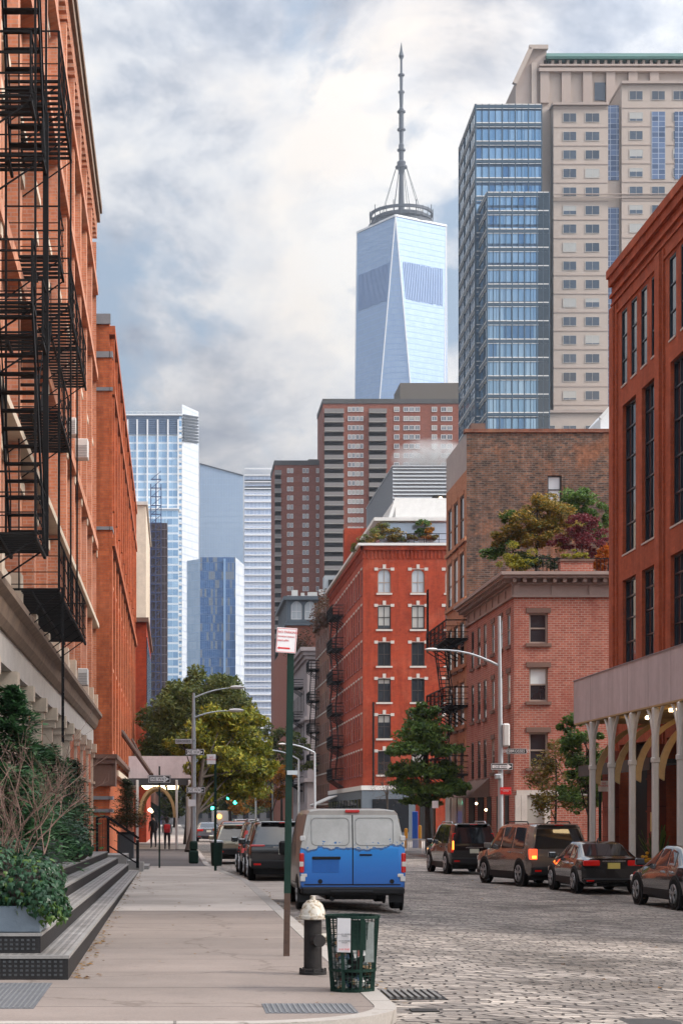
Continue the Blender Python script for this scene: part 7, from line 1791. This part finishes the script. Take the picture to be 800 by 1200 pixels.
for px, py, r_ in ((262, 840, 1.1), (285, 850, 1.0), (240, 862, 1.1), (268, 870, 1.25), (296, 872, 1.0), (252, 893, 1.1), (280, 898, 1.2), (300, 902, .9), (262, 918, 1.0), (285, 922, 1.0), (238, 908, .9), (240, 930, .8), (215, 872, .7)):
    x, y, z = PX(px, Y), Y, PZ(py, Y); cl.append((x, y+random.uniform(-1.5, 1.5), z, r_, r_, r_*.7))
tree('street_tree', 'yellow green street tree in front of the olive one on the left pavement', (PX(222.5, 92), 92, .12), (PX(240, 94), 94, PZ(890, 94)), .2, cl, .13, m_yelgreen, 8, per=180, sub=10, subr=.46, flat=.9)
# smaller and farther trees
def quick(label, Y, spec, mat, seed, leaf=.2, basepx=None, group='trees down the street', per=150, sub=7, tr=.18, mats=None, sflat=.7):
    cl = [(PX(px, Y), Y+random.uniform(-1, 1), PZ(py, Y), r_, r_, r_*.75) for px, py, r_ in spec]
    bp = basepx or spec[0][0]
    return tree('street_tree', label, (PX(bp, Y), Y, gz(PX(bp, Y))+.1), (PX(bp, Y), Y, PZ(spec[-1][1], Y)), tr, cl, leaf, mat, seed, group=group, per=per, sub=sub, mats=mats, sflat=sflat)
quick('dusky green street tree left of the tall green post, beyond the orange leaves', 215, ((318, 862, 1.9), (328, 880, 2.2), (312, 895, 2.0), (345, 872, 1.8), (335, 900, 2.2), (352, 895, 1.6)), m_olive, 21, .2, 330, per=130)
quick('orange autumn street tree seen low between the left trees and the tall green post', 190, ((300, 925, 1.5), (318, 908, 1.6), (326, 928, 1.6), (308, 940, 1.4), (330, 915, 1.3)), m_orange, 22, .17, 318, per=130)
quick('small orange tree glowing under the yellow green tree', 230, ((285, 938, 1.6), (298, 932, 1.5), (275, 945, 1.4)), m_orange, 23, .2, 286, per=90)
quick('dark green tree closing the far end of the street', 330, ((245, 930, 4.5), (265, 915, 5), (285, 900, 5), (300, 880, 4.5), (230, 905, 4), (262, 938, 4), (292, 925, 4), (310, 900, 4)), m_olive, 24, .4, 270, per=160, tr=.3)
quick('dim green tree at the far left end of the street behind the sidewalk shed', 300, ((200, 900, 4.5), (215, 925, 4.5), (185, 920, 4), (228, 938, 3.5), (205, 945, 3)), m_olive, 25, .4, 205, per=160, tr=.3)
quick('far dull tree low at the end of the street right of the green lights', 380, ((300, 940, 4), (320, 938, 4.5), (335, 925, 4.5), (345, 940, 4), (280, 945, 4)), m_olive, 26, .45, 320, per=130, tr=.3)
# layered green tree on the right corner
Y = 99.5; cl = []
for px, py, rx, rz in ((497, 838, .75, .6), (490, 858, 1.0, .5), (506, 856, 1.0, .5), (483, 880, 1.15, .5), (508, 878, 1.25, .5), (495, 870, 1.1, .6), (476, 905, .9, .45), (495, 902, 1.2, .5), (518, 904, 1.1, .45), (484, 925, 1.1, .5), (508, 928, 1.2, .45), (528, 921, .9, .4), (533, 925, .5, .3), (496, 938, 1.0, .35)):
    cl.append((PX(px, Y), Y+random.uniform(-.5, .5), PZ(py, Y), rx, rx, rz))
tree('street_tree', 'deep green street tree with level layers of leaves on the right corner', (PX(502, Y), Y, -.13), (PX(498, Y), Y, PZ(850, Y)), .17, cl, 13.5/100, m_dkgreen, 5, per=115, sub=12, sflat=.55, subr=.5, flat=.9)
# sparse autumn sapling and darker tree by the right shed
Y = 80; cl = [(PX(px, Y), Y+random.uniform(-.5, .5), PZ(py, Y), r_, r_, r_*1.0) for px, py, r_ in ((650, 878, .5), (640, 895, .6), (656, 900, .6), (633, 912, .5), (648, 920, .75), (662, 925, .6), (640, 938, .7), (655, 945, .8), (632, 945, .5), (672, 940, .5))]
tree('street_tree', 'thin autumn sapling with sparse yellow brown leaves before the pinkish brick building', (PX(650, Y), Y, -.13), (PX(650, Y), Y, PZ(890, Y)), .07, cl, .085, m_sap, 6, per=55, sub=7, subr=.45)
Y = 77; cl = [(PX(px, Y), Y+random.uniform(-.6, .6), PZ(py, Y), r_, r_, r_*.8) for px, py, r_ in ((672, 850, .6), (684, 868, .8), (668, 872, .6), (690, 890, .8), (676, 905, .8), (694, 915, .8), (682, 935, .9), (698, 940, .8), (706, 900, .7), (668, 930, .5), (712, 925, .7))]
tree('street_tree', 'dark green tree half hidden behind the end of the mauve sidewalk shed', (PX(690, Y), Y, -.13), (PX(690, Y), Y, PZ(880, Y)), .1, cl, .095, m_dkgreen, 9, per=130, sub=8)
# bare small tree by the red building
Y = 160; cl = [(PX(px, Y), Y, PZ(py, Y), r_, r_, r_) for px, py, r_ in ((452, 905, 1.2), (447, 918, 1.2), (460, 922, 1.1), (454, 932, 1.2))]
tree('street_tree', 'bare twiggy tree in front of the red corner building', (PX(454, Y), Y, -.13), (PX(454, Y), Y, PZ(915, Y)), .12, cl, .06, m_vine, 10, per=12, sub=14, twig=.05)
# roof garden of the corner building
zr_ = ztk+.1
def rg(px, py, Y=93.5): return (PX(px, Y), Y, PZ(py, Y))
def garden(name, label, Y, base, spec, mat, seed, leaf=.07, per=150, sub=8, tr=.07, cat='shrub', zb_=None, mats=None):
    cl = [(PX(px, Y), Y+random.uniform(-.3, .3), PZ(py, Y), rx*1.2, rx*1.2, rz*1.35) for px, py, rx, rz in spec]
    return tree(name, label, (PX(base, Y), Y, zb_ if zb_ is not None else ztk), (PX(base, Y), Y, PZ(min(s[1] for s in spec)+8, Y)), tr, cl, leaf, mat, seed, cat=cat, group='plants of the roof garden', per=per, sub=sub, mats=mats)
garden('roof_tree', 'large olive gold tree spreading in the middle of the roof garden', 95, 628, ((640, 588, .8, .5), (627, 600, .9, .5), (650, 600, .9, .5), (612, 612, .9, .5), (635, 615, 1.0, .5), (655, 617, .8, .5), (600, 622, .7, .45), (622, 630, .9, .5), (645, 634, .8, .5), (592, 632, .6, .35)), m_gold, 31, .085, 170, 9, .09, 'tree')
garden('roof_tree', 'dark green spreading branch of the roof garden against the old brick wall', 95.5, 600, ((590, 640, .8, .4), (580, 650, .6, .35), (602, 648, .8, .4), (598, 606, .5, .3), (612, 655, .6, .35)), m_dkgreen, 32, .08, 120, 7, .06, 'tree')
garden('roof_tree', 'deep green upright tree behind the maroon maple in the roof garden', 96, 675, ((672, 582, .7, .5), (684, 592, .7, .5), (665, 590, .5, .4), (698, 600, .6, .4), (703, 615, .5, .5), (690, 612, .6, .4), (703, 635, .4, .4)), m_dkgreen, 33, .085, 150, 8, .07, 'tree')
garden('roof_tree', 'maroon leaved maple in the roof garden above the brick planter', 93.6, 682, ((680, 612, .6, .3), (670, 625, .7, .35), (690, 624, .7, .35), (662, 638, .6, .3), (680, 636, .8, .35), (698, 640, .6, .3), (692, 652, .5, .3)), m_maroon, 34, .06, 170, 8, .05, 'tree')
garden('roof_shrub', 'round yellow green shrub at the left corner of the roof garden', 93, 605, ((598, 658, .45, .35), (608, 650, .6, .4), (618, 656, .45, .3), (606, 662, .6, .25)), m_yel, 35, .06, 160, 7, .03)
garden('roof_shrub', 'flame orange shrub at the right end of the roof garden', 93, 712, ((708, 652, .45, .4), (716, 645, .5, .5), (700, 662, .35, .22), (712, 662, .45, .3)), m_fire, 36, .06, 140, 7, .03)
garden('roof_shrub', 'low bright green tufts growing in the brick roof planter', 92.2, 672, ((664, 652, .35, .12), (674, 649, .4, .15), (686, 652, .35, .12)), m_yel, 37, .05, 90, 6, .02, zb_=ztk+.7)
garden('roof_shrub', 'dark low hedge behind the iron railing of the roof garden', 93.1, 640, ((625, 665, .5, .25), (640, 660, .6, .25), (655, 662, .4, .25), (632, 655, .5, .25)), m_arb, 38, .05, 120, 6, .02)
# roof plants of the red building
Yq_ = 168
def rgard(name, label, base, spec, mats, seed, leaf=.11, per=90, sub=7, tr=.05):
    cl = [(PX(px, Yq_), Yq_+random.uniform(-.4, .4), PZ(py, Yq_), rx, rx, rz) for px, py, rx, rz in spec]
    return tree(name, label, (PX(base, Yq_), Yq_, zr+.02), (PX(base, Yq_), Yq_, PZ(spec[0][1], Yq_)), tr, cl, leaf, mats[0], seed, cat='shrub', group='plants on the red building roof', per=per, sub=sub, mats=mats)
rgard('roof_shrub', 'dry grasses and shrubs trailing over the left roof corner of the red building', 440, ((428, 632, .9, .5), (440, 628, 1.1, .6), (452, 628, 1.0, .6), (446, 620, .9, .5), (460, 625, .9, .5), (434, 638, .8, .4), (418, 640, .5, .6), (464, 632, .8, .4)), [m_sap, m_gold, m_olive], 41)
rgard('roof_shrub', 'small green and yellow tree on the roof terrace of the red building', 497, ((497, 615, .7, .6), (502, 622, .6, .5), (493, 624, .6, .5), (499, 628, .6, .4)), [m_dkgreen, m_orange], 42, per=110)
rgard('roof_shrub', 'low brown grasses behind the glass on the red building roof', 478, ((474, 630, .7, .35), (483, 630, .6, .3), (508, 630, .5, .3)), [m_sap], 43)
# vines on the brown building
rnd = random.Random(5); b = MB()
for i in range(16): leafcloud(b, (Xr-.3+rnd.uniform(-.3, .4), 202.4+rnd.uniform(0, 17), 24.6+rnd.uniform(-1.4, 1.2)), (.8, 1.2, .9), 150, .15, .6, rnd)
for i in range(10): leafcloud(b, (Xr-.15, 202.4+rnd.uniform(0, 3), 24-rnd.uniform(0, 1)), (.4, 1.2, .8), 110, .13, .6, rnd)
tag(b.build('vine', m_vine), 'russet creeper spilling over the roof edge of the brown brick building', 'vine')
b = MB()
for i in range(14): leafcloud(b, (PX(352+rnd.uniform(-8, 16), 262), 263+rnd.uniform(0, 6), PZ(752, 262)+rnd.uniform(-2.2, 1.6)), (1.3, 1.3, .9), 120, .2, .6, rnd)
tag(b.build('vine', m_vine), 'dark russet roof planting above the cornice of the grey stone building', 'vine')

# ------------------------------------------------------------------ planting on the left steps
pl = root('ivy_planter', (-2.0, 20.8, .59), 'blue grey rectangular planter at the near end of the black steps', 'planter')
b = MB(); b.bbox(-2.62, -1.45, 20.34, 21.3, .592, .88, .012); b.build('box', M('blue grey planter', C(.13, .165, .20), .55, var=.12, vs=3), pl)
rnd = random.Random(2)
def ivy(b, c, r, n, s, b2=None):
    for _ in range(n):
        th = rnd.uniform(0, 6.283); ph = math.acos(rnd.uniform(-.55, 1)); d = Vector((math.sin(ph)*math.cos(th), math.sin(ph)*math.sin(th), math.cos(ph)))
        k = rnd.uniform(.8, 1.05); p = Vector((c[0]+d.x*r[0]*k, c[1]+d.y*r[1]*k, c[2]+d.z*r[2]*k))
        n_ = (d+Vector((rnd.gauss(0, .35), rnd.gauss(0, .35), rnd.gauss(0, .35)+.2))).normalized(); t = n_.cross(Vector((0, 0, 1))).normalized(); w_ = -n_.cross(t).normalized()
        if w_.z > 0: w_ = -w_
        l = s*rnd.uniform(.6, 1.25); t = t*l; w_ = w_*l
        q = [p-w_*.5, p-w_*.45+t*.42, p+w_*.02+t*.5, p+w_*.1+t*.24, p+w_*.75, p+w_*.1-t*.24, p+w_*.02-t*.5, p-w_*.45-t*.42]
        m_ = p+n_*l*.12
        (b2 if b2 is not None and rnd.random() < .12 else b).add([tuple(v) for v in q]+[tuple(m_)], [(i, (i+1) % 8, 8) for i in range(8)])
ib, ib2 = MB(), MB()
for c, r, n in (((-2.15, 20.85, 1.12), (.62, .62, .46), 1100), ((-1.62, 20.8, 1.08), (.42, .58, .38), 800), ((-1.45, 20.6, .92), (.24, .45, .28), 380), ((-2.3, 20.45, 1.0), (.5, .3, .28), 420), ((-1.33, 20.9, .82), (.17, .35, .2), 220)): ivy(ib, c, r, n, .062, ib2)
for c, r, n in (((-1.36, 20.5, .74), (.15, .25, .16), 90), ((-1.5, 20.32, .86), (.25, .1, .1), 50)): ivy(ib2, c, r, n, .05)
iv = root('ivy', (-2.0, 20.8, .88), 'dense dark green ivy mounding over the blue grey planter', 'ivy')
ib.build('foliage', m_glove, iv); ib2.build('fresh_foliage', m_ivy2, iv)
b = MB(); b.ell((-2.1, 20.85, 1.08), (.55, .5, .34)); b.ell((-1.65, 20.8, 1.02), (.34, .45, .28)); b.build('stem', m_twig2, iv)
# bare shrub rising out of the ivy
def twigs(rt, base, seeds, Ln, lean, mat, name='branch', depth=4, r0=.012, spread=.5, up=.35, keep=1.0):
    rnd = random.Random(seeds); b = MB()
    def grow(p, d, l, r, k):
        n = 3; pts = [p]; rad = [r]; q = p
        for i in range(n):
            d = (d+Vector((rnd.gauss(0, .1), rnd.gauss(0, .1), rnd.gauss(0, .06)+.03))).normalized(); q = q+d*l/n; pts.append(q); rad.append(r*(1-.22*(i+1)))
        b.tube([tuple(x) for x in pts], rad, 5 if k > 2 else 4)
        if k <= 0: return
        for j in range(rnd.randint(2, 4)):
            if rnd.random() > keep: continue
            s = pts[rnd.randint(1, n)]; a = rnd.uniform(0, 6.28)
            nd = (d*.75+Vector((math.cos(a)*spread, math.sin(a)*spread, rnd.uniform(-.1, up)))).normalized(); grow(s, nd, l*rnd.uniform(.55, .85), r*.58, k-1)
    for d, l in lean: grow(Vector(base), Vector(d).normalized(), l*Ln, r0, depth)
    b.build(name, mat, rt)
bs_ = root('bare_shrub', (-1.88, 20.9, .9), 'leafless pinkish brown branching shrub standing in the ivy planter', 'shrub')
twigs(bs_, (-1.88, 20.9, .95), 7, .82, [((.05, 0, 1), 1.0), ((.35, .1, .8), .95), ((-.4, -.1, .8), .95), ((.75, -.1, .75), .8), ((.1, .3, 1), 1.0), ((-.15, -.2, 1), 1.05), ((.5, .2, 1.0), .9), ((-.8, .1, .6), .8)], m_twig, depth=4, r0=.014, spread=.6, keep=.95)
# evergreens on the dock
def conifer(name, label, base, h, r, mat, seed, n=52, s=.06, droop=.12, dens=42, group=None, cat='evergreen', top=.1):
    rnd = random.Random(seed); rt = root(name, base, label, cat, group); tk = MB(); lf = MB(); b0 = Vector(base)
    tk.tube([tuple(b0), tuple(b0+Vector((0, 0, h*.97)))], [.05*h/2.5, .008], 7)
    for i in range(n):
        t = (i+.5)/n; z = h*(.05+.93*t); L_ = r*((1-t)**.75+top)*rnd.uniform(.65, 1.12); a = i*2.4+rnd.uniform(-.4, .4); d = Vector((math.cos(a), math.sin(a), rnd.uniform(.05, .4)))
        p0 = b0+Vector((0, 0, z)); p1 = p0+d*L_; p1.z -= droop*L_; tk.tube([tuple(p0), tuple(p0.lerp(p1, .5)+Vector((0, 0, .03))), tuple(p1)], [.012, .008, .003], 4)
        for j in range(dens):
            q = p0.lerp(p1, rnd.uniform(.2, 1.05)); w_ = L_*.16+.03
            q = q+Vector((rnd.gauss(0, w_), rnd.gauss(0, w_), rnd.gauss(0, w_*.5))); dd = (Vector((d.x, d.y, rnd.uniform(-.5, .5)))+Vector((rnd.gauss(0, .5), rnd.gauss(0, .5), 0))).normalized()
            sd = dd.cross(Vector((rnd.gauss(0, .3), rnd.gauss(0, .3), 1))).normalized()*s*.3; e = dd*s*rnd.uniform(.8, 1.8)
            lf.add([tuple(q-sd), tuple(q+sd), tuple(q+e*.8+sd*.6), tuple(q+e), tuple(q+e*.8-sd*.6)], [(0, 1, 2, 3, 4)])
    tk.build('trunk', m_bark, rt); lf.build('foliage', mat, rt); return rt
zp = .95
def tub(x, y, w_, z, h, label):
    r_ = root('planter', (x, y, z), label, 'planter', 'dark planters on the dock'); b = MB(); b.bbox(x-w_, x+w_, y-w_, y+w_, z, z+h, .015); b.build('box', m_iron2, r_); MB().box(x-w_+.03, x+w_-.03, y-w_+.03, y+w_-.03, z+h, z+h+.015).build('soil', m_rust, r_)
tub(-2.5, 29, .42, .93, .5, 'dark square planter holding the near evergreen behind the bare shrub'); tub(-2.5, 35.5, .36, .9, .5, 'dark square planter holding the second evergreen on the dock')
conifer('evergreen_shrub', 'tall feathery evergreen behind the bare shrub, cut by the left edge', (-2.5, 29, 1.44), 2.45, .7, m_ever, 1, n=66, s=.08, dens=95)
conifer('evergreen_shrub', 'second feathery evergreen with a branch reaching out past the stone columns', (-2.45, 35.5, 1.41), 1.8, .7, m_ever, 2, n=52, s=.08, dens=85, top=.25)
conifer('evergreen_shrub', 'low dark evergreen filling the gap behind the bare shrub', (-2.35, 25.5, 1.0), 1.5, .9, m_ever, 12, n=50, s=.075, dens=130, top=.3)
tub(-2.45, 45.5, .3, .86, .4, 'dark square planter under the narrow arborvitae')
conifer('arborvitae', 'narrow dense dark green arborvitae beside the stone columns', (-2.45, 45.5, 1.27), 1.95, .36, m_arb, 3, n=80, s=.05, droop=-.3, dens=90, top=.35)
tub(-2.5, 41.5, .34, .87, .35, 'dark square planter under the glossy broad leaved shrub')
b = MB(); rnd = random.Random(6)
for c, r, n in (((-2.35, 41.3, 1.35), (.5, .5, .4), 900), ((-2.1, 41.0, 1.15), (.32, .4, .3), 500), ((-2.55, 40.9, 1.6), (.35, .4, .3), 450)): ivy(b, c, r, n, .075)
bl2 = root('broadleaf_shrub', (-2.4, 41.4, .87), 'glossy broad leaved dark shrub at the top of the steps', 'shrub'); b.build('foliage', m_glove, bl2)
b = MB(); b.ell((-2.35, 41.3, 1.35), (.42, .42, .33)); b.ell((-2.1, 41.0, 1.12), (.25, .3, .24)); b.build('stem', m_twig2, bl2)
b = MB()
for c, r, n in (((-2.3, 24.6, 1.3), (.45, .4, .3), 500),): ivy(b, c, r, n, .06)
bl3 = root('broadleaf_shrub', (-2.3, 24.6, 1.0), 'dark leafy shrub just behind the ivy planter', 'shrub'); b.build('foliage', m_glove, bl3)
# potted spruce beyond the railing
Y = 70
rp_ = root('planter', (PX(147, Y), Y, .12), 'large dark planter behind the stair railing with a potted spruce', 'planter'); b = MB(); b.bbox(PX(138, Y), PX(157, Y), Y-.3, Y+.3, .12, PZ(977, Y), .03); b.build('box', m_iron2, rp_)
b = MB(); b.box(PX(137, Y), PX(158, Y), Y-.33, Y+.33, PZ(977, Y)+.001, PZ(975, Y)); b.build('rim', m_iron, rp_)
conifer('potted_spruce', 'small full spruce growing in the dark planter behind the stair railing', (PX(149, Y), Y, PZ(973, Y)), 1.95, .62, m_needle, 4, n=60, s=.055, dens=80, top=.12)
b = MB(); rnd = random.Random(8)
for i in range(8): leafcloud(b, (PX(136+i*4.2, Y), Y-.2, PZ(958, Y)+rnd.uniform(-.2, .1)), (.3, .3, .22), 160, .05, .6, rnd)
tag(b.build('potted_shrub', leafmat('reddish potted shrub leaves', [C(.05, .07, .02), C(.12, .07, .025), C(.16, .06, .03), C(.03, .05, .02)])), 'low reddish green shrub around the foot of the potted spruce', 'shrub')
# yellow flowers and pot plant by the porch
pf = root('flower_pot', (15.0, 58.5, -.13), 'pot of spiky green leaves and yellow flowers beside the red porch', 'flower pot')
b = MB(); b.lathe([(.22, 0), (.3, .5), (.32, .52), (.28, .54)], (15, 58.5, -.13), 14); b.build('pot', m_iron2, pf, smooth=True)
b = MB(); rnd = random.Random(9)
for i in range(60):
    a = rnd.uniform(0, 6.28); e = (15+math.cos(a)*rnd.uniform(.2, .6), 58.5+math.sin(a)*.5, .4+rnd.uniform(.5, 1.2)); b.bar((15+math.cos(a)*.08, 58.5+math.sin(a)*.08, .38), e, .035, .01)
b.build('leaves', m_dkgreen, pf)
b = MB()
for i in range(26): b.ell((14.75+rnd.uniform(-.25, .25), 58.1+rnd.uniform(-.2, .2), .55+rnd.uniform(-.15, .2)), (.06, .06, .05), 7, 5)
b.build('flowers', M('yellow flowers', C(.6, .33, .01), .6, var=.2), pf)

# ------------------------------------------------------------------ people
def person(label, loc, yaw, h, top, bottom, skin, hair, step=.16, seed=0, longhair=True):
    """one skinned body in mid stride; clothing is a band of faces on the same surface"""
    k = h/1.75
    J = [(0, 0, .98), (0, 0, 1.16), (0, .01, 1.38), (0, 0, 1.50), (0, .01, 1.58), (0, .015, 1.70),
         (.10, 0, .93), (.11, step, .52), (.11, step*.6, .09), (.11, step*.6+.14, .04),
         (-.10, 0, .93), (-.11, -step*.6, .52), (-.11, -step*1.9, .14), (-.11, -step*1.9+.12, .06),
         (.19, 0, 1.42), (.23, -.04, 1.16), (.22, .08, .94), (.21, .12, .84), (-.19, 0, 1.42), (-.23, .02, 1.16), (-.22, .16, .98), (-.21, .2, .9)]
    E = [(0, 1), (1, 2), (2, 3), (3, 4), (4, 5), (0, 6), (6, 7), (7, 8), (8, 9), (0, 10), (10, 11), (11, 12), (12, 13), (2, 14), (14, 15), (15, 16), (16, 17), (2, 18), (18, 19), (19, 20), (20, 21)]
    Rr = [(.17, .12), (.145, .11), (.17, .12), (.06, .06), (.07, .08), (.085, .095), (.095, .1), (.065, .07), (.04, .045), (.035, .03), (.095, .1), (.065, .07), (.04, .045), (.035, .03), (.062, .065), (.045, .045), (.034, .034), (.032, .022), (.062, .065), (.045, .045), (.034, .034), (.032, .022)]
    me = bpy.data.meshes.new('person'); me.from_pydata([(x*k, y*k, z*k) for x, y, z in J], E, []); o = bpy.data.objects.new('tmp', me); col.objects.link(o)
    md = o.modifiers.new('s', 'SKIN'); 
    for v, r_ in zip(me.skin_vertices[0].data, Rr): v.radius = (r_[0]*k, r_[1]*k)
    me.skin_vertices[0].data[0].use_root = True
    o.modifiers.new('b', 'SUBSURF').levels = 1
    dg = bpy.context.evaluated_depsgraph_get(); dg.update(); m2 = bpy.data.meshes.new_from_object(o.evaluated_get(dg)); bpy.data.objects.remove(o)
    rt = root('person', (0, 0, 0), label, 'person'); ob = bpy.data.objects.new('body', m2); col.objects.link(ob); ob.parent = rt
    m2.materials.clear()
    for m in (skin, top, bottom, m_iron): m2.materials.append(m)
    for p in m2.polygons:
        z = p.center.z/k; p.use_smooth = True
        p.material_index = 3 if z < .1 else 2 if z < .98 and abs(p.center.x) < .19*k else 1 if z < 1.5 and not (z < .93 and abs(p.center.x) > .19*k) else 0
    b = MB(); b.ell((0, -.01*k, 1.70*k), (.105*k, .115*k, .125*k), 12, 8)
    if longhair: b.ell((0, -.06*k, 1.56*k), (.1*k, .06*k, .15*k), 10, 7)
    b.build('hair', hair, rt, (0, 0, 0), smooth=True)
    b = MB(); b.lathe([(.17*k, .94*k), (.165*k, 1.12*k), (.185*k, 1.32*k), (.16*k, 1.45*k), (.07*k, 1.5*k)], (0, 0, 0), 14); b.v = [(x, y*.72, z) for x, y, z in b.v]; b.build('jacket', top, rt, (0, 0, 0), smooth=True)
    b = MB(); b.bar((0, .1*k, 1.69*k), (0, .125*k, 1.66*k), .02*k)
    rt.location = loc; rt.rotation_euler = (0, 0, yaw); return rt
m_skin = M('skin', C(.45, .27, .2), .6, var=.05); m_hair = M('dark hair', C(.02, .015, .012), .6, var=.2)
m_jk = M('grey blue jacket', C(.16, .2, .22), .8, var=.15); m_leg = M('dark leggings', C(.018, .018, .026), .8, var=.15); m_dkcoat = M('dark coat', C(.02, .022, .03), .8, var=.2)
Yp_ = 97; xp_ = PX(196, Yp_)
person('person walking away under the shed in dark leggings, wearing a red backpack', (xp_, Yp_, .118), 0, 1.68, m_jk, m_leg, m_skin, m_hair)
bp = root('backpack', (xp_, Yp_-.2, 1.1), 'bright red backpack on the walking person', 'backpack')
b = MB(); b.bbox(xp_-.17, xp_+.17, Yp_-.33, Yp_-.13, 1.02, 1.46, .06); b.build('bag', M('red backpack cloth', C(.5, .015, .02), .7, var=.1), bp, smooth=True, ang=60)
b = MB(); b.bbox(xp_-.12, xp_+.12, Yp_-.37, Yp_-.33, 1.05, 1.25, .02); b.build('pocket', M('darker red cloth', C(.35, .012, .015), .7, var=.1), bp)
Yd = 103; person('person in a dark coat standing in the shade of the left sidewalk shed', (PX(180, Yd), Yd, .12), 2.9, 1.78, m_dkcoat, m_dkcoat, m_skin, m_hair, step=.04, longhair=False)

# ------------------------------------------------------------------ the city air
m, nt, b_ = newmat('haze'); nt.nodes.remove(b_)
vp = nn(nt, 'ShaderNodeVolumePrincipled'); vp.inputs['Color'].default_value = C(.80, .88, 1.0); vp.inputs['Density'].default_value = .00011; vp.inputs['Anisotropy'].default_value = .3
nt.links.new(vp.outputs[0], nt.nodes['Material Output'].inputs['Volume'])
tag(MB().box(-420, 760, -80, 1560, -1.2, 560).build('haze', m), 'thin pale blue city haze between the near street and the far towers', 'haze', kind='stuff')
